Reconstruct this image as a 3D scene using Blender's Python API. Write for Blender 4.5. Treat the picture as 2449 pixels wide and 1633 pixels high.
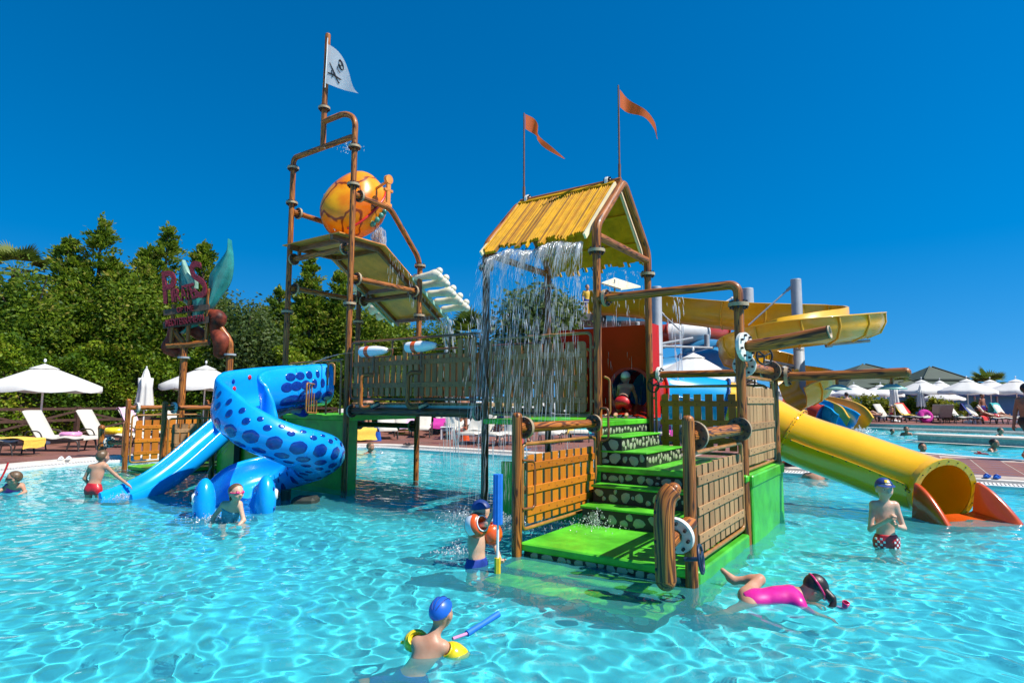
import bpy, math, random
import numpy as np
from mathutils import Vector, Matrix, Euler

sc = bpy.context.scene
for o in list(bpy.data.objects):
    bpy.data.objects.remove(o)
C = sc.collection
PI = math.pi
rnd = random.Random(7)

# ------------------------------------------------------------------ camera
CAM_H, PITCH, ROLL = 1.45, .0988, .0036
cam = bpy.data.cameras.new('camera')
cam.sensor_width = 36.0
cam.lens = 21.085
cam.clip_start = .05
cam.clip_end = 3000
cam_o = bpy.data.objects.new('camera', cam)
C.objects.link(cam_o)
cam_o.location = (0, 0, CAM_H)
cam_o.matrix_world = Matrix.Translation((0, 0, CAM_H)) @ Matrix.Rotation(PI / 2 + PITCH, 4, 'X') @ Matrix.Rotation(ROLL, 4, 'Z')
sc.camera = cam_o

# ------------------------------------------------------------------ sky and sun
SUN_EL = math.radians(54)
SUN_AZ = (.92, -.39)
world = bpy.data.worlds.new('World')
sc.world = world
world.use_nodes = True
wn = world.node_tree
bg = wn.nodes['Background']
sky = wn.nodes.new('ShaderNodeTexSky')
sky.sky_type = 'NISHITA'
sky.sun_disc = False
sky.sun_elevation = SUN_EL
sky.sun_rotation = math.atan2(SUN_AZ[0], SUN_AZ[1])
sky.air_density = 1.0
sky.dust_density = 0.0
sky.ozone_density = 4.0
hs = wn.nodes.new('ShaderNodeHueSaturation')
hs.inputs['Saturation'].default_value = 1.46
hs.inputs['Hue'].default_value = .498
# the clear deep-blue dome of the photograph: read the sky model a little above each direction
tcw = wn.nodes.new('ShaderNodeTexCoord')
sep = wn.nodes.new('ShaderNodeSeparateXYZ'); cmb = wn.nodes.new('ShaderNodeCombineXYZ')
ab = wn.nodes.new('ShaderNodeMath'); ab.operation = 'ABSOLUTE'
ma = wn.nodes.new('ShaderNodeMath'); ma.operation = 'MULTIPLY_ADD'; ma.inputs[1].default_value = .75; ma.inputs[2].default_value = .17
wn.links.new(tcw.outputs['Generated'], sep.inputs[0])
wn.links.new(sep.outputs[0], cmb.inputs[0]); wn.links.new(sep.outputs[1], cmb.inputs[1])
wn.links.new(sep.outputs[2], ab.inputs[0]); wn.links.new(ab.outputs[0], ma.inputs[0]); wn.links.new(ma.outputs[0], cmb.inputs[2])
wn.links.new(cmb.outputs[0], sky.inputs[0])
wn.links.new(sky.outputs[0], hs.inputs['Color'])
wn.links.new(hs.outputs[0], bg.inputs['Color'])
bg.inputs['Strength'].default_value = .087

sun = bpy.data.lights.new('sun', 'SUN')
sun.energy = 4.1
sun.angle = math.radians(.5)
sun.color = (1.0, .955, .88)
sun_o = bpy.data.objects.new('sun', sun)
C.objects.link(sun_o)
sun_dir = Vector((SUN_AZ[0] * math.cos(SUN_EL), SUN_AZ[1] * math.cos(SUN_EL), math.sin(SUN_EL))).normalized()
sun_o.rotation_euler = sun_dir.to_track_quat('Z', 'Y').to_euler()
sun_o.location = (20, -10, 30)
try:
    sun.cycles.is_caustics_light = True
except Exception:
    pass

sc.view_settings.view_transform = 'Standard'
sc.view_settings.look = 'None'
sc.view_settings.exposure = 0.76
sc.view_settings.gamma = 1.0
sc.cycles.use_denoising = True
sc.cycles.max_bounces = 10
sc.cycles.diffuse_bounces = 3
sc.cycles.glossy_bounces = 4
sc.cycles.transmission_bounces = 8
sc.cycles.transparent_max_bounces = 24
sc.cycles.sample_clamp_indirect = 6.0
sc.cycles.caustics_reflective = False
sc.cycles.caustics_refractive = True

# ------------------------------------------------------------------ frames
YAW, OX, OY = .6024, 1.0423, 7.2753
CY, SY = math.cos(YAW), math.sin(YAW)


def W(u, v, z=0.0):
    """play-structure frame (u along its front, v into its depth) to world"""
    return Vector((OX + u * CY + v * SY, OY - u * SY + v * CY, z))


# ------------------------------------------------------------------ mesh builder
class MB:
    def __init__(self):
        self.v = []; self.f = []; self.m = []; self.s = []; self.g = []; self.c = []; self.n = 0

    def add(self, verts, faces, mat=0, smooth=True, gc=None, col=None):
        verts = np.asarray(verts, dtype=float).reshape(-1, 3)
        k = len(verts)
        self.v.append(verts)
        n0 = self.n
        for f in faces:
            self.f.append([i + n0 for i in f])
        nf = len(faces)
        if isinstance(mat, (list, tuple, np.ndarray)):
            self.m.extend(list(mat))
        else:
            self.m.extend([mat] * nf)
        self.s.extend([smooth] * nf)
        self.g.append(np.zeros((k, 3)) if gc is None else np.asarray(gc, dtype=float))
        self.n += k
        return self

    def box(self, c, size, rot=None, mat=0, bevel=0.0):
        hx, hy, hz = size[0] / 2, size[1] / 2, size[2] / 2
        if bevel <= 0:
            V = np.array([(x, y, z) for z in (-hz, hz) for y in (-hy, hy) for x in (-hx, hx)])
            F = [(0, 2, 3, 1), (4, 5, 7, 6), (0, 1, 5, 4), (2, 6, 7, 3), (0, 4, 6, 2), (1, 3, 7, 5)]
        else:
            b = min(bevel, hx * .49, hy * .49, hz * .49)
            V = []; 
            idx = {}
            for sx in (-1, 1):
                for sy in (-1, 1):
                    for sz in (-1, 1):
                        for ax in range(3):
                            p = [sx * (hx - b), sy * (hy - b), sz * (hz - b)]
                            p[ax] = (sx * hx, sy * hy, sz * hz)[ax]
                            idx[(sx, sy, sz, ax)] = len(V); V.append(p)
            V = np.array(V)
            F = []
            def q(*k): F.append([idx[i] for i in k])
            for s in (-1, 1):
                r = [(-1, -1), (1, -1), (1, 1), (-1, 1)]
                if s < 0: r = r[::-1]
                q(*[(s, a, b_, 0) for a, b_ in r]); q(*[(a, s, b_, 1) for a, b_ in r[::-1]]); q(*[(a, b_, s, 2) for a, b_ in r])
            for a in (-1, 1):
                for b_ in (-1, 1):
                    q((a, b_, -1, 0), (a, b_, -1, 1), (a, b_, 1, 1), (a, b_, 1, 0)) if a * b_ < 0 else q((a, b_, -1, 1), (a, b_, -1, 0), (a, b_, 1, 0), (a, b_, 1, 1))
                    q((a, -1, b_, 0), (a, -1, b_, 2), (a, 1, b_, 2), (a, 1, b_, 0)) if a * b_ > 0 else q((a, -1, b_, 2), (a, -1, b_, 0), (a, 1, b_, 0), (a, 1, b_, 2))
                    q((-1, a, b_, 1), (-1, a, b_, 2), (1, a, b_, 2), (1, a, b_, 1)) if a * b_ < 0 else q((-1, a, b_, 2), (-1, a, b_, 1), (1, a, b_, 1), (1, a, b_, 2))
                    for c_ in (-1, 1):
                        t = [(a, b_, c_, 0), (a, b_, c_, 1), (a, b_, c_, 2)]
                        if a * b_ * c_ < 0: t = t[::-1]
                        q(*t)
        if rot is not None:
            R = np.array(rot)[:3, :3]
            V = V @ R.T
        V = V + np.array(c, dtype=float)
        gc = np.stack([V[:, 0], V[:, 1], V[:, 2]], -1)
        return self.add(V, F, mat, False, gc)

    def bar(self, a, b, w, h, up=(0, 0, 1), mat=0, bevel=0.0):
        """box from a to b, width w (sideways) and height h (along up)"""
        a = Vector(a); b = Vector(b)
        d = (b - a); L = d.length; d = d.normalized(); up = Vector(up)
        sd = d.cross(up)
        if sd.length < 1e-6:
            sd = d.cross(Vector((1, 0, 0)))
        sd.normalize(); up2 = sd.cross(d)
        R = Matrix((d, sd, up2)).transposed()
        return self.box((a + b) / 2, (L, w, h), R, mat, bevel)

    def tube(self, pts, r, n=12, caps=True, mat=0, closed=False, a0=0.0, a1=None, flat=False):
        P = np.array([tuple(p) for p in pts], dtype=float)
        m = len(P)
        rr = np.full(m, r, dtype=float) if np.isscalar(r) else np.array(r, dtype=float)
        if closed:
            T = np.roll(P, -1, 0) - np.roll(P, 1, 0)
        else:
            T = np.gradient(P, axis=0) if m > 2 else np.repeat((P[1:] - P[:1]), 2, 0)
        T /= np.maximum(np.linalg.norm(T, axis=1, keepdims=True), 1e-9)
        ref = np.array([0, 0, 1.0]) if abs(T[0][2]) < .9 else np.array([1.0, 0, 0])
        N = np.cross(T[0], ref); N /= np.linalg.norm(N)
        Ns = [N]
        for i in range(1, m):
            N = N - T[i] * (N @ T[i]); N /= max(np.linalg.norm(N), 1e-9); Ns.append(N)
        Ns = np.array(Ns); B = np.cross(T, Ns)
        th = np.arange(n) / n * 2 * PI
        ct, st = np.cos(th), np.sin(th)
        V = P[:, None, :] + rr[:, None, None] * (ct[None, :, None] * Ns[:, None, :] + st[None, :, None] * B[:, None, :])
        L = np.concatenate([[0], np.cumsum(np.linalg.norm(np.diff(P, axis=0), axis=1))])
        seed = float(P[0].sum()) * 3.7 % 50
        gc = np.stack([np.broadcast_to(ct, (m, n)), np.broadcast_to(st, (m, n)), np.broadcast_to((L + seed)[:, None], (m, n))], -1)
        F = []
        mm = m if closed else m - 1
        for i in range(mm):
            i2 = (i + 1) % m
            for j in range(n):
                j2 = (j + 1) % n
                F.append((i * n + j, i * n + j2, i2 * n + j2, i2 * n + j))
        V = V.reshape(-1, 3); gc = gc.reshape(-1, 3)
        self.add(V, F, mat, not flat, gc)
        if caps and not closed:
            self.add(V[:n], [tuple(range(n))[::-1]], mat, False, gc[:n])
            self.add(V[-n:], [tuple(range(n))], mat, False, gc[-n:])
        return self

    def lathe(self, prof, o=(0, 0, 0), d=(0, 0, 1), n=20, mat=0, smooth=True, cap=False):
        """prof: list of (radius, height)"""
        d = Vector(d).normalized(); q = d.to_track_quat('Z', 'Y').to_matrix()
        R = np.array(q)
        th = np.arange(n) / n * 2 * PI
        V = []
        for (r, h) in prof:
            V.append(np.stack([r * np.cos(th), r * np.sin(th), np.full(n, h)], -1))
        V = np.concatenate(V)
        F = []
        for i in range(len(prof) - 1):
            for j in range(n):
                j2 = (j + 1) % n
                F.append((i * n + j, i * n + j2, (i + 1) * n + j2, (i + 1) * n + j))
        gc = np.stack([np.tile(np.cos(th), len(prof)), np.tile(np.sin(th), len(prof)), V[:, 2]], -1)
        V = V @ R.T + np.array(o, dtype=float)
        self.add(V, F, mat, smooth, gc)
        if cap:
            self.add(V[:n], [tuple(range(n))[::-1]], mat, False)
            self.add(V[-n:], [tuple(range(n))], mat, False)
        return self

    def ball(self, c, r, n=12, m=8, rot=None, mat=0):
        r = (r, r, r) if np.isscalar(r) else r
        V = [(0, 0, -1)]
        for i in range(1, m):
            p = -PI / 2 + PI * i / m
            for j in range(n):
                t = 2 * PI * j / n
                V.append((math.cos(p) * math.cos(t), math.cos(p) * math.sin(t), math.sin(p)))
        V.append((0, 0, 1))
        V = np.array(V); gc = V.copy()
        V = V * np.array(r)
        if rot is not None:
            V = V @ np.array(rot)[:3, :3].T
        V = V + np.array(c, dtype=float)
        F = []
        for j in range(n):
            j2 = (j + 1) % n
            F.append((0, 1 + j2, 1 + j))
            F.append((len(V) - 1, 1 + (m - 2) * n + j, 1 + (m - 2) * n + j2))
        for i in range(m - 2):
            for j in range(n):
                j2 = (j + 1) % n
                F.append((1 + i * n + j, 1 + i * n + j2, 1 + (i + 1) * n + j2, 1 + (i + 1) * n + j))
        return self.add(V, F, mat, True, gc)

    def sheet(self, G, mat=0, smooth=True, closed_u=False, closed_v=False, gc=None):
        """G: (a,b,3) grid"""
        G = np.asarray(G, dtype=float)
        a, b = G.shape[:2]
        F = []
        for i in range(a if closed_u else a - 1):
            i2 = (i + 1) % a
            for j in range(b if closed_v else b - 1):
                j2 = (j + 1) % b
                F.append((i * b + j, i * b + j2, i2 * b + j2, i2 * b + j))
        return self.add(G.reshape(-1, 3), F, mat, smooth, None if gc is None else np.asarray(gc).reshape(-1, 3))

    def prism(self, poly, z0, z1, mat=0):
        """vertical prism over xy polygon (ccw)"""
        n = len(poly)
        V = [(p[0], p[1], z0) for p in poly] + [(p[0], p[1], z1) for p in poly]
        F = [tuple(range(n))[::-1], tuple(range(n, 2 * n))] + [(i, (i + 1) % n, n + (i + 1) % n, n + i) for i in range(n)]
        return self.add(V, F, mat, False)

    def extrude(self, poly, o, ex, ey, ez, t, mat=0):
        """2D polygon in plane (ex,ey) at o, thickness t along ez (centred)"""
        o = np.array(o, float); ex = np.array(ex, float); ey = np.array(ey, float); ez = np.array(ez, float)
        n = len(poly)
        A = [o + ex * p[0] + ey * p[1] - ez * t / 2 for p in poly]
        B = [o + ex * p[0] + ey * p[1] + ez * t / 2 for p in poly]
        F = [tuple(range(n))[::-1], tuple(range(n, 2 * n))] + [(i, (i + 1) % n, n + (i + 1) % n, n + i) for i in range(n)]
        return self.add(A + B, F, mat, False)

    def mesh(self, name, mats, off=(0, 0, 0), colors=None):
        V = np.concatenate(self.v) - np.array(off, dtype=float)
        me = bpy.data.meshes.new(name)
        me.from_pydata(V.tolist(), [], self.f)
        for mm in (mats if isinstance(mats, (list, tuple)) else [mats]):
            me.materials.append(M[mm] if isinstance(mm, str) else mm)
        me.polygons.foreach_set('material_index', np.array(self.m, dtype=np.int32))
        me.polygons.foreach_set('use_smooth', np.array(self.s, dtype=bool))
        at = me.attributes.new('gc', 'FLOAT_VECTOR', 'POINT')
        at.data.foreach_set('vector', np.concatenate(self.g).astype(np.float32).ravel())
        me.update()
        return me

    def build(self, name, mats, parent=None, off=None, wet=False):
        if off is None:
            off = parent.get('_off', (0, 0, 0)) if parent is not None else (0, 0, 0)
        o = bpy.data.objects.new(name, self.mesh(name, mats, off))
        C.objects.link(o)
        if parent is not None:
            o.parent = parent
        if wet:
            wetten(o)
        return o


def wetten(o):
    o.cycles.is_caustics_receiver = True
    return o


def tag(o, label=None, cat=None, group=None, kind=None):
    if label: o['label'] = label
    if cat: o['category'] = cat
    if group: o['group'] = group
    if kind: o['kind'] = kind
    return o


def thing(name, label, cat, loc=(0, 0, 0), rotz=0.0, group=None):
    o = bpy.data.objects.new(name, None)
    o.empty_display_size = .2
    C.objects.link(o)
    o.location = loc
    o.rotation_euler = (0, 0, rotz)
    return tag(o, label, cat, group)


def sthing(name, label, cat, u0, v0, group=None, z0=0.0):
    """thing in the play-structure frame; parts are built in (u,v,z)"""
    o = thing(name, label, cat, W(u0, v0, z0), -YAW, group)
    o['_off'] = (u0, v0, z0)
    return o


OBJ_LINKED = []


def link_copy(o, parent):
    c = o.copy()
    C.objects.link(c)
    c.parent = parent
    return c


def dup(root, loc, rotz, label=None, group=None, scale=None):
    r = root.copy()
    C.objects.link(r)
    r.location = loc
    r.rotation_euler = (0, 0, rotz)
    if scale: r.scale = (scale,) * 3 if np.isscalar(scale) else scale
    if label: r['label'] = label
    if group: r['group'] = group
    for ch in list(root.children):
        c = link_copy(ch, r)
        for g in list(ch.children):
            link_copy(g, c)
    return r


def fillet(pts, rad, n=6):
    """round the inner corners of a polyline"""
    P = [Vector(p) for p in pts]
    out = [P[0]]
    for i in range(1, len(P) - 1):
        a, b, c = P[i - 1], P[i], P[i + 1]
        d1 = (a - b); d2 = (c - b)
        l = min(rad, d1.length * .48, d2.length * .48)
        p1 = b + d1.normalized() * l; p2 = b + d2.normalized() * l
        for k in range(n + 1):
            t = k / n
            out.append(p1 * (1 - t) ** 2 + b * 2 * t * (1 - t) + p2 * t * t)
    out.append(P[-1])
    return out


def catmull(pts, k=8):
    P = np.array(pts, float)
    P = np.vstack([2 * P[0] - P[1], P, 2 * P[-1] - P[-2]])
    out = []
    for i in range(1, len(P) - 2):
        for t in np.arange(k) / k:
            a, b, c, d = P[i - 1], P[i], P[i + 1], P[i + 2]
            out.append(.5 * ((2 * b) + (c - a) * t + (2 * a - 5 * b + 4 * c - d) * t * t + (3 * b - a - 3 * c + d) * t ** 3))
    out.append(P[-2])
    return np.array(out)
# ------------------------------------------------------------------ materials
M = {}


def nodes(name):
    m = bpy.data.materials.new(name)
    m.use_nodes = True
    nt = m.node_tree
    b = nt.nodes['Principled BSDF']
    M[name] = m
    return m, nt, b


def N(nt, t, **k):
    n = nt.nodes.new('ShaderNode' + t)
    for a, v in k.items():
        setattr(n, a, v)
    return n


def lk(nt, a, b):
    nt.links.new(a, b)


def val(nt, op, a, b=None, c=None):
    n = N(nt, 'Math', operation=op)
    for i, x in enumerate((a, b, c)):
        if x is None: continue
        if hasattr(x, 'is_linked') or hasattr(x, 'links'):
            lk(nt, x, n.inputs[i])
        else:
            n.inputs[i].default_value = x
    return n.outputs[0]


def mixc(nt, f, a, b, mode='MIX'):
    n = N(nt, 'Mix', data_type='RGBA', blend_type=mode)
    for s, x in ((n.inputs[0], f), (n.inputs[6], a), (n.inputs[7], b)):
        if hasattr(x, 'links'):
            lk(nt, x, s)
        elif isinstance(x, (tuple, list)):
            s.default_value = (*x[:3], 1)
        else:
            s.default_value = x
    return n.outputs[2]


def ramp(nt, f, stops, interp='LINEAR'):
    n = N(nt, 'ValToRGB')
    n.color_ramp.interpolation = interp
    e = n.color_ramp.elements
    while len(e) < len(stops): e.new(.5)
    for i, (p, c) in enumerate(stops):
        e[i].position = p
        e[i].color = (*c, 1) if len(c) == 3 else c
    lk(nt, f, n.inputs[0])
    return n.outputs[0]


def coords(nt, kind='Object', scale=None, seed=True):
    tc = N(nt, 'TexCoord')
    out = tc.outputs[kind]
    if seed:
        oi = N(nt, 'ObjectInfo')
        cmb = N(nt, 'VectorMath', operation='ADD')
        sc_ = val(nt, 'MULTIPLY', oi.outputs['Random'], 37.0)
        lk(nt, out, cmb.inputs[0]); lk(nt, sc_, cmb.inputs[1])
        out = cmb.outputs[0]
    if scale is not None:
        mp = N(nt, 'Mapping')
        mp.inputs['Scale'].default_value = scale
        lk(nt, out, mp.inputs['Vector'])
        out = mp.outputs[0]
    return out


def noise(nt, vec, scale, detail=4, rough=.55, dist=0.0):
    n = N(nt, 'TexNoise')
    n.inputs['Scale'].default_value = scale
    n.inputs['Detail'].default_value = detail
    n.inputs['Roughness'].default_value = rough
    n.inputs['Distortion'].default_value = dist
    if vec is not None: lk(nt, vec, n.inputs['Vector'])
    return n.outputs[0]


def bump(nt, b, h, strength=.3, dist=.01):
    n = N(nt, 'Bump')
    n.inputs['Strength'].default_value = strength
    n.inputs['Distance'].default_value = dist
    lk(nt, h, n.inputs['Height'])
    lk(nt, n.outputs[0], b.inputs['Normal'])


def plain(name, col, rough=.5, var=.18, scale=6.0, coat=0.0, spec=.5, bmp=0.0, bscale=60.0, metal=0.0, dirt=0.0, trans=0.0, seed=True):
    """painted / moulded surface with uneven tone, fine relief and a little dirt"""
    m, nt, b = nodes(name)
    v = coords(nt, seed=seed)
    n1 = noise(nt, v, scale, 5, .6)
    lo = tuple(c * (1 - var) for c in col); hi = tuple(min(1, c * (1 + var * .8)) for c in col)
    c = ramp(nt, n1, [(.3, lo), (.7, hi)])
    if dirt > 0:
        n2 = noise(nt, v, scale * 2.3, 6, .7)
        f = val(nt, 'MULTIPLY', ramp(nt, n2, [(.52, (0, 0, 0)), (.72, (1, 1, 1))]), dirt)
        c = mixc(nt, f, c, tuple(x * .35 + .01 for x in col))
    lk(nt, c, b.inputs['Base Color'])
    r = val(nt, 'MULTIPLY_ADD', n1, .25, rough - .12)
    lk(nt, r, b.inputs['Roughness'])
    b.inputs['Coat Weight'].default_value = coat
    b.inputs['Coat Roughness'].default_value = .08
    b.inputs['Specular IOR Level'].default_value = spec
    b.inputs['Metallic'].default_value = metal
    if bmp > 0:
        bump(nt, b, noise(nt, v, bscale, 4, .6), bmp, .006)
    if trans > 0:
        out = nt.nodes['Material Output']
        tr = N(nt, 'BsdfTranslucent'); lk(nt, c, tr.inputs[0])
        mx = N(nt, 'MixShader'); mx.inputs[0].default_value = trans
        lk(nt, b.outputs[0], mx.inputs[1]); lk(nt, tr.outputs[0], mx.inputs[2]); lk(nt, mx.outputs[0], out.inputs[0])
    return m


def grainpipe(name, light, dark, mid, rough=.3):
    """fibreglass pipe painted to look like timber: contour grain along its length, burnt knots"""
    m, nt, b = nodes(name)
    at = N(nt, 'Attribute', attribute_name='gc')
    oi = N(nt, 'ObjectInfo')
    mp = N(nt, 'Mapping'); mp.inputs['Scale'].default_value = (.75, .75, .8)
    ad = N(nt, 'VectorMath', operation='ADD')
    lk(nt, at.outputs['Vector'], ad.inputs[0]); lk(nt, val(nt, 'MULTIPLY', oi.outputs['Random'], 61.0), ad.inputs[1])
    lk(nt, ad.outputs[0], mp.inputs['Vector'])
    n1 = noise(nt, mp.outputs[0], 1.15, 1.5, .4, .3)
    w = val(nt, 'SINE', val(nt, 'MULTIPLY', n1, 64.0))
    line = ramp(nt, val(nt, 'MULTIPLY_ADD', w, .5, .5), [(0.0, (1, 1, 1)), (.22, (.8, .8, .8)), (.50, (0, 0, 0))])
    n2 = noise(nt, mp.outputs[0], 2.4, 4, .6)
    base = ramp(nt, n2, [(.3, mid), (.62, light)])
    # burnt knots
    mp2 = N(nt, 'Mapping'); mp2.inputs['Scale'].default_value = (1.0, 1.0, 5.5)
    lk(nt, ad.outputs[0], mp2.inputs['Vector'])
    vo = N(nt, 'TexVoronoi'); vo.inputs['Scale'].default_value = .8; vo.inputs['Randomness'].default_value = .8
    lk(nt, mp2.outputs[0], vo.inputs['Vector'])
    kn = ramp(nt, vo.outputs['Distance'], [(.12, (1, 1, 1)), (.24, (0, 0, 0))])
    c = mixc(nt, val(nt, 'MULTIPLY', line, .88), base, dark)
    c = mixc(nt, val(nt, 'MULTIPLY', kn, .85), c, tuple(x * .5 for x in dark))
    n3 = noise(nt, ad.outputs[0], 9, 5, .7)
    c = mixc(nt, val(nt, 'MULTIPLY', ramp(nt, n3, [(.60, (0, 0, 0)), (.78, (1, 1, 1))]), .25), c, (.34, .25, .16))
    lk(nt, c, b.inputs['Base Color'])
    lk(nt, val(nt, 'MULTIPLY_ADD', n3, .3, rough - .12), b.inputs['Roughness'])
    b.inputs['Coat Weight'].default_value = .12
    b.inputs['Specular IOR Level'].default_value = .35
    b.inputs['Coat Roughness'].default_value = .15
    bump(nt, b, line, -.25, .004)
    return m


def plankwood(name, c0, c1, c2, rough=.75, axis=2, coat=0.0):
    """wood board with long fine grain along its z"""
    m, nt, b = nodes(name)
    s = [28, 28, 28]; s[axis] = 1.6
    v = coords(nt, 'Object', tuple(s))
    n1 = noise(nt, v, 1.0, 5, .65, .4)
    c = ramp(nt, n1, [(.28, c0), (.5, c1), (.74, c2)])
    v2 = coords(nt, 'Object')
    n2 = noise(nt, v2, 2.2, 4, .6)
    c = mixc(nt, val(nt, 'MULTIPLY', ramp(nt, n2, [(.45, (0, 0, 0)), (.7, (1, 1, 1))]), .35), c, tuple(x * .55 for x in c1))
    oi = N(nt, 'ObjectInfo')
    c = mixc(nt, .45, c, ramp(nt, oi.outputs['Random'], [(0, tuple(x * .7 for x in c1)), (1, tuple(min(1, x * 1.25) for x in c2))]))
    lk(nt, c, b.inputs['Base Color'])
    b.inputs['Roughness'].default_value = rough
    b.inputs['Coat Weight'].default_value = coat
    bump(nt, b, n1, .35, .003)
    return m


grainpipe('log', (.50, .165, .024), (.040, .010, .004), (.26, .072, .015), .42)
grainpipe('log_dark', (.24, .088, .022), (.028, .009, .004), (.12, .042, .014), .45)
plankwood('picket_out', (.15, .072, .026), (.33, .172, .065), (.45, .27, .12))
plankwood('picket_shade', (.20, .072, .020), (.40, .150, .042), (.50, .21, .070), .65)  # picket_out recoloured redder for the shaded panels, countering cool light in the colour
plankwood('picket_in', (.34, .085, .004), (.50, .145, .006), (.58, .19, .008), .55, coat=.1)
plain('frame_tube', (.36, .16, .035), .35, .3, 9, coat=.25, dirt=.4)
plain('rail_brown', (.20, .075, .025), .4, .3, 9, coat=.2, dirt=.4)
plain('flange', (.16, .075, .035), .45, .35, 14, dirt=.5)
plain('flange_rim', (.40, .30, .18), .5, .3, 14, dirt=.4)
plain('flange_white', (.72, .70, .62), .4, .12, 8, dirt=.3)
plain('bolt', (.02, .019, .02), .4, .3, 30)
plain('wheel_navy', (.012, .03, .07), .4, .3, 10)
plain('black_plastic', (.012, .012, .014), .4, .3, 10)
plain('green', (.095, .52, .022), .42, .45, 2.6, coat=.15, dirt=.45, bmp=.25, bscale=90)
plain('green_panel', (.07, .46, .025), .4, .40, 2.2, coat=.15, dirt=.4, bmp=.1)
plain('mortar', (.012, .016, .012), .6, .5, 12)
plain('pebble', (.34, .37, .26), .5, .5, 26, coat=.1, dirt=.3)
plain('thatch', (.66, .34, .005), .6, .25, 9, dirt=.12, trans=.18, spec=.2)
plain('thatch_b', (.50, .22, .004), .6, .25, 9, dirt=.12, trans=.18, spec=.2)
plain('thatch_c', (.24, .10, .004), .6, .25, 9, dirt=.12, trans=.15, spec=.2)
plain('cream_edge', (.78, .68, .42), .5, .1, 6)
plain('orange_flag', (.85, .14, .015), .6, .12, 5, trans=.5)
plain('white_cloth', (.86, .85, .83), .8, .06, 3, trans=.5, bmp=.08, bscale=25)
plain('ink', (.01, .01, .012), .7, .2, 5)
plain('white', (.80, .80, .78), .4, .06, 5)
plain('white_matte', (.74, .73, .70), .7, .08, 5)
plain('chute', (.74, .26, .04), .5, .3, 3.5, dirt=.35)
plain('bone', (.72, .66, .50), .45, .2, 5, coat=.3, dirt=.25)
plain('aqua_edge', (.30, .52, .42), .4, .2, 5)
plain('slide_blue', (.004, .34, .86), .26, .14, 2.5, coat=.4, dirt=.12)
plain('slide_deep', (.004, .040, .27), .2, .3, 30, coat=.6)
plain('spot_green', (.05, .38, .02), .3, .15, 9)
plain('spot_brown', (.28, .14, .07), .3, .15, 9)
plain('spot_yellow', (.72, .50, .02), .3, .15, 9)
plain('spot_red', (.55, .02, .02), .3, .15, 9)
plain('slide_yellow', (.92, .48, .002), .2, .08, 2.0, coat=.7)
plain('slide_red', (.50, .022, .006), .2, .15, 2.0, coat=.7)
plain('hood_red', (.56, .014, .006), .45, .15, 2.0, spec=.15)
plain('slide_orange', (.62, .085, .01), .2, .15, 2.0, coat=.7)
plain('tube_cyan', (.012, .34, .66), .25, .1, 2.0, coat=.5)
plain('tube_navy', (.008, .06, .22), .3, .2, 4)
plain('flume_yellow', (.75, .40, .008), .35, .12, 1.2, coat=.3, dirt=.2)
plain('flume_blue', (.035, .21, .40), .35, .15, 1.2, coat=.3, dirt=.2)
plain('flume_red', (.42, .035, .012), .35, .15, 1.2, coat=.3)
plain('flume_white', (.74, .73, .70), .35, .08, 1.2, coat=.3, dirt=.2)
plain('steel', (.33, .35, .37), .5, .15, 2.0, dirt=.25)
plain('steel_dark', (.14, .15, .16), .5, .2, 3.0)
plain('rusty', (.17, .030, .014), .55, 1.0, 4, spec=.25, dirt=.6, bmp=.8, bscale=9)
plain('wing_teal', (.03, .24, .21), .35, .35, 5, coat=.3, dirt=.2)
plain('wing_pale', (.26, .45, .34), .4, .3, 5, coat=.3)
plain('letter_red', (.17, .012, .022), .45, .9, 26, dirt=.4)
plain('sign_board', (.07, .045, .03), .6, .4, 12)
plain('umbrella', (.80, .79, .74), .85, .05, 2, trans=.25, bmp=.06, bscale=12)
plain('lounger_fabric', (.60, .56, .47), .85, .1, 8, bmp=.1, bscale=80)
plain('lounger_taupe', (.33, .30, .25), .85, .1, 8, bmp=.1, bscale=80)
plain('towel_yellow', (.78, .50, .07), .95, .12, 20, bmp=.3, bscale=120)
plain('towel_pink', (.72, .44, .60), .95, .12, 20, bmp=.3, bscale=120)
plain('towel_magenta', (.50, .03, .28), .95, .15, 20, bmp=.3, bscale=120)
plain('towel_teal', (.03, .33, .33), .95, .15, 20, bmp=.3, bscale=120)
plain('towel_red', (.55, .03, .03), .95, .15, 20, bmp=.3, bscale=120)
plain('towel_white', (.75, .74, .72), .95, .1, 20, bmp=.3, bscale=120)
plain('metal_brown', (.05, .04, .035), .45, .3, 9)
plain('fence_wood', (.075, .035, .022), .7, .35, 8, bmp=.2)
plain('float_yellow', (.82, .60, .01), .3, .08, 6, coat=.4)
plain('float_orange', (.80, .10, .01), .3, .1, 6, coat=.4)
plain('float_pink', (.75, .30, .52), .3, .1, 6, coat=.4)
plain('foam_blue', (.012, .16, .60), .6, .12, 20)
plain('goggle_pink', (.75, .03, .16), .3, .1, 6, coat=.4)
plain('swim_red', (.58, .012, .02), .5, .2, 12, coat=.3)
plain('swim_blue', (.012, .04, .28), .6, .3, 16)
plain('swim_pink', (.68, .012, .27), .4, .2, 14, coat=.4)
plain('swim_teal', (.05, .26, .38), .6, .45, 40)
plain('swim_black', (.012, .011, .013), .6, .3, 12)
plain('cap_blue', (.012, .11, .52), .4, .12, 10, coat=.2)
plain('cap_navy', (.015, .045, .20), .5, .2, 16)
plain('rubber_blue', (.012, .10, .45), .4, .15, 10)
plain('trunk_bark', (.10, .065, .042), .9, .4, 7, bmp=.5, bscale=20)
plain('roof_green', (.045, .065, .045), .7, .25, 1.5)
plain('wall_white', (.62, .66, .68), .8, .06, .6)
plain('wall_blue', (.02, .10, .26), .5, .2, .8)
plain('awning_blue', (.012, .035, .13), .6, .2, 1)
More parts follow.
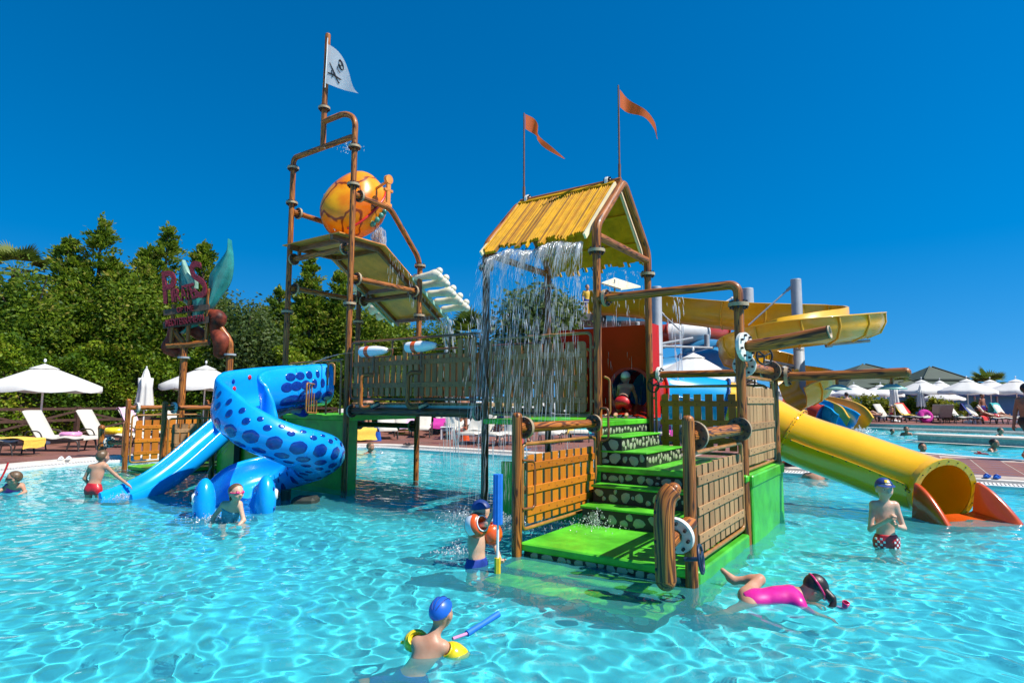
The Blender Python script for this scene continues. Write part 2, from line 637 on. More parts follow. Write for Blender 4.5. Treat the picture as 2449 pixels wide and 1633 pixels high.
plain('coping', (.62, .56, .48), .7, .14, 3, dirt=.2, seed=False)
plain('grating', (.72, .70, .66), .6, .1, 9, seed=False)
plain('pool_tile_teal', (.10, .36, .36), .25, .2, 9, seed=False)
plain('stone_dark', (.03, .035, .025), .7, .4, 8)


def skin(name, col):
    m, nt, b = nodes(name)
    v = coords(nt)
    n1 = noise(nt, v, 7, 4, .6)
    c = ramp(nt, n1, [(.28, (col[0] * .88, col[1] * .72, col[2] * .66)), (.5, col), (.72, tuple(min(1, x * 1.12) for x in col))])
    lk(nt, c, b.inputs['Base Color'])
    bump(nt, b, noise(nt, v, 45, 4, .6), .12, .004)
    lk(nt, val(nt, 'MULTIPLY_ADD', noise(nt, v, 18, 3, .6), .6, .12), b.inputs['Roughness'])
    b.inputs['Specular IOR Level'].default_value = .35
    b.inputs['Subsurface Weight'].default_value = .12
    b.inputs['Subsurface Radius'].default_value = (.012, .004, .002)
    return m


skin('skin_pale', (.64, .38, .26))
skin('skin_mid', (.50, .27, .17))
skin('skin_tan', (.36, .17, .095))


def hairmat(name, c0, c1):
    m, nt, b = nodes(name)
    v = coords(nt, 'Object', (60, 60, 9))
    n1 = noise(nt, v, 1.0, 4, .7, .8)
    lk(nt, ramp(nt, n1, [(.3, c0), (.7, c1)]), b.inputs['Base Color'])
    b.inputs['Roughness'].default_value = .4
    bump(nt, b, n1, .6, .004)


hairmat('hair_dark', (.008, .005, .004), (.035, .02, .014))
hairmat('hair_brown', (.06, .032, .014), (.20, .12, .06))


def leafmat(name, cols, trans=.35):
    m, nt, b = nodes(name)
    at = N(nt, 'Attribute', attribute_name='gc')
    sx = N(nt, 'SeparateXYZ'); lk(nt, at.outputs['Vector'], sx.inputs[0])
    c = ramp(nt, sx.outputs[0], cols)
    lk(nt, c, b.inputs['Base Color'])
    b.inputs['Roughness'].default_value = .55
    b.inputs['Specular IOR Level'].default_value = .25
    out = nt.nodes['Material Output']
    tr = N(nt, 'BsdfTranslucent')
    lk(nt, mixc(nt, .5, c, (.20, .30, .02)), tr.inputs[0])
    mx = N(nt, 'MixShader'); mx.inputs[0].default_value = trans
    lk(nt, b.outputs[0], mx.inputs[1]); lk(nt, tr.outputs[0], mx.inputs[2]); lk(nt, mx.outputs[0], out.inputs[0])
    return m


leafmat('leaf_conifer', [(0, (.03, .075, .008)), (.4, (.095, .175, .010)), (.8, (.22, .30, .018)), (1, (.32, .28, .05))], .45)
leafmat('leaf_hedge', [(0, (.03, .08, .006)), (.45, (.10, .19, .008)), (.85, (.23, .31, .012)), (1, (.33, .30, .03))])
leafmat('leaf_olive', [(0, (.03, .06, .018)), (.5, (.07, .12, .03)), (1, (.14, .17, .06))])
leafmat('leaf_gold', [(0, (.05, .08, .008)), (.5, (.18, .19, .012)), (1, (.33, .28, .02))])
leafmat('leaf_palm', [(0, (.03, .06, .012)), (.5, (.09, .14, .02)), (1, (.22, .24, .06))], .25)


# --- deck: terracotta field laid in large tiles with pale joints
def deckmat():
    m, nt, b = nodes('deck_tile')
    tc = N(nt, 'NewGeometry') if False else N(nt, 'TexCoord')
    v = tc.outputs['Object']
    n1 = noise(nt, v, 1.4, 5, .65)
    n2 = noise(nt, v, 30, 4, .6)
    c = ramp(nt, n1, [(.3, (.16, .058, .042)), (.52, (.23, .088, .062)), (.75, (.29, .125, .09))])
    c = mixc(nt, .25, c, ramp(nt, n2, [(.3, (.14, .05, .035)), (.7, (.30, .14, .10))]))
    oi = N(nt, 'ObjectInfo')
    c = mixc(nt, .3, c, ramp(nt, oi.outputs['Random'], [(0, (.16, .06, .045)), (1, (.29, .12, .085))]))
    wet = ramp(nt, noise(nt, v, .8, 3, .6), [(.5, (0, 0, 0)), (.62, (1, 1, 1))])
    c = mixc(nt, val(nt, 'MULTIPLY', wet, .45), c, (.10, .035, .026))
    lk(nt, c, b.inputs['Base Color'])
    lk(nt, val(nt, 'MULTIPLY_ADD', wet, -.45, .75), b.inputs['Roughness'])
    bump(nt, b, n2, .15, .004)


deckmat()
plain('joint', (.42, .33, .27), .8, .15, 6, seed=False)


def poolfloor():
    m, nt, b = nodes('pool_floor')
    v = N(nt, 'TexCoord').outputs['Object']
    n1 = noise(nt, v, .45, 4, .55)
    c = ramp(nt, n1, [(.3, (.034, .60, .70)), (.7, (.052, .69, .77))])
    n2 = noise(nt, v, 8, 4, .6)
    c = mixc(nt, .12, c, ramp(nt, n2, [(.3, (.02, .46, .58)), (.7, (.07, .70, .80))]))
    lk(nt, c, b.inputs['Base Color'])
    b.inputs['Roughness'].default_value = .7


poolfloor()


def watermat():
    m, nt, b = nodes('water')
    b.inputs['Base Color'].default_value = (.93, 1.0, 1.0, 1)
    b.inputs['Transmission Weight'].default_value = 1.0
    b.inputs['Roughness'].default_value = 0.0
    b.inputs['IOR'].default_value = 1.33
    # fine air bubbles and suspended dust make the stirred water slightly milky
    out = nt.nodes['Material Output']
    d = N(nt, 'BsdfDiffuse'); d.inputs[0].default_value = (.12, .70, .76, 1)
    mx = N(nt, 'MixShader'); mx.inputs[0].default_value = .15
    lk(nt, b.outputs[0], mx.inputs[1]); lk(nt, d.outputs[0], mx.inputs[2]); lk(nt, mx.outputs[0], out.inputs[0])


watermat()


def spraymat(name, alpha, col=(.86, .92, .95)):
    m, nt, b = nodes(name)
    out = nt.nodes['Material Output']
    d = N(nt, 'BsdfDiffuse'); d.inputs[0].default_value = (*col, 1)
    t2 = N(nt, 'BsdfTranslucent'); t2.inputs[0].default_value = (*col, 1)
    g = N(nt, 'BsdfGlossy'); g.inputs[1].default_value = .12
    m0 = N(nt, 'MixShader'); m0.inputs[0].default_value = .5
    lk(nt, d.outputs[0], m0.inputs[1]); lk(nt, t2.outputs[0], m0.inputs[2])
    m1 = N(nt, 'MixShader'); m1.inputs[0].default_value = .25
    lk(nt, m0.outputs[0], m1.inputs[1]); lk(nt, g.outputs[0], m1.inputs[2])
    tr = N(nt, 'BsdfTransparent')
    m2 = N(nt, 'MixShader'); m2.inputs[0].default_value = alpha
    lk(nt, tr.outputs[0], m2.inputs[1]); lk(nt, m1.outputs[0], m2.inputs[2])
    lk(nt, m2.outputs[0], out.inputs[0])


spraymat('spray', .75, (1.0, 1.0, 1.0))
spraymat('spray_thin', .5, (.95, .96, .97))
spraymat('foam', .7)
# ------------------------------------------------------------------ the pool, the decks, the ground
from mathutils.geometry import tessellate_polygon

FLOOR_Z = -.58
POOL = [(-18, -5), (18, -5), (18, 4.2), (8.9, 9.95), (2.6, 14.02), (-3.3, 17.85), (-4.0, 18.2), (-4.7, 18.3), (-5.5, 18.0),
        (-6.3, 17.3), (-8.6, 14.9), (-9.4, 13.7), (-9.85, 12.7), (-10.0, 11.8), (-10.6, 9), (-13, 6), (-18, 3)]
FARPOOL = [(12.0, 14.0), (18, 9.2), (44, 4), (44, 12), (24.2, 27.2), (19.2, 32.8), (17.0, 31.6), (12.6, 24.5), (10.7, 18.8), (10.9, 16.2)]


def densify(poly, step=.5, smooth=2):
    P = np.array(poly, float)
    for _ in range(smooth):
        Q = []
        for i in range(len(P)):
            a, b = P[i], P[(i + 1) % len(P)]
            Q += [a * .75 + b * .25, a * .25 + b * .75]
        P = np.array(Q)
    return P


def offset(P, d):
    P = np.asarray(P, float)
    t = np.roll(P, -1, 0) - np.roll(P, 1, 0)
    n = np.stack([t[:, 1], -t[:, 0]], -1)
    n /= np.linalg.norm(n, axis=1, keepdims=True)
    return P + n * d


def loop3(P, z):
    return np.concatenate([P, np.full((len(P), 1), z)], 1)


def flat(name, loops, z, mat, kind='structure'):
    tri = tessellate_polygon([[Vector((p[0], p[1], 0)) for p in L] for L in loops])
    V = [(p[0], p[1], z) for L in loops for p in L]
    # orient up
    F = []
    for t in tri:
        a, b, c = [Vector(V[i]) for i in t]
        F.append(tuple(t) if (b - a).cross(c - a).z > 0 else tuple(t)[::-1])
    o = MB().add(V, F, 0, False).build(name, mat)
    return tag(o, kind=kind)


pool = densify(POOL)
farpool = densify(FARPOOL)
ring_p = offset(pool, .66)
ring_f = offset(farpool, .30)

# pool basin
b = MB()
b.add([(-22, -8, FLOOR_Z), (22, -8, FLOOR_Z), (22, 22, FLOOR_Z), (-22, 22, FLOOR_Z)], [(0, 1, 2, 3)], 0, False)
tag(b.build('pool_floor', 'pool_floor', wet=True), kind='structure')
b = MB().sheet(np.stack([loop3(pool, FLOOR_Z), loop3(pool, .045)]), closed_v=True, smooth=False)
tag(b.build('pool_wall', 'pool_floor', wet=True), kind='structure')
# overflow grating along the water's edge, with its slots
go = MB().sheet(np.stack([loop3(offset(pool, -.015), .0), loop3(offset(pool, -.015), .05), loop3(offset(pool, .34), .062), loop3(offset(pool, .34), .03)]), closed_v=True, smooth=False)
grat = tag(go.build('overflow_grating', 'grating'), kind='structure')
slots = MB()
seg = np.roll(pool, -1, 0) - pool
for i in range(len(pool)):
    L = np.linalg.norm(seg[i])
    mid = pool[i] + seg[i] * .5
    if not (-1 < mid[1] < 19) or mid[1] < abs(mid[0]) * .7:
        continue
    t = seg[i] / L; nn = np.array([t[1], -t[0]])
    k = int(L / .055)
    for j in range(k):
        p = pool[i] + t * (j + .5) * L / k
        for (a0, a1) in ((.05, .15), (.19, .29)):
            q0 = p + nn * a0; q1 = p + nn * a1; w = t * .009
            za = .0545 + a0 * .034; zb = .0545 + a1 * .034
            slots.add([(q0[0] - w[0], q0[1] - w[1], za), (q0[0] + w[0], q0[1] + w[1], za), (q1[0] + w[0], q1[1] + w[1], zb), (q1[0] - w[0], q1[1] - w[1], zb)], [(0, 1, 2, 3)], 0, False)
so = slots.build('drain_slots', 'metal_brown', grat)
so['kind'] = 'stuff'
# stone coping
co = MB().sheet(np.stack([loop3(offset(pool, .34), .05), loop3(offset(pool, .35), .105), loop3(ring_p, .118), loop3(ring_p, .06)]), closed_v=True, smooth=False)
tag(co.build('pool_coping', 'coping'), kind='structure')
# far pool
b = MB().add([(5, 2, -.7), (50, 2, -.7), (50, 36, -.7), (5, 36, -.7)], [(0, 1, 2, 3)], 0, False)
tag(b.build('far_pool_floor', 'pool_floor', wet=True), kind='structure')
b = MB().sheet(np.stack([loop3(farpool, -.7), loop3(farpool, .10)]), closed_v=True, smooth=False)
tag(b.build('far_pool_wall', 'pool_tile_teal'), kind='structure')
co = MB().sheet(np.stack([loop3(offset(farpool, -.02), .06), loop3(offset(farpool, -.02), .128), loop3(ring_f, .130), loop3(ring_f, .07)]), closed_v=True, smooth=False)
tag(co.build('far_pool_coping', 'flange_white'), kind='structure')

# the raised terrace across the far pool
TERR = [(16.4, 31.2), (19.0, 33.2), (24.4, 27.6), (44, 12.6), (90, 20), (90, 90), (-2, 90), (3, 34), (11, 31)]
flat('far_terrace', [TERR], .30, 'deck_tile')
b = MB()
for i in range(3):
    a, c_ = TERR[i], TERR[i + 1]
    if i == 0: continue
    b.add([(a[0], a[1], -.1), (c_[0], c_[1], -.1), (c_[0], c_[1], .30), (a[0], a[1], .30)], [(0, 1, 2, 3)], 0, False)
b.add([(3, 34, .05), (11, 31, .05), (11, 31, .3), (3, 34, .3)], [(0, 1, 2, 3)], 0, False)
b.add([(11, 31, .05), (16.4, 31.2, .05), (16.4, 31.2, .3), (11, 31, .3)], [(0, 1, 2, 3)], 0, False)
tag(b.build('terrace_wall', 'pool_tile_teal'), kind='structure')
b = MB()
for i in (1, 2):
    a, c_ = np.array(TERR[i]), np.array(TERR[i + 1]); t = (c_ - a) / np.linalg.norm(c_ - a); n_ = np.array([t[1], -t[0]])
    for (d0, d1, z0, z1) in ((.0, .06, -.02, .055), ):
        p = [a + n_ * 0, c_ + n_ * 0, c_ + n_ * .5, a + n_ * .5]
        b.add([(q[0], q[1], .03) for q in p], [(0, 1, 2, 3)], 0, False)
tag(b.build('far_pool_ledge', 'flange_white'), kind='structure')

# island wall in the far pool
isl = [(15.0, 22.4), (16.9, 19.5), (24, 12.5), (25, 13.3), (17.7, 20.6), (15.6, 22.9)]
b = MB().prism([(p[0], p[1]) for p in isl], -.7, .24, 0)
tag(b.build('pool_island', 'pool_tile_teal'), kind='structure')
cen = np.mean(np.array(isl), 0)
b = MB().prism([(cen[0] + (p[0] - cen[0]) * 1.03, cen[1] + (p[1] - cen[1]) * 1.03) for p in isl], .244, .30, 0)
tag(b.build('island_coping', 'coping'), kind='structure')
b = MB()
for a, c_ in ((isl[5], isl[0]), (isl[0], isl[1]), (isl[1], isl[2])):
    a = np.array(a); c_ = np.array(c_); t = (c_ - a) / np.linalg.norm(c_ - a); n_ = np.array([t[1], -t[0]])
    p = [a, c_, c_ + n_ * .45, a + n_ * .45]
    s_ = 1 if n_ @ (a - cen) > 0 else -1
    p = [a, c_, c_ + n_ * .45 * s_, a + n_ * .45 * s_]
    b.add([(q[0], q[1], .035) for q in p], [(0, 1, 2, 3)], 0, False)
tag(b.build('island_step', 'flange_white'), kind='structure')

# deck: one sheet with both pools cut out
deck = flat('deck', [[(-60, -6), (60, -6), (60, 80), (-60, 80)], ring_p[::-1].tolist(), ring_f[::-1].tolist()], .115, 'deck_tile')
# tiles of the strip between the pools, where their joints can be told apart
jo = flat('deck_joint_bed', [[(3.8, 13.9), (9.5, 10.2), (20, 3.4), (20, 7.6), (12.1, 13.5), (10.5, 16.0), (10.2, 19), (8, 20), (5, 17.5)]], .119, 'joint')


def inside(P, x, y):
    P = np.asarray(P); x0, y0 = P[:, 0], P[:, 1]; x1, y1 = np.roll(x0, -1), np.roll(y0, -1)
    c_ = ((y0 > y) != (y1 > y)) & (x < (x1 - x0) * (y - y0) / (y1 - y0 + 1e-12) + x0)
    return bool(c_.sum() % 2)


TS = .56
tile_me = MB().box((0, 0, 0), (TS - .022, TS - .022, .02), bevel=.003).mesh('tile', 'deck_tile')
bed = [(3.8, 13.9), (9.5, 10.2), (20, 3.4), (20, 7.6), (12.1, 13.5), (10.5, 16.0), (10.2, 19), (8, 20), (5, 17.5)]
ta = math.atan2(-.645, 1.0)
ca, sa = math.cos(ta), math.sin(ta)
ntile = 0
for i in range(-4, 34):
    for j in range(-2, 14):
        x = 4.2 + (i * ca - j * sa) * TS; y = 13.9 + (i * sa + j * ca) * TS
        cor = [(x + (a * ca - c_ * sa) * TS * .5, y + (a * sa + c_ * ca) * TS * .5) for a in (-1, 1) for c_ in (-1, 1)]
        if all(inside(bed, *q) for q in cor) and not any(inside(ring_p, *q) or inside(ring_f, *q) for q in cor) and ntile < 300:
            o = bpy.data.objects.new('tile', tile_me); C.objects.link(o); o.parent = deck
            o.location = (x, y, .1135); o.rotation_euler = (0, 0, ta); ntile += 1

# ground to the horizon
flat('ground', [[(-900, -300), (900, -300), (900, 1500), (-900, 1500)], [(-59.9, -5.9), (-59.9, 79.9), (59.9, 79.9), (59.9, -5.9)]], .08, 'leaf_olive' if False else 'coping')


# ------------------------------------------------------------------ the water
def wave_field(X, Y, seed, lam0, lam1, n, slope):
    r = np.random.RandomState(seed)
    Z = np.zeros_like(X)
    wx = X + .10 * np.sin(1.3 * Y + 1) + .06 * np.sin(2.9 * X + 1.7 * Y)
    wy = Y + .10 * np.sin(1.1 * X + 2) + .06 * np.sin(2.3 * X - 2.1 * Y)
    for i in range(n):
        lam = lam0 * (lam1 / lam0) ** r.rand()
        th = r.rand() * 2 * PI
        k = 2 * PI / lam
        a = slope / k * (lam / lam0) ** .12 / math.sqrt(n / 2)
        Z += a * np.sin(k * (wx * math.cos(th) + wy * math.sin(th)) + r.rand() * 6.28)
    return Z


def water_sheet(name, ys, half, n, seed, waves, z0=0.0):
    t_ = np.linspace(0, 1, n)
    l_, r_ = half(ys)
    X = l_[:, None] + (r_ - l_)[:, None] * t_[None, :]
    Y = np.outer(ys, np.ones(n))
    Z = np.zeros_like(X) + z0
    for w in waves:
        amp = w[5](X, Y) if len(w) > 5 else 1.0
        Z += amp * wave_field(X, Y, seed + w[0], *w[1:5])
    V = np.stack([X, Y, Z], -1).reshape(-1, 3)
    m = len(ys)
    i = np.arange((m - 1) * n).reshape(m - 1, n)[:, :-1].reshape(-1)
    F = np.stack([i, i + 1, i + n + 1, i + n], -1)
    me = bpy.data.meshes.new(name)
    me.vertices.add(len(V)); me.vertices.foreach_set('co', V.ravel())
    me.loops.add(len(F) * 4); me.loops.foreach_set('vertex_index', F.ravel().astype(np.int32))
    me.polygons.add(len(F)); me.polygons.foreach_set('loop_start', np.arange(len(F), dtype=np.int32) * 4)
    me.update(calc_edges=True)
    me.shade_smooth()
    me.materials.append(M['water'])
    o = bpy.data.objects.new(name, me)
    C.objects.link(o)
    o.cycles.is_caustics_caster = True
    return tag(o, kind='structure')


def chop(X, Y):
    """choppier water around the falls and the slides"""
    d = np.exp(-(((X + .3) / 3.2) ** 2 + ((Y - 8.2) / 2.6) ** 2)) + .8 * np.exp(-(((X + 4.5) / 2.5) ** 2 + ((Y - 7.6) / 1.6) ** 2))
    return .5 + 1.2 * d


def main_span(y):
    w = np.maximum(np.abs(y) * 1.15 + 2.4, 4.0)
    return -np.minimum(w, 17), np.minimum(np.minimum(w, 17), np.where(y > 5, 9.6 - (y - 9.95) / .646, 99))


ys = np.concatenate([np.arange(-6, .9, .5), np.arange(.9, 5.2, .020), np.arange(5.2, 8.5, .030), np.arange(8.5, 12, .05), np.arange(12, 20, .09)])
water_sheet('pool_water', ys, main_span, 700, 11,
            [(0, .45, 1.5, 18, .026), (40, .125, .30, 44, .078), (80, .07, .14, 18, .020, chop)])
ys2 = np.concatenate([np.arange(8, 34, .14)])
water_sheet('far_pool_water', ys2, lambda y: (y * 0 + 10.4, y * 0 + 46), 200, 31, [(0, .4, 1.4, 22, .10)])
# ------------------------------------------------------------------ play structure: shared pieces
uJ, uI, uG, uC, uD = -6.225, -4.537, -1.705, 0.0, 1.667
vA, vB = -1.748, 1.66
R_ = .05
ZP, ZM, ZU = .12, .70, 1.21      # front platform, middle platform, upper deck
GRP_FL = None

_fl = {}


def flange_mesh(kind, rad=.104):
    key = (kind, round(rad, 3))
    if key in _fl: return _fl[key]
    b = MB()
    body, rim = (0, 1)
    for s in (-1, 1):
        b.lathe([(.05, .003 * s), (rad, .003 * s), (rad, .018 * s), (rad * .97, .021 * s), (.05, .021 * s)][::s], mat=body, n=24, smooth=False)
    b.lathe([(rad + .0015, -.019), (rad + .0015, .019)], n=24, mat=rim)
    for k in range(8):
        a = k / 8 * 2 * PI + .2
        x, y = math.cos(a) * rad * .78, math.sin(a) * rad * .78
        b.lathe([(.0, -.045), (.013, -.045), (.013, .045), (.0, .045)], (x, y, 0), n=6, mat=2, smooth=False)
    mats = {'brown': ['flange', 'flange_rim', 'bolt'], 'white': ['flange_white', 'flange_white', 'bolt']}[kind]
    _fl[key] = b.mesh('flange', mats)
    return _fl[key]


def flange(parent, p, d=(0, 0, 1), kind='brown', rad=.104, off=None):
    """bolted pipe flange at p (structure frame) facing d; a part of parent"""
    o = bpy.data.objects.new('flange', flange_mesh(kind, rad))
    C.objects.link(o)
    root = parent
    while root.parent is not None: root = root.parent
    of = root.get('_off', (0, 0, 0))
    o.parent = parent
    o.location = Vector(p) - Vector(of)
    o.rotation_euler = Vector(d).to_track_quat('Z', 'Y').to_euler()
    return o


def pipe(parent, name, pts, r=R_, mat='log', fil=.14, n=14, fl=(), caps=True, wet=True, frad=.104):
    root = parent
    while root.parent is not None: root = root.parent
    P = fillet(pts, fil, 7) if len(pts) > 2 else pts
    # subdivide straight runs a little so the grain attribute stays even
    b = MB(); b.tube(P, r, n, caps)
    o = b.build(name, mat, parent, root.get('_off', (0, 0, 0)), wet=wet)
    for f in fl:
        flange(o, f[0], f[1], f[2] if len(f) > 2 else 'brown', frad)
    return o


def domed(parent, u, v, z1, z0=FLOOR_Z, r=R_, mat='log', name='post'):
    root = parent
    while root.parent is not None: root = root.parent
    prof = [(r, z0), (r, z1 - r * .9), (r * .96, z1 - r * .55), (r * .8, z1 - r * .25), (r * .5, z1 - r * .06), (0.001, z1)]
    b = MB(); b.tube([(u, v, z0), (u, v, (z0 + z1) / 2), (u, v, z1 - r * .9)], r, 14, False)
    b.lathe([(p[0], p[1]) for p in prof[1:]], (u, v, 0), n=14)
    return b.build(name, mat, parent, root.get('_off', (0, 0, 0)), wet=True)


_pk = {}


def picket_mesh(w, h, t, top, bot, face, outer_mat='picket_out'):
    """one picket: inner face and outer face painted differently; face=+1 when the inner face looks to +y"""
    key = (round(w, 3), round(h, 2), top, bot, face, outer_mat)
    if key in _pk: return _pk[key]
    c = min(.035, w * .45)
    pts = []
    # outline in x,z
    def corner(x, z, sx, sz, kind):
        if kind == 'r':
            a = [(x - sx * c, z), (x - sx * c * .3, z - sz * c * .25), (x, z - sz * c)]
            return a if sx * sz < 0 else a[::-1]
        return [(x, z)]
    hw = w / 2
    out = []
    out += corner(-hw, 0, -1, -1, 'r' if bot in ('l', 'b') else 's')[::1]
    poly = []
    poly += [(-hw, c if bot in ('l', 'b') else 0)] if bot not in ('l', 'b') else [(-hw, c), (-hw + c * .3, c * .3), (-hw + c, 0)]
    poly += [(hw, 0)] if bot not in ('r', 'b') else [(hw - c, 0), (hw - c * .3, c * .3), (hw, c)]
    poly += [(hw, h)] if top not in ('r', 'b') else [(hw, h - c), (hw - c * .3, h - c * .3), (hw - c, h)]
    poly += [(-hw, h)] if top not in ('l', 'b') else [(-hw + c, h), (-hw + c * .3, h - c * .3), (-hw, h - c)]
    n = len(poly)
    A = [(x, -t / 2, z) for x, z in poly]; B = [(x, t / 2, z) for x, z in poly]
    F = [tuple(range(n)), tuple(range(n, 2 * n))[::-1]] + [(n + i, n + (i + 1) % n, (i + 1) % n, i) for i in range(n)]
    inn, outm = 1, 0
    mats = [inn if face < 0 else outm, inn if face > 0 else outm] + [outm] * n
    me = MB().add(A + B, F, mats, False).mesh('slat', [outer_mat, 'picket_in'])
    _pk[key] = me
    return me


def panel(name, label, a, b, z0, z1, npk, face, frame=.019, group='picket panels of the play structure', inner=None, cut=None, tops=None, gap=.30, mat='frame_tube', rails=3, out='picket_out'):
    """picket panel between (u,v) points a and b: tube frame, pickets and cross rails"""
    a = np.array(a, float); b_ = np.array(b, float)
    L = np.linalg.norm(b_ - a); t = (b_ - a) / L
    root = thing(name, label, 'fence panel', W(a[0], a[1], 0), -YAW + math.atan2(t[1], t[0]), group)
    m0 = .09
    x0, x1 = m0, L - m0
    fr = fillet([(x0 + .3, 0, z0), (x0, 0, z0), (x0, 0, z1), (x1, 0, z1), (x1, 0, z0), (x0 + .3, 0, z0)], .07, 5)
    MB().tube(fr[:-1], frame, 8, False, closed=True).build('frame', mat, root)
    # clamps that hold the frame to the posts
    for x in (x0, x1):
        s = -1 if x == x0 else 1
        for zz in (z0 + (z1 - z0) * .18, z0 + (z1 - z0) * .82):
            MB().bar((x, 0, zz), (x + s * .055, 0, zz), .022, .03).build('clamp', 'frame_tube', root)
    p0, p1 = x0 + .055, x1 - .055
    pitch = (p1 - p0) / npk
    w = pitch * (1 - gap)
    zb, zt = z0 + .045, z1 - .10
    rr = random.Random(int(a[0] * 100 + a[1] * 10 + 999))
    H = zt - zb
    for i in range(npk):
        x = p0 + pitch * (i + .5)
        top = 'l' if i == 0 else ('r' if i == npk - 1 else 's')
        f = (i + .5) / npk
        h = H
        if tops: h = H * tops(i)
        h *= 1 - rr.random() * .012
        me = picket_mesh(w, round(h, 2), .022, top, top, face, out)
        o = bpy.data.objects.new('slat', me); C.objects.link(o); o.parent = root
        o.location = (x, rr.uniform(-.002, .002), zb + rr.uniform(-.004, .004)); o.rotation_euler = (0, rr.uniform(-.006, .006), 0)
    zs = [zb + H * f for f in ((.17, .48, .82) if rails == 3 else (.22, .66))]
    for zz in zs:
        for s in (-1, 1):
            o = MB().bar((p0 + .01, s * .019, zz), (p1 - .01, s * .019, zz), .014, .075, bevel=.004)
            ob = o.build('cross_rail', 'picket_in' if s == face else out, root)
            nb = MB()
            for i in range(npk):
                x = p0 + pitch * (i + .5)
                nb.ball((x, s * .027, zz + .012 * (-1) ** i), (.008, .004, .008), 6, 4)
            k = nb.build('nail_heads', 'bolt', ob); k['kind'] = 'stuff'
    return root


# ------------------------------------------------------------------ bucket tower
tw = sthing('bucket_tower', 'tall four-post timber-look tower with bent pipe top and sloping tray', 'tower', (uJ + uI) / 2, vB / 2)
zt = 5.94
uM = (uJ + uI) / 2
pj = pipe(tw, 'post', [(uJ, 0, FLOOR_Z), (uJ, 0, 2.2), (uJ, 0, 3.9), (uJ, 0, 5.74)], fl=[((uJ, 0, 3.045), (0, 0, 1)), ((uJ, 0, 5.08), (0, 0, 1)), ((uJ, 0, 5.744), (0, 0, 1))])
pi_ = pipe(tw, 'post', [(uI, 0, FLOOR_Z), (uI, 0, 2.2), (uI, 0, 3.9), (uI, 0, 5.74)], fl=[((uI, 0, 3.045), (0, 0, 1)), ((uI, 0, 5.08), (0, 0, 1)), ((uI, 0, 5.744), (0, 0, 1))])
pipe(tw, 'top_pipe', [(uJ, 0, 5.70), (uJ, 0, zt), (uI, 0, zt), (uI, 0, 5.70)], fil=.2)
pipe(tw, 'mast', [(uM, 0, zt), (uM, 0, 6.67), (uM + .02, 0, 7.4), (uM + .03, 0, 8.05)], fil=.02, fl=[((uM, 0, 6.67), (0, 0, 1))])
MB().ball((uM + .03, 0, 8.05), (.05, .05, .04)).build('mast_cap', 'log', tw)
pipe(tw, 'mast_brace', [(uM, 0, 6.42), (uM + .58, 0, 6.42), (uI, 0, 6.25), (uI, 0, 5.86)], fil=.2)
for uu in (uI, uJ):
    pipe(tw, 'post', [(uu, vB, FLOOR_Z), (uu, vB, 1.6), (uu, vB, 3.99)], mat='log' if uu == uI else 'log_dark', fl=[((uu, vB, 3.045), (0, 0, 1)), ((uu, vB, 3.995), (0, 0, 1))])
    pipe(tw, 'bent_arm', [(uu, .03, 4.92), (uu, .86, 4.90), (uu, 1.60, 4.16), (uu, vB, 3.96)], fil=.12, fl=[((uu, .15, 4.92), (0, 1, 0))])
    pipe(tw, 'brace_pipe', [(uu, .03, 3.49), (uu, vB - .03, 3.49)], fl=[((uu, .14, 3.49), (0, 1, 0)), ((uu, vB - .14, 3.49), (0, 1, 0))])
pipe(tw, 'brace_pipe', [(uJ + .03, 0, 4.0), (uI - .03, 0, 4.0)], fl=[((uJ + .13, 0, 4.0), (1, 0, 0)), ((uI - .16, 0, 4.0), (1, 0, 0))])
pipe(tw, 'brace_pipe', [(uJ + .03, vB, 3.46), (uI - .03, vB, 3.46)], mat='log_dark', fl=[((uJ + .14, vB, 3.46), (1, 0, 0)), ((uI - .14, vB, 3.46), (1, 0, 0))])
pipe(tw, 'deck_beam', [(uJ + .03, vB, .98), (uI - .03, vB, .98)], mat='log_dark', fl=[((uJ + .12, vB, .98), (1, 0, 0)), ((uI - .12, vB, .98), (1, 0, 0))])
# tray under the bucket and the chute it empties into
a0, a1, zf = uM - .80, uM + .76, 4.24
pl = MB()
prof = [(-.19, zf), (.84, zf), (2.55, 3.14)]
def slab(b, u0, u1, pr, t, mat=0):
    G = []
    up = [(v, z) for v, z in pr]; dn = [(v, z - t) for v, z in pr][::-1]
    ring = up + dn
    n = len(ring)
    V = [(u0, v, z) for v, z in ring] + [(u1, v, z) for v, z in ring]
    F = [(i, (i + 1) % n, n + (i + 1) % n, n + i) for i in range(n)] + [tuple(range(n))[::-1], tuple(range(n, 2 * n))]
    b.add(V, F, mat, False)
slab(pl, a0, a1, prof, .018)
pl.build('tray', 'chute', tw)
for (x0, x1) in ((a0 + .16, a0 + .23), (a1 - .23, a1 - .16)):
    b = MB(); slab(b, x0, x1, [(v, z - .019) for v, z in prof], .085); b.build('tray_beam', 'rail_brown', tw)
for (vv, zz) in ((.02, zf - .07), (.84, zf - .08), (1.66, 3.62), (2.45, 3.12)):
    MB().bar((a0 + .24, vv, zz), (a1 - .24, vv, zz), .05, .07).build('tray_joist', 'rail_brown', tw)
for x in (a0 + .2, a1 - .2):
    MB().box((x, .03, 4.08), (.05, .05, .14)).build('tray_leg', 'rail_brown', tw)
    MB().box((x, 1.66, 3.55), (.05, .05, .12)).build('tray_leg', 'rail_brown', tw)
for x in (a0, a1):   # pale side edge of the chute
    b = MB(); slab(b, x - .012, x + .012, [(1.55, 3.79), (2.6, 3.115)], .07); b.build('chute_edge', 'aqua_edge', tw)
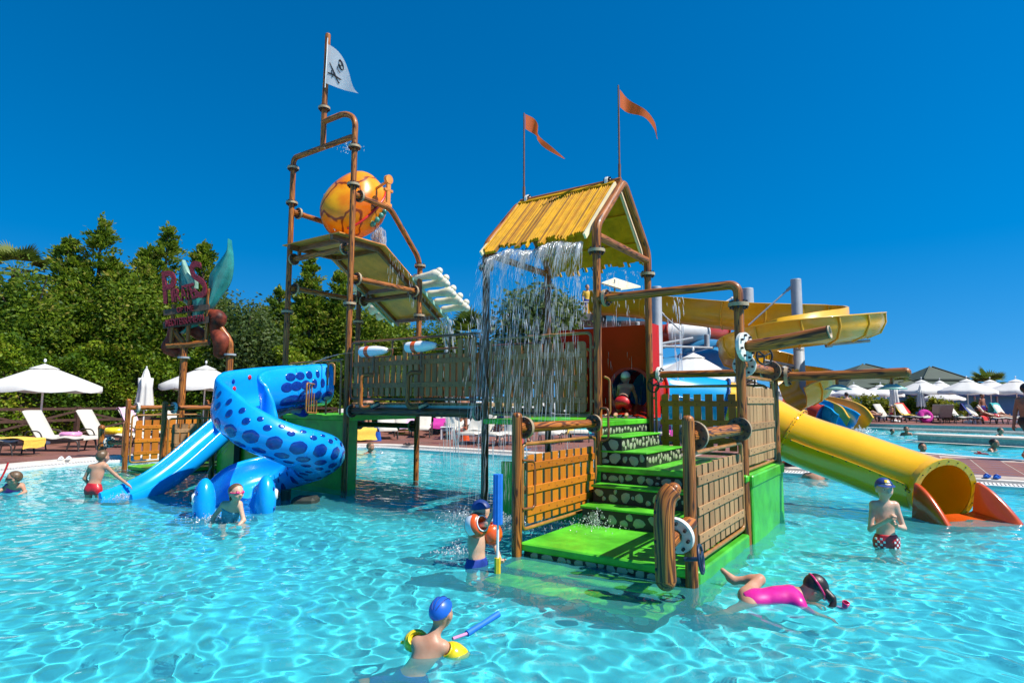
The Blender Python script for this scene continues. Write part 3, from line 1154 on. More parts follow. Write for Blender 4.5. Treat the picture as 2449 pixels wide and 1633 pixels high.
# white bone fingers along both edges of the chute's foot
bone = MB()
pr = [(0.002, 0), (.06, .01), (.075, .05), (.07, .12), (.068, .24), (.085, .36), (.105, .44), (.10, .52), (.06, .57), (.002, .585)]
bone.lathe(pr, n=10)
bone.ball((.06, 0, .54), .07, 8, 6); bone.ball((-.06, 0, .54), .07, 8, 6)
bme = bone.mesh('bone', 'bone')
for k, (vv, zz) in enumerate([(1.62, 3.82), (1.82, 3.70), (2.02, 3.57), (2.23, 3.44), (2.44, 3.31)]):
    for s, x in ((1, a1 - .05), (-1, a0 + .05)):
        o = bpy.data.objects.new('bone_finger', bme); C.objects.link(o); o.parent = tw
        o.location = Vector((x, vv, zz - .05)) - Vector(tw['_off'])
        o.rotation_euler = Vector((s, .34, .10 + .05 * math.sin(k * 2))).to_track_quat('Z', 'X').to_euler()
# deck of the tower
MB().box((uM, vB / 2, ZU - .045), (uI - uJ + .02, vB + .06, .09), bevel=.012).build('deck_floor', 'green', tw)
MB().box((uM, .16, .32), (uI - uJ - .12, .26, 1.70)).build('base_block', 'green_panel', tw, wet=True)

# tipping bucket: a big orange head slung between two brackets
bu = sthing('tipping_bucket', 'large orange tipping bucket shaped like a cracked head, pouring water', 'bucket', uM, .86, z0=4.3)
bc = np.array([uM, .80, 5.13])
tilt = math.radians(-38)
def bucket_pt(th, ph):
    # ph: 0 bottom .. PI top, local axis z; opening at the top
    r = .56 * math.sin(ph) ** .72
    z = -.78 * math.cos(ph) if ph < PI / 2 else -.58 * math.cos(ph)
    r *= 1 + .035 * math.sin(3 * th + 2 * ph) + .02 * math.sin(5 * th - 3 * ph)
    x, y = r * math.cos(th), r * math.sin(th)
    y2 = y * math.cos(tilt) - z * math.sin(tilt); z2 = y * math.sin(tilt) + z * math.cos(tilt)
    return bc + np.array([x, y2, z2])
G = [[bucket_pt(2 * PI * j / 36, max(.02, PI * .80 * i / 24)) for j in range(36)] for i in range(25)]
G += [[bc + (bucket_pt(2 * PI * j / 36, PI * .80 * i / 24) - bc) * .93 for j in range(36)] for i in range(24, 5, -1)]
m_, nt_, b_p = nodes('bucket')
v_ = coords(nt_, seed=False)
vo = N(nt_, 'TexVoronoi', feature='DISTANCE_TO_EDGE'); vo.inputs['Scale'].default_value = 1.35
nz = N(nt_, 'TexNoise'); nz.inputs['Scale'].default_value = 3.0
lk(nt_, v_, nz.inputs['Vector'])
av = N(nt_, 'VectorMath', operation='MULTIPLY_ADD'); av.inputs[1].default_value = (.35, .35, .35)
lk(nt_, nz.outputs['Color'], av.inputs[0]); lk(nt_, v_, av.inputs[2]); lk(nt_, av.outputs[0], vo.inputs['Vector'])
crk = ramp(nt_, vo.outputs['Distance'], [(.0, (1, 1, 1)), (.018, (.9, .9, .9)), (.035, (0, 0, 0))])
halo = ramp(nt_, vo.outputs['Distance'], [(.0, (1, 1, 1)), (.20, (0, 0, 0))])
base_ = ramp(nt_, noise(nt_, v_, 2.2, 3, .5), [(.35, (.72, .14, .004)), (.62, (.86, .36, .006))])
c_ = mixc(nt_, val(nt_, 'MULTIPLY', halo, .45), base_, (.72, .13, .006))
c_ = mixc(nt_, crk, c_, (.20, .03, .006))
lk(nt_, c_, b_p.inputs['Base Color']); b_p.inputs['Roughness'].default_value = .3; b_p.inputs['Coat Weight'].default_value = .1; b_p.inputs['Specular IOR Level'].default_value = .3
bump(nt_, b_p, crk, -.5, .02)
bo = MB().sheet(G, closed_v=True).build('bucket_shell', 'bucket', bu)
# headband rope and braid
band = [bucket_pt(t, PI * .53) + (bucket_pt(t, PI * .53) - bc) * .02 for t in np.linspace(0, 2 * PI, 40, endpoint=False)]
band2 = [bucket_pt(.20, p) + (bucket_pt(.15, p) - bc) * .02 for p in np.linspace(.35, PI * .8, 20)]
MB().tube(band2, .022, 8).build('red_strap', 'spot_red', bu)
for k in range(6):
    p = bucket_pt(.62, PI * (.36 + .055 * k)); q = p + (p - bc) * .03
    MB().ball(q, (.07, .05, .06), 8, 6).build('braid_knot', 'wing_teal', bu)
for s in (-1, 1):
    x = uM + s * (uI - uM)
    MB().box((x, .80, 4.93), (.05, .16, .10), bevel=.01).build('bracket_foot', 'chute', bu)
    MB().box((x, .80, 5.18), (.045, .085, .46), bevel=.006).build('bracket', 'chute', bu)
    MB().box((x, .80, 5.22), (.05, .20, .05), bevel=.006).build('bracket_bar', 'chute', bu)
    MB().lathe([(.001, -.03), (.085, -.03), (.085, .03), (.001, .03)], (x, .80, 5.42), (1, 0, 0), 14, smooth=False).build('bearing', 'chute', bu)
    MB().tube([(x, .80, 5.40), (uM + s * .45, .80, 5.30)], .025, 8).build('axle', 'chute', bu)

# ------------------------------------------------------------------ skull flag
fo = sthing('skull_flag', 'white triangular flag with black skull and crossed swords on the tall mast', 'flag', uM, 0, z0=7.1)
fl_w = [(uM + .075, -.055, 7.10), (uM + .095, -.055, 7.84)]
MB().tube([(uM + .065, -.05, 7.02), (uM + .09, -.05, 7.95)], .008, 6).build('hoist_line', 'white', fo)
nx, ny = 18, 12
def flagpt(s, t):
    # s 0 hoist .. 1 fly, t 0 bottom .. 1 top
    top = np.array([uM + .095, 7.84]); bot = np.array([uM + .075, 7.10]); tip = np.array([uM + .93, 6.86])
    e1 = top + (tip - top) * s + np.array([.10 * math.sin(PI * s) * (1 - s) * 1.4, .07 * math.sin(2 * PI * s)])
    e0 = bot + (tip - bot) * s + np.array([0, -.035 * math.sin(PI * s) + .10 * s * (1 - s)])
    p = e0 + (e1 - e0) * t
    return np.array([uM + .07 + (p[0] - uM - .07) * .66, -.055 + .06 * math.sin(s * 5.0) * s + (p[0] - uM - .07) * .40, p[1]])
MB().sheet([[flagpt(i / nx, j / ny) for j in range(ny + 1)] for i in range(nx + 1)]).build('cloth', 'white_cloth', fo)
def on_flag(poly, name, lift=.006):
    V = []
    for (s, t) in poly:
        V.append(flagpt(.02 + s * 1.35, .02 + t * 1.02) + np.array([lift * .5, -lift, 0]))
    n = len(V)
    return MB().add(V, [tuple(range(n))], 0, False).build(name, 'ink', fo)
def cir(cx, cy, rx, ry, n=16, a0=0, a1=2 * PI):
    return [(cx + rx * math.cos(a0 + (a1 - a0) * i / n), cy + ry * math.sin(a0 + (a1 - a0) * i / n)) for i in range(n)]
on_flag([(.17, .60), (.20, .56), (.235, .555), (.26, .60), (.28, .68), (.27, .78), (.235, .83), (.19, .82), (.17, .75), (.18, .68)], 'skull')
for (cx, cy) in ((.205, .71), (.245, .66)):
    V = [flagpt(.02 + a * 1.35, .02 + b_ * 1.02) + np.array([.005, -.011, 0]) for a, b_ in cir(cx, cy, .02, .045, 10)]
    MB().add(V, [tuple(range(10))], 0, False).build('eye_socket', 'white_cloth', fo)
on_flag([(.155, .56), (.165, .50), (.19, .45), (.22, .44), (.235, .47), (.205, .475), (.18, .51), (.172, .56)], 'jaw')
on_flag([(.03, .52), (.045, .53), (.15, .33), (.24, .12), (.225, .105), (.13, .28)], 'sword')
on_flag([(.195, .16), (.21, .185), (.255, .15), (.24, .125)], 'sword_hilt')
on_flag([(.02, .24), (.02, .275), (.12, .30), (.22, .29), (.28, .31), (.24, .24), (.12, .245)], 'sword')
on_flag([(.07, .36), (.085, .37), (.115, .20), (.10, .175)], 'sword_hilt')

# ------------------------------------------------------------------ thatched hut tower
ht = sthing('thatched_hut_tower', 'open hut on timber-look posts with yellow moulded thatch roof', 'hut', uC / 2 + uG / 2, vB / 2)
zb, za = 3.62, 4.44
for uu in (uG, uC):
    for vv in (0, vB):
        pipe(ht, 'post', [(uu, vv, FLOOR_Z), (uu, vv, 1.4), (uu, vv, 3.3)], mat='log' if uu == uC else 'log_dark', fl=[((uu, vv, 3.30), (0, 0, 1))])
    pipe(ht, 'gable_pipe', [(uu, 0, 3.25), (uu, 0, zb), (uu, .83, za), (uu, vB, zb), (uu, vB, 3.25)], fil=.12, r=.056)
    pipe(ht, 'tie_beam', [(uu, .04, 3.50), (uu, vB - .04, 3.50)])
pipe(ht, 'ridge_pipe', [(uG + .03, .83, 4.47), (uC - .03, .83, 4.47)], r=.042, fl=[((uG + .16, .83, 4.47), (1, 0, 0), 'white'), ((uC - .22, .83, 4.47), (1, 0, 0), 'white')], frad=.085)
# moulded thatch: ridged sheets with ragged eaves
def thatch(side, seed):
    r = random.Random(seed)
    b = MB()
    u0, u1 = uG + .03, uC - .10
    n = 50
    top = np.array([.83 - side * .05, 4.41]); 
    vout = 0.0 if side > 0 else vB
    d = np.array([(-.92 if side > 0 else .92), -.94])
    d = d / np.linalg.norm(d)
    nrm = np.array([-.72 * side, .70])
    Lbase = 1.30
    w = (u1 - u0) / n
    k = 6
    run = 0
    L = Lbase
    for i in range(n):
        if run <= 0:
            run = r.choice([1, 1, 2, 3]); L = Lbase + r.uniform(-.10, .07)
        run -= 1
        ua, ub = u0 + i * w, u0 + (i + 1) * w
        hgt = r.uniform(.026, .042)
        rows = []
        for s in (0, .3, .55, .8, 1.0):
            row = []
            for j in range(k + 1):
                t = j / k
                h = hgt * (math.sin(PI * t) ** .8) - (.012 if t in (0, 1) else 0) + .004 * math.sin(7 * s + i)
                p = top + d * (L * s) + nrm * h
                row.append((ua + (ub - ua) * t, p[0], p[1]))
            rows.append(row)
        tone = r.choice([0, 0, 0, 1, 1, 2]) if i % 2 else r.choice([0, 0, 1])
        b.sheet(rows, mat=tone, smooth=True)
        # underside and the cut end
        e = top + d * L
        lo = [(ua, *(top - nrm * .012)), (ub, *(top - nrm * .012)), (ub, *(e - nrm * .012)), (ua, *(e - nrm * .012))]
        b.add(lo, [(0, 1, 2, 3)], 0, False)
        b.add([rows[-1][j] for j in range(k + 1)] + [lo[2], lo[3]], [tuple(range(k + 3))], 0, False)
    o = b.build('thatch_panel', ['thatch', 'thatch_b', 'thatch_c'], ht)
    # narrow slots moulded through the sheet
    sl = MB()
    for rr_ in range(3):
        for i in range(9):
            uu = u0 + (u1 - u0) * (i + .5 + .25 * (rr_ % 2)) / 9.5
            s0 = .12 + rr_ * .36 + r.uniform(-.03, .03)
            p = top + d * s0; q = top + d * (s0 + .20)
            for sg in (.046, -.0135):
                pp = p + nrm * sg; qq = q + nrm * sg
                sl.add([(uu - .009, pp[0], pp[1]), (uu + .009, pp[0], pp[1]), (uu + .009, qq[0], qq[1]), (uu - .009, qq[0], qq[1])], [(0, 1, 2, 3)], 0, False)
    s_ = sl.build('thatch_slots', 'mortar', o); s_['kind'] = 'stuff'
    for uu in (u0 - .012, u1 + .012):
        e = top + d * (Lbase + .02)
        b = MB(); 
        b.bar((uu, top[0], top[1]), (uu, e[0], e[1]), .028, .07, up=(0, nrm[0], nrm[1])); b.build('roof_edge', 'cream_edge', ht)
    for s0 in (.45, .92):
        p = top + d * s0 - nrm * .03
        MB().bar((u0, p[0], p[1]), (u1, p[0], p[1]), .05, .03, up=(0, nrm[0], nrm[1])).build('roof_batten', 'thatch', ht)
    p = top + nrm * .02
    MB().bar((u0, p[0], p[1]), (u1, p[0], p[1]), .05, .05, up=(0, nrm[0], nrm[1])).build('ridge_strip', 'thatch', ht)
thatch(1, 4); thatch(-1, 9)
MB().box((uG / 2, vB / 2, ZU - .035), (uC - uG - .0, vB + .10, .07), bevel=.01).build('deck_floor', 'green', ht)
MB().box((uG / 2 - .1, 1.0, -.05), (1.3, .9, 1.06)).build('base_block', 'green_panel', ht, wet=True)
pipe(ht, 'cross_pipe', [(uC, 0, 2.70), (uC + .3, 0, 2.70), (uD, 0, 2.70), (uD, 0, 2.48), (uD, 0, 2.40)], fil=.18, fl=[((uC + .12, 0, 2.70), (1, 0, 0)), ])

# pennants on the hut ridge
def pennant(label, uu, pole_z, prof):
    o = sthing('pennant', label, 'flag', uu, .83, 'orange pennants on the hut roof', z0=4.4)
    MB().tube([(uu, .83, 4.42), (uu, .83, 4.70)], .020, 8).build('pole_foot', 'rail_brown', o)
    MB().tube([(uu, .83, 4.66), (uu, .83, 5.3), (uu, .83, pole_z)], [.014, .013, .011], 8).build('pole', 'rail_brown', o)
    top, bot = catmull([p[0] for p in prof], 5), catmull([p[1] for p in prof], 5)
    n = len(top)
    G = [[(uu + (top[i][0] * (1 - t) + bot[i][0] * t) * .86, .83 + .05 * math.sin(i * .35) + (top[i][0] * (1 - t) + bot[i][0] * t) * .55, top[i][1] * (1 - t) + bot[i][1] * t) for t in (0, .33, .66, 1)] for i in range(n)]
    MB().sheet(G).build('cloth', 'orange_flag', o)
pennant('orange swallow pennant on the shorter pole over the thatch', uG + .08, 5.875,
        [((.02, 5.86), (.02, 5.62)), ((.13, 5.80), (.12, 5.56)), ((.22, 5.66), (.21, 5.48)), ((.24, 5.50), (.23, 5.42)), ((.38, 5.36), (.30, 5.32)), ((.60, 5.15), (.585, 5.148))])
pennant('orange pennant on the pole above the gable nearest the curved pipe', uC - .05, 5.84,
        [((.02, 5.78), (.02, 5.52)), ((.11, 5.66), (.10, 5.46)), ((.27, 5.54), (.25, 5.40)), ((.40, 5.44), (.38, 5.34)), ((.47, 5.32), (.45, 5.24)), ((.50, 5.14), (.49, 5.12)), ((.535, 5.04), (.53, 5.035))])

# ------------------------------------------------------------------ bridge
br = sthing('bridge', 'timber-look walkway bridge between tower and hut', 'bridge', (uI + uG) / 2, vB / 2)
pipe(br, 'beam', [(uI + .04, 0, 1.28), (uI + 1.4, 0, 1.28), (uG - .04, 0, 1.28)], mat='log_dark', r=.062, fl=[((uI + .13, 0, 1.28), (1, 0, 0)), ((uG - .13, 0, 1.28), (1, 0, 0))])
pipe(br, 'beam', [(uI + .04, vB, 1.28), (uI + 1.4, vB, 1.28), (uG - .04, vB, 1.28)], mat='log_dark', r=.062, fl=[((uI + .13, vB, 1.28), (1, 0, 0)), ((uG - .13, vB, 1.28), (1, 0, 0))])
npl = 22
pw = (uG - uI - .12) / npl
pme = MB().box((0, 0, 0), (pw - .008, vB - .10, .045), bevel=.005).mesh('plank', 'picket_out')
for i in range(npl):
    o = bpy.data.objects.new('plank', pme); C.objects.link(o); o.parent = br
    o.location = Vector((uI + .06 + pw * (i + .5), vB / 2, 1.395 + rnd.uniform(-.002, .002))) - Vector(br['_off'])
MB().box(((uI + uG) / 2, .06, 1.35), (uG - uI - .2, .03, .06)).build('stringer', 'aqua_edge', br)

tall = lambda i: {0: 1.06, 1: 1.06, 2: 1.06, 9: 1.06, 10: 1.06, 18: 1.06, 19: 1.06, 20: 1.06}.get(i, .80)
bp = panel('picket_panel', 'long weathered picket panel on the bridge with cut-outs behind the cannons', (uI, .0), (uG, .0), 1.47, 2.39, 21, 1, tops=tall, gap=.34, mat='rail_brown', rails=2, out='picket_shade')
for x0, x1 in ((.40, 1.02), (1.42, 2.18)):
    MB().tube(fillet([(x0, -.0, 2.38), (x0, 0, 2.13), (x1, 0, 2.13), (x1, 0, 2.38)], .07), .016, 8, False).build('cannon_yoke', 'rail_brown', bp)
panel('picket_panel', 'picket panel along the far side of the bridge', (uI, vB), (uG, vB), 1.47, 2.39, 21, -1, gap=.34, mat='rail_brown', rails=2)
panel('picket_panel', 'wet weathered picket panel under the falling water of the hut', (uG, 0), (uC, 0), 1.27, 2.29, 9, 1, mat='frame_tube', gap=.26, out='picket_shade')
panel('picket_panel', 'picket panel at the back of the hut beside the red tunnel', (uG, vB), (uG + .85, vB), 1.27, 2.25, 5, -1)

# water cannons
def cannon(label, uu, zz, h):
    o = sthing('water_cannon', label, 'water cannon', uu, -.12, 'water cannons on the bridge rail', z0=zz)
    d = Vector((-1, -.08, -.02)).normalized(); p = Vector((uu, -.12, zz))
    prof = [(.001, -.30), (.035, -.285), (.055, -.22), (.075, -.10), (.082, .0), (.082, .22), (.075, .245), (.05, .25), (.012, .25), (.012, .28), (.001, .28)]
    MB().lathe(prof, p, d, 16).build('body', 'white', o)
    MB().lathe([(.0845, .05), (.0845, .13)], p, d, 16).build('band', 'float_orange', o)
    MB().tube([p - d * .27, p - d * .40], .012, 8).build('handle', 'rail_brown', o)
    MB().tube(fillet([(uu + .02, -.12, zz - .07), (uu + .02, -.12, zz - .30)], .05), .018, 8).build('pivot', 'rail_brown', o)
    MB().tube(fillet([(uu + .02, -.10, zz - h), (uu - .28 + .14, -.22, zz - h), (uu - .14, -.22, zz - .90), (uu + .06, -.10, 1.38)], .10), .034, 10).build('feed_pipe', 'log', o)
    flange(o, (uu + .06, -.10, 1.38), (.3, .3, -1), 'brown', .075)
    return o
cannon('white water cannon with red band near the tall tower post', uI + .72, 2.215, .37)
cannon('white water cannon with red band in the middle of the bridge rail', uI + 1.72, 2.24, .38)

# ------------------------------------------------------------------ stair platform
st = sthing('stair_platform', 'green stepped platform with pebble-painted risers rising from the pool', 'platform', uD / 2, 0)
def slab_box(name, u0, u1, v0, v1, z0, z1, mat, bev=.014, wet=True):
    return MB().box(((u0 + u1) / 2, (v0 + v1) / 2, (z0 + z1) / 2), (u1 - u0, v1 - v0, z1 - z0), bevel=bev).build(name, mat, st, wet=wet)
slab_box('platform_slab', .02, uD - .03, vA + .02, -.42, ZP - .075, ZP, 'green')
slab_box('platform_body', .05, uD - .035, vA + .05, -.3, FLOOR_Z, ZP - .076, 'mortar', 0)
slab_box('side_panel', uD - .034, uD + .045, vA + .06, -.05, FLOOR_Z, ZP - .01, 'green_panel')
for k, zz in enumerate((-.075, -.27)):
    slab_box('tread', .04, uD - .06, vA + .02 - .30 * (k + 1), vA + .06, zz - .05, zz, 'green')
    slab_box('riser', .06, uD - .08, vA + .05 - .30 * (k + 1), vA + .06, FLOOR_Z, zz - .052, 'mortar', 0)
RH = (ZM - ZP) / 3
v_st = [-.60, -.33]
for k in range(2):
    zz = ZP + RH * (k + 1)
    slab_box('tread', .06, uD - .06, v_st[k], v_st[k] + .34, zz - .025, zz, 'green', .006)
    slab_box('riser', .08, uD - .08, v_st[k] + .02, v_st[k] + .5, ZP - .07, zz - .026, 'mortar', 0)
slab_box('middle_slab', .0, uD + .05, -.08, vB + .05, ZM - .075, ZM, 'green')
slab_box('middle_body', .05, uD + .0, -.04, vB, FLOOR_Z, ZM - .076, 'mortar', 0)
slab_box('side_panel', uD + .002, uD + .075, .02, vB - .05, FLOOR_Z, ZM - .06, 'green_panel')
slab_box('side_panel_trim', uD + .03, uD + .09, .0, vB - .02, ZM - .13, ZM - .005, 'green_panel')
slab_box('front_panel', uG + .3, .04, -.05, .02, FLOOR_Z, ZM - .04, 'green_panel')
RU = (ZU - ZM) / 3
for k in range(2):
    zz = ZM + RU * (k + 1)
    ur = .60 - .30 * k
    slab_box('tread', -.02, ur + .015, -.02, 1.22, zz - .02, zz, 'green', .005)
    slab_box('riser', -.03, ur, .0, 1.20, ZM - .01, zz - .0205, 'mortar', 0)
slab_box('riser', -.06, .0, .02, 1.60, ZM, ZU - .075, 'mortar', 0)

# pebbles: low domes set in the dark faces
pb = MB()
ringn = 9
V = [(0, 0, .22)] + [(math.cos(t) * .62, math.sin(t) * .62, .16) for t in np.arange(ringn) / ringn * 2 * PI] + [(math.cos(t), math.sin(t), 0) for t in np.arange(ringn) / ringn * 2 * PI]
F = [(0, 1 + j, 1 + (j + 1) % ringn) for j in range(ringn)] + [(1 + j, 1 + ringn + j, 1 + ringn + (j + 1) % ringn, 1 + (j + 1) % ringn) for j in range(ringn)]
pebbles = []
for q in range(5):
    r = random.Random(q)
    Vq = np.array(V); ang = np.arctan2(Vq[:, 1], Vq[:, 0])
    f = 1 + .12 * np.sin(2 * ang + q) + .10 * np.sin(3 * ang + 2.1 * q)
    Vq[:, 0] *= f; Vq[:, 1] *= f
    pebbles.append(MB().add(Vq, F, 0, True).mesh('pebble', 'pebble'))
npeb = 0
def cobble(o, eu, ez, w, h, rmin, rmax, seed, stretch=1.0, tries=500):
    """pack pebbles on a face with corner o and edges eu*w, ez*h (structure frame); normal = eu x ez"""
    global npeb
    r = random.Random(seed); got = []
    eu = Vector(eu); ez = Vector(ez); nn = eu.cross(ez)
    rot0 = Matrix((eu, ez, nn)).transposed().to_4x4()
    for k in range(tries):
        rr = rmax - (rmax - rmin) * (k / tries)
        sx = rr * r.uniform(.75, 1.25); sy = rr * r.uniform(.75, 1.25) * stretch
        sy = min(sy, h * .42)
        if w < 2 * sx or h < 2 * sy: continue
        x = r.uniform(sx, w - sx); y = r.uniform(sy, h - sy)
        if all(((x - a) / (sx + c_ + .008)) ** 2 + ((y - b_) / (sy + d + .008)) ** 2 > 1 for a, b_, c_, d in got):
            got.append((x, y, sx, sy))
    for (x, y, sx, sy) in got:
        ob = bpy.data.objects.new('pebble', pebbles[npeb % 5]); C.objects.link(ob); ob.parent = st
        p = Vector(o) + eu * x + ez * y + nn * .001 - Vector(st['_off'])
        ob.matrix_local = Matrix.Translation(p) @ rot0 @ Matrix.Diagonal((sx, sy, .03, 1))
        npeb += 1
fu, fz = (1, 0, 0), (0, 0, 1)
cobble((.08, vA + .05, -.05), fu, fz, uD - .16, .115, .022, .048, 1, tries=260)
cobble((.08, v_st[0] + .02, ZP), fu, fz, uD - .2, RH - .03, .022, .052, 2, tries=260)
cobble((.08, v_st[1] + .02, ZP + RH), fu, fz, uD - .2, RH - .03, .022, .052, 3, tries=260)
cobble((.06, -.04, ZP + 2 * RH), fu, fz, uD - .2, RH - .08, .022, .052, 4, tries=260)
cobble((-.02, .0, ZM), fu, fz, .32, 2 * RU - .02, .035, .06, 5, tries=160)
cobble((.30, .0, ZM), fu, fz, .30, RU - .02, .03, .05, 6, tries=90)
cobble((.60, .0, ZM), (0, 1, 0), fz, 1.2, RU - .02, .020, .040, 7, 1.0, 260)
cobble((.30, .0, ZM + RU), (0, 1, 0), fz, 1.2, RU - .02, .020, .040, 8, 1.0, 260)
cobble((.0, .02, ZM + 2 * RU), (0, 1, 0), fz, 1.5, RU - .08, .018, .034, 9, 1.0, 220)
for k in range(2):
    cobble((.06, vA + .05 - .30 * (k + 1), -.075 - .195 * k - .19), fu, fz, uD - .2, .13, .035, .06, 20 + k, tries=60)

# posts and rails of the stair
A_ = (.0, vA); B_ = (uD, vA)
domed(st, *A_, 1.34); domed(st, *B_, 1.34)
pipe(st, 'post', [(uD, 0, FLOOR_Z), (uD, 0, 1.2), (uD, 0, 2.47)], fl=[((uD, 0, 2.48), (0, 0, 1))])
domed(st, uD, vB, 1.97)
pipe(st, 'log_rail', [(.0, vA + .02, 1.19), (.0, -.02, 1.19)], fl=[((.0, vA + .13, 1.19), (0, 1, 0)), ((.0, -.13, 1.19), (0, 1, 0))])
pipe(st, 'log_rail', [(uD, vA + .02, 1.17), (uD, -.02, 1.17)], fl=[((uD, vA + .14, 1.17), (0, 1, 0)), ((uD, -.14, 1.17), (0, 1, 0))], r=.056, frad=.12)
pipe(st, 'log_rail', [(uD, .02, 1.84), (uD, vB - .02, 1.84)], fl=[((uD, .16, 1.84), (0, 1, 0), 'white'), ((uD, vB - .16, 1.84), (0, 1, 0))], frad=.12)
pipe(st, 'log_rail', [(.02, vB, 1.83), (uD - .02, vB, 1.83)], fl=[((.15, vB, 1.83), (1, 0, 0), 'white'), ((uD - .12, vB, 1.83), (1, 0, 0), 'white')], frad=.11)
panel('picket_panel', 'orange-faced picket panel on the open side of the stair platform', A_, (.0, 0), .22, 1.03, 9, -1, gap=.28)
panel('picket_panel', 'weathered picket panel beside the front platform and spray horn', B_, (uD, 0), .17, 1.03, 9, 1, gap=.23)
panel('picket_panel', 'tall weathered picket panel above the green side wall', (uD, 0), (uD, vB), .73, 1.72, 9, 1, gap=.10)
panel('picket_panel', 'shaded orange picket panel at the back of the middle platform', (.0, vB), (uD, vB), .76, 1.66, 9, -1, gap=.38)
# grab handles
def handle(pts, name='grab_rail', m='rail_brown', r=.014):
    MB().tube(fillet(pts, .06, 5), r, 8).build(name, m, st)
handle([(.02, vA + .06, .88), (.02, vA + .28, .86), (.02, vA + .28, .40), (.02, vA + .06, .42)])
handle([(uD - .03, vA + .10, .80), (uD - .22, vA + .55, .80), (uD - .22, vA + .55, .14)])
handle([(.06, .05, 1.75), (.10, .12, 1.72), (.10, .12, 1.30), (.06, .05, 1.28)], m='frame_tube')
handle([(.05, -.02, 1.62 - .25), (.16, -.06, 1.62 - .25), (.16, -.06, 1.0), (.05, -.02, .98)])

# ------------------------------------------------------------------ spray pipes of the stair platform
def wheel(parent, p, d, rad=.085, mat='black_plastic'):
    b = MB()
    d = Vector(d).normalized(); q = d.to_track_quat('Z', 'Y').to_matrix()
    ring = [Vector(p) + q @ Vector((rad * math.cos(t), rad * math.sin(t), 0)) for t in np.linspace(0, 2 * PI, 20, endpoint=False)]
    b.tube(ring, .011, 6, closed=True)
    for k in range(3):
        t = k * 2 * PI / 3 + .4
        b.tube([Vector(p), Vector(p) + q @ Vector((rad * math.cos(t), rad * math.sin(t), 0))], .009, 6)
    b.tube([Vector(p), Vector(p) - d * .12], .016, 8)
    root = parent
    while root.parent is not None: root = root.parent
    return b.build('hand_wheel', mat, parent, root.get('_off', (0, 0, 0)))
sh = sthing('spray_horn', 'curved timber-look spray horn with drilled holes and white flange', 'spray nozzle', uD, vA, z0=.35)
pipe(sh, 'arm', [(uD, vA, .50), (uD - .02, vA - .26, .44)], r=.058)
flange(sh, (uD - .02, vA - .27, .44), (0.1, 1, .2), 'white', .135)
pipe(sh, 'elbow', [(uD - .02, vA - .28, .44), (uD - .02, vA - .44, .41)], r=.052)
horn = catmull([(uD + .02, vA - .42, .80), (uD - .02, vA - .47, .74), (uD - .03, vA - .50, .62), (uD - .03, vA - .50, .40), (uD - .03, vA - .49, .16)], 6)
hb = MB(); hb.tube(horn, [.03 if i == 0 else .075 for i in range(len(horn))], 14); hb.ball(horn[-1], .075, 14, 8); hb.ball(horn[0], .055, 12, 8); hb.build('horn', 'log', sh)
hc = MB()
for i in (3, 7, 11, 17, 22):
    p = Vector(horn[i]); MB().lathe([(.001, 0), (.012, .0), (.015, -.012)], p + Vector((-.052, -.060, .0)), (-.62, -.78, .1), 10).build('nozzle_hole', 'black_plastic', sh)
wheel(sh, (uD + .17, vA - .30, .30), (.94, .16, .12), .10, 'wheel_navy')

ps = sthing('spray_spout', 'open-ended timber-look spout pipe on white flange with hand wheel', 'spray nozzle', uD, -.05, z0=1.9)
flange(ps, (uD + .07, -.09, 2.02), (.9, -.25, .05), 'white', .15)
pipe(ps, 'spout', [(uD, -.03, 2.02), (uD + .30, -.06, 2.04), (uD + .85, -.12, 2.12)], r=.065, caps=False)
MB().lathe([(.066, 0), (.066, .012), (.056, .012), (.056, -.5)], (uD + .86, -.12, 2.12), (.97, -.1, .14), 16).build('spout_rim', 'flange_rim', ps)
wheel(ps, (uD + .22, .10, 1.93), (.7, -.7, .0), .09)

sb = sthing('sprinkler_boom', 'long horizontal timber-look boom with two shower heads over the water', 'spray boom', uD, vB, z0=1.6)
flange(sb, (uD + .16, vB, 1.77), (1, .0, 0), 'brown', .12)
pipe(sb, 'boom', [(uD, vB, 1.77), (uD + .5, vB, 1.77), (uD + 1.42, vB - .04, 1.79)], r=.058)
MB().ball((uD + 1.42, vB - .04, 1.79), .058, 12, 8).build('end_cap', 'log', sb)
for du in (.72, 1.28, .14):
    if du < .3: continue
    MB().tube([(uD + du, vB, 1.73), (uD + du, vB - .0, 1.66)], .018, 8).build('drop_pipe', 'log', sb)
    MB().lathe([(.001, .05), (.05, .05), (.10, .02), (.15, 0), (.15, -.01), (.001, -.01)], (uD + du, vB, 1.61), (0, 0, 1), 16).build('shower_head', 'aqua_edge', sb)
wv = sthing('valve_wheel', 'black valve hand wheel below white flange by the red tunnel', 'valve', .12, vB, z0=1.5)
wheel(wv, (.10, vB - .12, 1.68), (-.3, -.95, 0), .10)
wv2 = sthing('valve_wheel', 'black valve hand wheel on the log rail near the tall pipe', 'valve', uD - .3, vB, z0=1.5)
wheel(wv2, (uD - .30, vB - .16, 1.70), (.5, -.85, -.1), .11)
# ------------------------------------------------------------------ slides
def frames(P, up=(0, 0, 1)):
    P = np.asarray(P, float)
    T = np.gradient(P, axis=0); T /= np.linalg.norm(T, axis=1, keepdims=True)
    up = np.array(up, float)
    S = np.cross(T, up); S /= np.linalg.norm(S, axis=1, keepdims=True)
    U = np.cross(S, T)
    return T, S, U


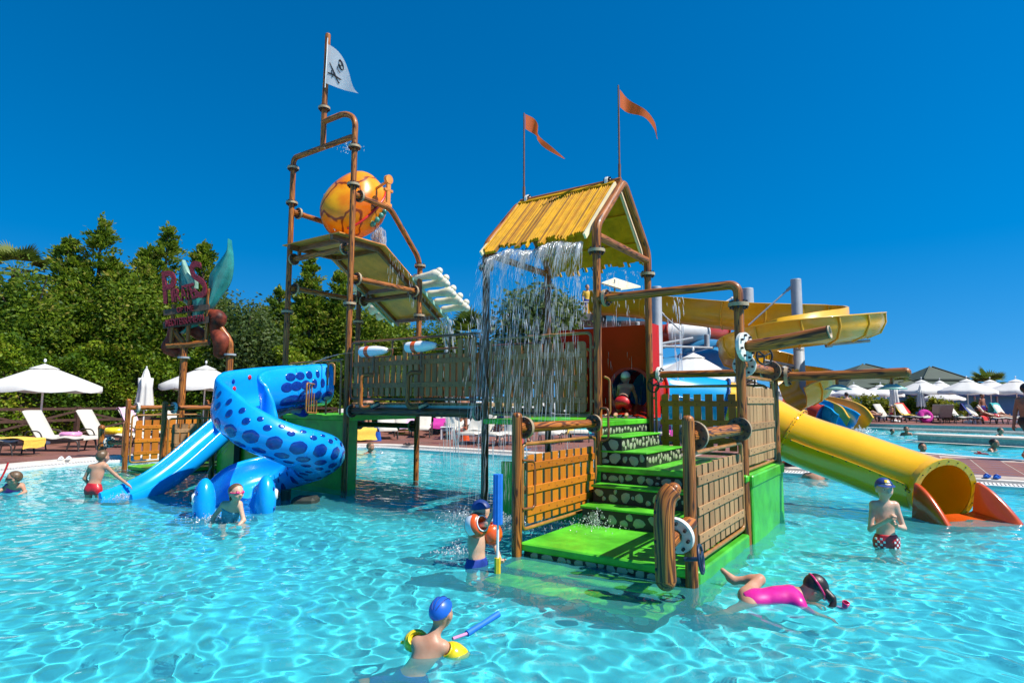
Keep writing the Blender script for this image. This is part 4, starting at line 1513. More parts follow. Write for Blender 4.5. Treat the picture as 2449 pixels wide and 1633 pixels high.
def sweep(P, prof, bank=None):
    """P (m,3) path, prof function(i)-> (n,2) closed outline (side, up). returns grid (m,n,3)"""
    T, S, U = frames(P)
    G = []
    for i in range(len(P)):
        q = np.asarray(prof(i), float)
        s, u = S[i], U[i]
        if bank is not None:
            c, d = math.cos(bank[i]), math.sin(bank[i])
            s, u = S[i] * c + U[i] * d, U[i] * c - S[i] * d
        G.append(P[i][None, :] + q[:, :1] * s[None, :] + q[:, 1:] * u[None, :])
    return np.array(G)


def capped(b, G, mat=0):
    b.sheet(G, closed_v=True, mat=mat)
    n = G.shape[1]
    b.add(G[0], [tuple(range(n))], mat, False)
    b.add(G[-1], [tuple(range(n))[::-1]], mat, False)


# --- serpent spiral slide
cx_, cy_, rr_ = -3.40, 8.90, .56
w0 = W(-5.22, .02, 1.27)
pts = [tuple(W(-5.22, .02, 1.62)), tuple(W(-5.25, -.45, 1.59))]
for a, z in ((165, 1.46), (195, 1.30), (225, 1.15), (255, 1.01), (285, .89), (315, .79), (345, .69), (15, .59), (45, .50), (75, .42), (105, .35), (135, .28), (165, .21), (195, .14)):
    t = math.radians(a)
    pts.append((cx_ + rr_ * math.cos(t), cy_ + rr_ * math.sin(t), z))
pts += [(-3.86, 8.40, .08), (-3.68, 8.05, .02), (-3.52, 7.80, -.05)]
SP = catmull(pts, 6)
mS = len(SP)
def serp_prof(i):
    f = i / (mS - 1)
    q_ = min(max((f - .16) / .22, 0), 1); q_ = q_ * q_ * (3 - 2 * q_)
    top = .42 * (1 - q_) + .19 * q_
    o = [(-.345, top - .03), (-.375, top * .45), (-.38, -.01), (-.345, -.11), (-.27, -.195), (-.14, -.245), (0, -.26)]
    inn = [(0, -.17), (-.12, -.16), (-.21, -.11), (-.255, -.03), (-.265, .05), (-.265, top * .6), (-.27, top - .02), (-.305, top + .014)]
    ring = o + [(-x, y) for x, y in o[-2::-1]]
    ring += [(-x, y) for x, y in inn[::-1]] + inn[1:]
    return ring
def serp_bank():
    f = np.linspace(0, 1, mS)
    return .30 * np.clip((f - .10) / .12, 0, 1) * np.clip((.93 - f) / .15, 0, 1)
sl = thing('serpent_slide', 'glossy blue spiral serpent slide with dark hexagon spots', 'slide', (cx_, cy_, 0))
sl['_off'] = (cx_, cy_, 0)
G = sweep(SP, serp_prof, serp_bank())
b = MB(); capped(b, G[:, ::-1]); b.build('flume', 'slide_blue', sl, wet=True)
# spots laid on the outer skin
T_, S_, U_ = frames(SP)
def outer(f, side, h):
    """point on the outer wall: f along path (0..1), side -1/+1, h in -1 (underside) .. 1 (lip)"""
    x = f * (mS - 1); i = min(int(x), mS - 2); t = x - i
    g = G[i] * (1 - t) + G[i + 1] * t
    o = g[:7] if side < 0 else g[12:5:-1]
    # o[0] lip .. o[6] bottom
    q = (1 - h) / 2 * 6; k = min(int(q), 5); e = q - k
    p = o[k] * (1 - e) + o[k + 1] * e
    return p
def spot(f, side, h, df, dh, n, mat, name='spot', rot=0.0):
    c0 = outer(f, side, h)
    p1 = outer(min(f + .004, 1), side, h); p2 = outer(f, side, min(h + .04, 1))
    ce = SP[int(f * (mS - 1))]
    k = 18
    ring = []
    for lift, sc_ in ((.002, 1.0), (.007, .90), (.007, .5), (.007, .0)):
        for j in range(k if sc_ > 0 else 1):
            a = 2 * PI * j / k
            rr = 1.0
            if n == 6:
                rr = math.cos(PI / 6) / math.cos(((a + rot) % (PI / 3)) - PI / 6)
            ff = min(max(f + df * sc_ * rr * math.cos(a), 0), 1); hh = min(max(h + dh * sc_ * rr * math.sin(a), -1), 1)
            p = outer(ff, side, hh)
            q1 = outer(min(ff + .004, 1), side, hh) - outer(max(ff - .004, 0), side, hh); q2 = outer(ff, side, min(hh + .06, 1)) - outer(ff, side, max(hh - .06, -1))
            nn = np.cross(q1, q2); nn /= max(np.linalg.norm(nn), 1e-9)
            if nn @ (p - ce) < 0: nn = -nn
            ring.append(p + nn * lift)
    F = []
    for r0 in range(2):
        F += [(r0 * k + j, r0 * k + (j + 1) % k, (r0 + 1) * k + (j + 1) % k, (r0 + 1) * k + j) for j in range(k)]
    F += [(2 * k + j, 2 * k + (j + 1) % k, 3 * k) for j in range(k)]
    return MB().add(ring, F, 0, True).build(name, mat, sl)
PL = np.concatenate([[0], np.cumsum(np.linalg.norm(np.diff(SP, axis=0), axis=1))]); TOT = PL[-1]
r = random.Random(5)
def fs(s): return float(np.interp(s, PL, np.arange(mS)) / (mS - 1))
ds = lambda L: L / TOT
side_out = 1 if True else -1
s = .10
k = 0
while s < TOT - .45:
    f = fs(s)
    for sd in (-1, 1):
        if sd == -1 and (1.0 < s < 3.1 or (s > 3.1 and k % 2)): continue        # the inner wall shows at the start and on the last turn
        if sd == 1 and s > TOT - 1.0: continue
        mt = {6: 'spot_brown', 7: 'spot_green', 1: 'slide_deep'}.get(k, 'slide_deep') if sd == 1 else 'slide_deep'
        spot(f, sd, .02 + .03 * math.sin(k * 1.7), ds(.092 + .008 * math.sin(k * 2.3)), .33, 6, mt, rot=PI / 6)
        spot(fs(min(s + .10, TOT)), sd, .55, ds(.043), .13, 8, 'spot_yellow' if (k == 6 and sd == 1) else 'slide_deep')
        spot(f, sd, .80, ds(.036), .11, 8, 'slide_deep')
        spot(fs(min(s + .10, TOT)), sd, -.48, ds(.090), .17, 6, 'slide_deep', rot=PI / 6)
        spot(f, sd, -.80, ds(.080), .11, 6, 'slide_deep', rot=PI / 6)
    s += .203; k += 1
for i in (8, 24, 42, 60, 76):      # moulded joints between the flume sections
    if i < mS:
        MB().tube([p for p in G[i][0:13]], .007, 6, False).build('joint_seam', 'slide_blue', sl)
# dots on the inside of the outer wall
for (ii, hh, mt) in ((fs(1.15), .70, 'spot_red'), (fs(1.42), .30, 'spot_red'), (fs(1.10), .25, 'slide_deep'), (fs(1.48), .62, 'slide_deep')):
    i = int(ii * (mS - 1)); g = G[i]
    p = g[15] * (1 - hh) + g[13] * hh if False else g[14 + 2] * (1 - hh) + g[14] * hh
    d = SP[i] - p; d[2] = 0; d /= np.linalg.norm(d)
    q = Vector(d).to_track_quat('Z', 'Y').to_matrix()
    MB().lathe([(.001, .012), (.03, .010), (.04, 0)], Vector(p) + Vector(d) * .004, d, 12).build('dot', mt, sl)
# head: two rounded cheeks beside the mouth, with eyes
md = np.array([.45, -.89, 0]); ms = np.array([.89, .45, 0])
mc = np.array([-3.54, 7.86, 0])
for s_ in (-1, 1):
    c0 = mc + ms * .36 * s_ - md * .02
    rot = Matrix.Rotation(math.atan2(ms[1], ms[0]), 3, 'Z')
    hb = MB(); hb.ball(c0 + np.array([0, 0, .14]), (.135, .20, .33), 18, 14, rot); hb.build('cheek', 'slide_blue', sl, wet=True)
    e = c0 + ms * .115 * s_ + np.array([0, 0, .22]) + md * .05
    MB().ball(e, (.04, .055, .075), 12, 8, rot).build('eye', 'white', sl)
    MB().ball(e + ms * .022 * s_ + md * .012, (.026, .03, .042), 10, 8, rot).build('pupil', 'ink', sl)
    for (dz, dm, mt) in ((.34, .0, 'slide_deep'), (.05, .12, 'slide_deep'), (.10, -.12, 'slide_deep'), (.30, .12, 'slide_deep')):
        p = c0 + np.array([0, 0, dz]) + md * dm
        MB().ball(p + ms * s_ * math.sqrt(max(0, 1 - ((dz - .14) / .33) ** 2 - (dm / .20) ** 2)) * .132, (.012, .03, .03), 8, 6, rot).build('dot', mt, sl)
MB().ball(mc + ms * -.26 + np.array([0, 0, .20]) + md * .06, (.012, .02, .045), 8, 6).build('dot', 'spot_red', sl)
# stone-painted foot under the coil
MB().box((-2.95, 8.78, -.28), (.34, .3, .72), bevel=.04).build('slide_foot', 'stone_dark', sl, wet=True)
MB().tube([(-3.3, 8.95, -.58), (-3.3, 8.95, .15)], .07, 10).build('slide_foot', 'stone_dark', sl, wet=True)
# gate rails at the top of the slide
gt = sthing('slide_gate', 'ochre tube guard rails at the top of the serpent slide', 'guard rail', -4.75, -.05, z0=1.2)
def rail(pts, r=.016, name='rail', par=gt, m='frame_tube', closed=False):
    MB().tube(fillet(pts, .06, 5) if len(pts) > 2 else pts, r, 8, not closed).build(name, m, par)
rail([(-4.62, -.02, 2.12), (-6.05, -.02, 2.10)])
rail([(-4.66, -.03, 1.22), (-4.66, -.03, 2.10), (-4.93, -.10, 2.10), (-4.93, -.10, 1.22)])
rail([(-4.72, -.12, 1.70), (-4.72, -.12, 2.05), (-4.86, -.14, 2.05), (-4.86, -.14, 1.70)])
fr = [(-4.95, -.28, 1.24), (-4.95, -.28, 1.70), (-4.70, -.66, 1.72), (-4.70, -.66, 1.26)]
rail(fr + [fr[0]])
for k in range(1, 4):
    t = k / 4
    rail([(-4.95 + .25 * t, -.28 - .38 * t, 1.25 + .02 * t), (-4.95 + .25 * t, -.28 - .38 * t, 1.71)], .009, 'bar')

# --- straight blue slide
ss = thing('straight_slide', 'straight open blue slide running down into the pool past the left fence', 'slide', (-5.4, 10.0, 0))
ss['_off'] = (-5.4, 10.0, 0)
sp = catmull([(-4.86, 11.45, 1.16), (-5.02, 11.05, 1.10), (-5.22, 10.60, .78), (-5.42, 10.12, .42), (-5.58, 9.72, .17), (-5.70, 9.36, .04), (-5.80, 8.98, -.03)], 6)
ms_ = len(sp)
def str_prof(i):
    f = i / (ms_ - 1)
    h = .20 - .08 * f
    o = [(-.31, h - .02), (-.31, .0), (-.27, -.09), (-.15, -.12), (0, -.13)]
    inn = [(0, -.06), (-.14, -.05), (-.22, -.02), (-.255, .06), (-.26, h - .02), (-.285, h)]
    return o + [(-x, y) for x, y in o[-2::-1]] + [(-x, y) for x, y in inn[::-1]] + inn[1:]
b = MB(); capped(b, sweep(sp, str_prof)[:, ::-1]); b.build('flume', 'slide_blue', ss, wet=True)
MB().bar((-5.0, 11.1, -.58), (-5.0, 11.1, 1.0), .1, .1, up=(0, 1, 0)).build('support', 'stone_dark', ss)

# --- platform behind the slides
spf = sthing('side_platform', 'low green side platform behind the blue slides', 'platform', -7.1, .6)
MB().box((-7.15, .62, 1.03), (1.7, 1.9, .09), bevel=.012).build('deck_floor', 'green', spf)
MB().box((-7.15, .62, .2), (1.5, 1.7, 1.56)).build('base_block', 'green_panel', spf, wet=True)
for (u_, v_) in ((-7.95, -.3), (-6.35, -.3), (-7.95, 1.5)):
    domed(spf, u_, v_, 1.55 if v_ > 0 else 1.0)

# --- yellow tube slide
yt = sthing('tube_slide', 'yellow and blue tunnel slide from a red hood to an orange run-out', 'slide', 1.5, 2.7)
def UV(x, y, z):
    return ((x - OX) * CY - (y - OY) * SY, (x - OX) * SY + (y - OY) * CY, z)
TP = catmull([(-.42, 1.98, 1.62), (-.42, 2.25, 1.60), (-.28, 2.62, 1.55), (.15, 3.0, 1.48), (.65, 3.26, 1.38), (1.1, 3.42, 1.20), UV(4.32, 9.15, .90), UV(4.88, 8.70, .65), UV(5.28, 8.34, .46), UV(5.49, 8.08, .36), UV(5.53, 7.82, .30)], 8)
RT = .395
def ring_prof(r, n=28):
    return lambda i: [(r * math.sin(2 * PI * j / n), -r * math.cos(2 * PI * j / n)) for j in range(n)]
def tube_sec(name, i0, i1, mat, r=RT):
    G1 = sweep(TP, ring_prof(r)); G2 = sweep(TP, ring_prof(r - .016))
    b = MB(); b.sheet(G1[i0:i1 + 1], closed_v=True); b.sheet(G2[i0:i1 + 1][::-1], closed_v=True)
    for q in (i0, i1):
        b.sheet(np.stack([G1[q], G2[q]]) if q == i1 else np.stack([G2[q], G1[q]]), closed_v=True, smooth=False)
    return b.build(name, mat, yt, wet=True)
nT = len(TP)
tube_sec('tunnel_section', 0, 13, 'slide_red'); tube_sec('tunnel_section', 13, 31, 'tube_cyan')
i1 = 47
tube_sec('tunnel_section', 31, i1, 'slide_yellow'); tube_sec('tunnel_section', i1, nT - 1, 'slide_yellow')
Tt, St, Ut = frames(TP)
def tube_ring(i, w, h, mat, bolts=True):
    P = TP[i]; t = Tt[i]
    b = MB(); 
    b.lathe([(RT - .004, -w), (RT + h, -w), (RT + h, -.002), (RT + h, .002), (RT + h, w), (RT - .004, w)], P, t, 32, smooth=False)
    if bolts:
        q = Vector(t).to_track_quat('Z', 'Y').to_matrix()
        for k in range(24):
            a = 2 * PI * k / 24
            c = Vector(P) + q @ Vector(((RT + h * .55) * math.cos(a), (RT + h * .55) * math.sin(a), 0))
            b.lathe([(.001, -w - .012), (.009, -w - .012), (.009, w + .012), (.001, w + .012)], c, t, 6, 1, False)
    b.build('joint_ring', [mat, 'bolt'], yt)
tube_ring(31, .012, .045, 'tube_navy'); tube_ring(i1, .010, .05, 'slide_yellow'); tube_ring(13, .012, .04, 'slide_red')
for s_ in (-1, 1):       # seam ribs along both flanks
    for (a, c, m_) in ((14, 30, 'tube_cyan'), (32, i1 - 1, 'slide_yellow'), (i1 + 1, nT - 1, 'slide_yellow')):
        pr_ = [(s_ * (RT - .004), -.006), (s_ * (RT + .02), -.004), (s_ * (RT + .02), .004), (s_ * (RT - .004), .006)]
        if s_ < 0: pr_ = pr_[::-1]
        Gs = sweep(TP, lambda i: pr_)
        b = MB(); capped(b, Gs[a:c + 1]); o = b.build('seam_rib', m_, yt)
    nb = MB()
    for i in range(36, nT - 1, 2):
        p = TP[i] + St[i] * s_ * (RT + .018) - Ut[i] * .012
        nb.ball(p, .010, 6, 4)
    k_ = nb.build('rib_bolts', 'bolt', yt); k_['kind'] = 'stuff'
# mouth ring
e, t = TP[-1], Tt[-1]
b = MB(); b.lathe([(RT - .02, -.014), (RT + .06, -.014), (RT + .06, .014), (RT - .02, .014)], e, t, 40, smooth=False)
q = Vector(t).to_track_quat('Z', 'Y').to_matrix()
for k in range(20):
    a = 2 * PI * k / 20
    b.lathe([(.001, .022), (.008, .022), (.008, .0), (.001, .0)][::-1], Vector(e) + q @ Vector(((RT + .025) * math.cos(a), (RT + .025) * math.sin(a), 0)), t, 6, 1, False)
b.build('mouth_ring', ['slide_yellow', 'bolt'], yt)
# run-out flume
tl = np.array([t[0], t[1], 0]); tl /= np.linalg.norm(tl); sd_ = np.array([tl[1], -tl[0], 0])
nr = 16
rp = np.array([e + tl * (.52 * i / nr) for i in range(nr + 1)])
rp[:, 2] = [(.045 - .085 * (i / nr)) for i in range(nr + 1)]
def run_prof(i):
    f = i / nr
    h = .36 * (1 - f ** 1.5) + .03
    wl, wr = .43 + .10 * f, .43 + .0 * f
    return [(-wl - .035, h), (-wl - .035, -.05), (0, -.07), (wr + .035, -.05), (wr + .035, h), (wr, h + .012), (wr - .035, h), (wr - .05, .03), (wr - .12, .0), (0, -.012), (-wl + .12, .0), (-wl + .05, .03), (-wl + .035, h), (-wl, h + .012)]
b = MB(); capped(b, sweep(rp, run_prof)); b.build('run_out', 'slide_orange', yt, wet=True)
for f_ in ():
    i = int(f_ * (nT - 1))
    p = TP[int(33 + f_ * 25)]
    MB().tube([(p[0], p[1], FLOOR_Z), (p[0], p[1], p[2] - RT)], .06, 10).build('support', 'steel', yt, wet=True)
# red hood over the tunnel entrance
cu, cz, cr = -.42, 1.62, .34
b = MB()
us = np.linspace(-1.50, -.05, 59); zs = np.linspace(1.215, 2.56, 55)
def hood(u, z):
    t = (z - 1.21) / 1.35
    return 2.0 - .34 * max(0, t - .35) ** 1.5 / .52 - .03 * t
V = [(u, hood(u, z), z) for z in zs for u in us]
nu = len(us); F = []
for j in range(len(zs) - 1):
    for i in range(nu - 1):
        uc, zc = (us[i] + us[i + 1]) / 2, (zs[j] + zs[j + 1]) / 2
        if (uc - cu) ** 2 + (zc - cz) ** 2 < cr ** 2: continue
        F.append((j * nu + i, j * nu + i + 1, (j + 1) * nu + i + 1, (j + 1) * nu + i))
b.add(V, F, 0, True); b.build('hood', 'hood_red', yt)
b = MB(); slab(b, -.055, -.02, [(1.72, 2.60), (2.12, 2.60), (2.12, 1.215), (1.72, 1.215)][:2], 1.385); b.build('hood_cheek', 'hood_red', yt)
MB().lathe([(cr - .03, -.02), (cr + .02, -.02), (cr + .02, .012), (cr - .03, .012)], (cu, 1.945, cz), (0, 1, 0), 32, smooth=False).build('tunnel_rim', 'slide_red', yt)
# bulging red lip in front of the opening
lip = []
for i in range(13):
    row = []
    for j in range(17):
        a = PI * j / 16; s = i / 12
        u = cu + math.cos(a) * .42; z = 1.215 + math.sin(a) * .20 * (1 - s * .75)
        row.append((u, 1.98 - s * .52, z))
    lip.append(row)
MB().sheet(lip).build('entry_lip', 'slide_red', yt)
# tunnel bore: dark lining
MB().lathe([(.33, 0), (.33, .5), (.30, .9), (.001, .91)], (cu, 1.99, cz), (0, 1, 0), 24).build('tunnel_lining', 'tube_navy', yt)

# ------------------------------------------------------------------ low platform by the left bank
lp = sthing('entry_platform', 'low green entry platform with log rails by the left bank', 'platform', -9.7, .1)
P1, P2 = (-10.52, -.72), (-8.98, -.72)
P3, P4 = (-10.52, .95), (-8.98, .95)
um_ = (P1[0] + P2[0]) / 2
MB().box((um_, .15, .05), (1.46, 1.66, .075), bevel=.012).build('platform_slab', 'green', lp, wet=True)
MB().box((um_, .17, -.28), (1.40, 1.56, .58)).build('platform_body', 'mortar', lp, wet=True)
for k in range(2):
    MB().box((um_, -.78 - .26 * k, -.16 - .17 * k), (1.36, .40, .05), bevel=.01).build('tread', 'green', lp, wet=True)
domed(lp, *P1, 1.47); domed(lp, *P2, 1.42); domed(lp, *P3, 1.45); domed(lp, *P4, 1.45)
pipe(lp, 'log_rail', [(P1[0], P1[1], 1.28), (P3[0], P3[1], 1.28)], fl=[((P1[0], P1[1] + .17, 1.28), (0, 1, 0), 'white')], frad=.11)
pipe(lp, 'log_rail', [(P2[0], P2[1], 1.29), (P4[0], P4[1], 1.29)], fl=[((P2[0], P2[1] + .17, 1.29), (0, 1, 0), 'white')], frad=.11)
pipe(lp, 'log_rail', [(P3[0], P3[1], 1.32), (P4[0], P4[1], 1.32)])
panel('picket_panel', 'orange picket panel beside the closed umbrella, half in shade', P1, P3, .14, 1.12, 8, -1, gap=.25)
panel('picket_panel', 'brown picket panel behind the straight blue slide', P2, P4, .14, 1.08, 8, 1, gap=.22)
MB().tube(fillet([(P1[0] + .05, P1[1] - .05, 1.0), (P1[0] + .12, P1[1] - .12, .98), (P1[0] + .12, P1[1] - .12, .30), (P1[0] + .05, P1[1] - .05, .28)], .05), .014, 8).build('grab_rail', 'rail_brown', lp)
s2 = sthing('spray_horn', 'curved timber-look spray horn reaching out beside the boy in red trunks', 'spray nozzle', P1[0], P1[1], z0=.35)
pipe(s2, 'arm', [(P1[0], P1[1], .56), (P1[0] - .62, P1[1] - .10, .55)], r=.05)
flange(s2, (P1[0] - .55, P1[1] - .09, .55), (1, .1, 0), 'white', .115)
hn = catmull([(P1[0] - .52, P1[1] - .26, .86), (P1[0] - .66, P1[1] - .22, .85), (P1[0] - .78, P1[1] - .16, .74), (P1[0] - .80, P1[1] - .14, .56), (P1[0] - .80, P1[1] - .14, .36)], 6)
hb = MB(); hb.tube(hn, .062, 12); hb.ball(hn[-1], .062, 12, 8); hb.ball(hn[0], .062, 12, 8); hb.build('horn', 'log', s2)
wheel(s2, (P1[0] - .42, P1[1] - .28, .44), (.3, -.95, 0), .11)
# ------------------------------------------------------------------ people: one continuous skin from blended tapered limbs
def surface_nets(D, org, h):
    """D: 3D signed distance grid -> verts, quads"""
    sgn = D < 0
    nx, ny, nz = D.shape
    cnt = np.zeros((nx - 1, ny - 1, nz - 1), np.float32)
    pos = np.zeros((nx - 1, ny - 1, nz - 1, 3), np.float32)
    sl = [slice(0, -1), slice(1, None)]
    corners = [(i, j, k) for i in (0, 1) for j in (0, 1) for k in (0, 1)]
    for a in corners:
        for ax in range(3):
            if a[ax]: continue
            b = list(a); b[ax] = 1
            da = D[sl[a[0]], sl[a[1]], sl[a[2]]]; db = D[sl[b[0]], sl[b[1]], sl[b[2]]]
            m = (da < 0) != (db < 0)
            t = np.where(m, da / np.where(m, da - db, 1), 0)
            cnt += m
            for c in range(3):
                pos[..., c] += np.where(m, a[c] + (t if c == ax else 0), 0)
    act = cnt > 0
    idx = np.full(act.shape, -1, np.int64)
    I = np.argwhere(act)
    idx[act] = np.arange(len(I))
    V = (pos[act] / cnt[act][:, None] + I) * h + np.array(org)
    Q = []
    for ax in range(3):
        o1, o2 = [(1, 2), (2, 0), (0, 1)][ax]
        s0 = [slice(None)] * 3; s1 = [slice(None)] * 3
        s0[ax] = slice(0, -1); s1[ax] = slice(1, None)
        ch = sgn[tuple(s0)] != sgn[tuple(s1)]
        E = np.argwhere(ch)
        E = E[(E[:, o1] > 0) & (E[:, o2] > 0) & (E[:, o1] < act.shape[o1]) & (E[:, o2] < act.shape[o2])]
        if not len(E): continue
        flip = sgn[tuple(s0)][tuple(E.T)]
        def at(d1, d2):
            e = E.copy(); e[:, o1] -= d1; e[:, o2] -= d2
            return idx[tuple(e.T)]
        q = np.stack([at(1, 1), at(0, 1), at(0, 0), at(1, 0)], -1)
        q[~flip] = q[~flip][:, ::-1]
        Q.append(q[(q >= 0).all(1)])
    return V, np.concatenate(Q)


def sdf_grid(prims, h, k, pad=.03):
    lo = np.full(3, 1e9); hi = -lo
    for p in prims:
        if p[0] == 'c':
            for c, r in ((p[1], p[3]), (p[2], p[4])):
                lo = np.minimum(lo, np.array(c) - r); hi = np.maximum(hi, np.array(c) + r)
        else:
            R = max(p[2]); lo = np.minimum(lo, np.array(p[1]) - R); hi = np.maximum(hi, np.array(p[1]) + R)
    lo -= pad; hi += pad
    n = np.ceil((hi - lo) / h).astype(int) + 1
    D = np.full(n, .2, np.float32)
    ax = [lo[i] + np.arange(n[i]) * h for i in range(3)]
    for p in prims:
        kk = p[5] if p[0] == 'c' and len(p) > 5 else (p[4] if p[0] == 'e' and len(p) > 4 else k)
        if p[0] == 'c':
            a, b = np.array(p[1], float), np.array(p[2], float); m = max(p[3], p[4]) + kk + 2 * h
            l2, h2 = np.minimum(a, b) - m, np.maximum(a, b) + m
        else:
            m = max(p[2]) + kk + 2 * h; l2, h2 = np.array(p[1]) - m, np.array(p[1]) + m
        i0 = np.maximum(((l2 - lo) / h).astype(int), 0); i1 = np.minimum(((h2 - lo) / h).astype(int) + 2, n)
        X, Y, Z = np.meshgrid(*[ax[i][i0[i]:i1[i]] for i in range(3)], indexing='ij')
        P = np.stack([X, Y, Z], -1)
        if p[0] == 'c':
            d = b - a; L2 = max(d @ d, 1e-9)
            t = np.clip(((P - a) @ d) / L2, 0, 1)
            dist = np.linalg.norm(P - (a + t[..., None] * d), axis=-1) - (p[3] + (p[4] - p[3]) * t)
        else:
            q = P - np.array(p[1])
            if len(p) > 3 and p[3] is not None: q = q @ np.array(p[3])
            rad = np.array(p[2])
            k0 = np.linalg.norm(q / rad, axis=-1); k1 = np.linalg.norm(q / rad ** 2, axis=-1)
            dist = k0 * (k0 - 1) / np.maximum(k1, 1e-6)
        s = tuple(slice(i0[i], i1[i]) for i in range(3))
        A = D[s]
        hh = np.maximum(kk - np.abs(A - dist), 0) / max(kk, 1e-6)
        D[s] = np.minimum(A, dist) - hh * hh * kk * .25
    return D, lo, ax


def nets_obj(name, D, lo, h, mat, parent):
    V, Q = surface_nets(D, lo, h)
    b = MB(); b.v = [V]; b.n = len(V); b.g = [np.zeros((len(V), 3))]
    b.f = Q.tolist(); b.m = [0] * len(Q); b.s = [True] * len(Q)
    return b.build(name, mat, parent, (0, 0, 0), wet=True)


def vadd(a, b, s=1.0): return tuple(a[i] + b[i] * s for i in range(3))


def hand_prims(w, fwd, up, side, s=1.0, curl=.35, fist=False):
    """palm at wrist w, pointing fwd, palm normal up (towards palm side), side = towards the thumb"""
    w = np.array(w, float); f = np.array(fwd, float); f /= np.linalg.norm(f)
    u = np.array(up, float); u -= f * (u @ f); u /= np.linalg.norm(u)
    t = np.array(side, float); t -= f * (t @ f) + u * (t @ u); t /= max(np.linalg.norm(t), 1e-6)
    pr = []
    for x in (-.018, .0, .018):
        pr.append(('c', w + f * .005 + t * x * .6 * s, w + f * .048 * s + t * x * s, .014 * s, .012 * s, .012))
    for i, (x, L) in enumerate(((.024, .042), (.008, .048), (-.008, .045), (-.023, .036))):
        c = (1.5 if fist else curl)
        a = w + f * .05 * s + t * x * s
        d1 = f * math.cos(c * .7) + u * math.sin(c * .7); b = a + d1 * L * .55 * s
        d2 = f * math.cos(c * 1.9) + u * math.sin(c * 1.9); e = b + d2 * L * .5 * s
        pr += [('c', a, b, .0085 * s, .008 * s, .004), ('c', b, e, .008 * s, .007 * s, .004)]
    a = w + f * .012 * s + t * .02 * s; b = a + (f * .5 + t * .8 + u * .25) * .03 * s; e = b + (f * .85 + t * .2 + u * (.5 if fist else .2)) * .026 * s
    pr += [('c', a, b, .010 * s, .009 * s, .008), ('c', b, e, .009 * s, .0075 * s, .004)]
    return pr


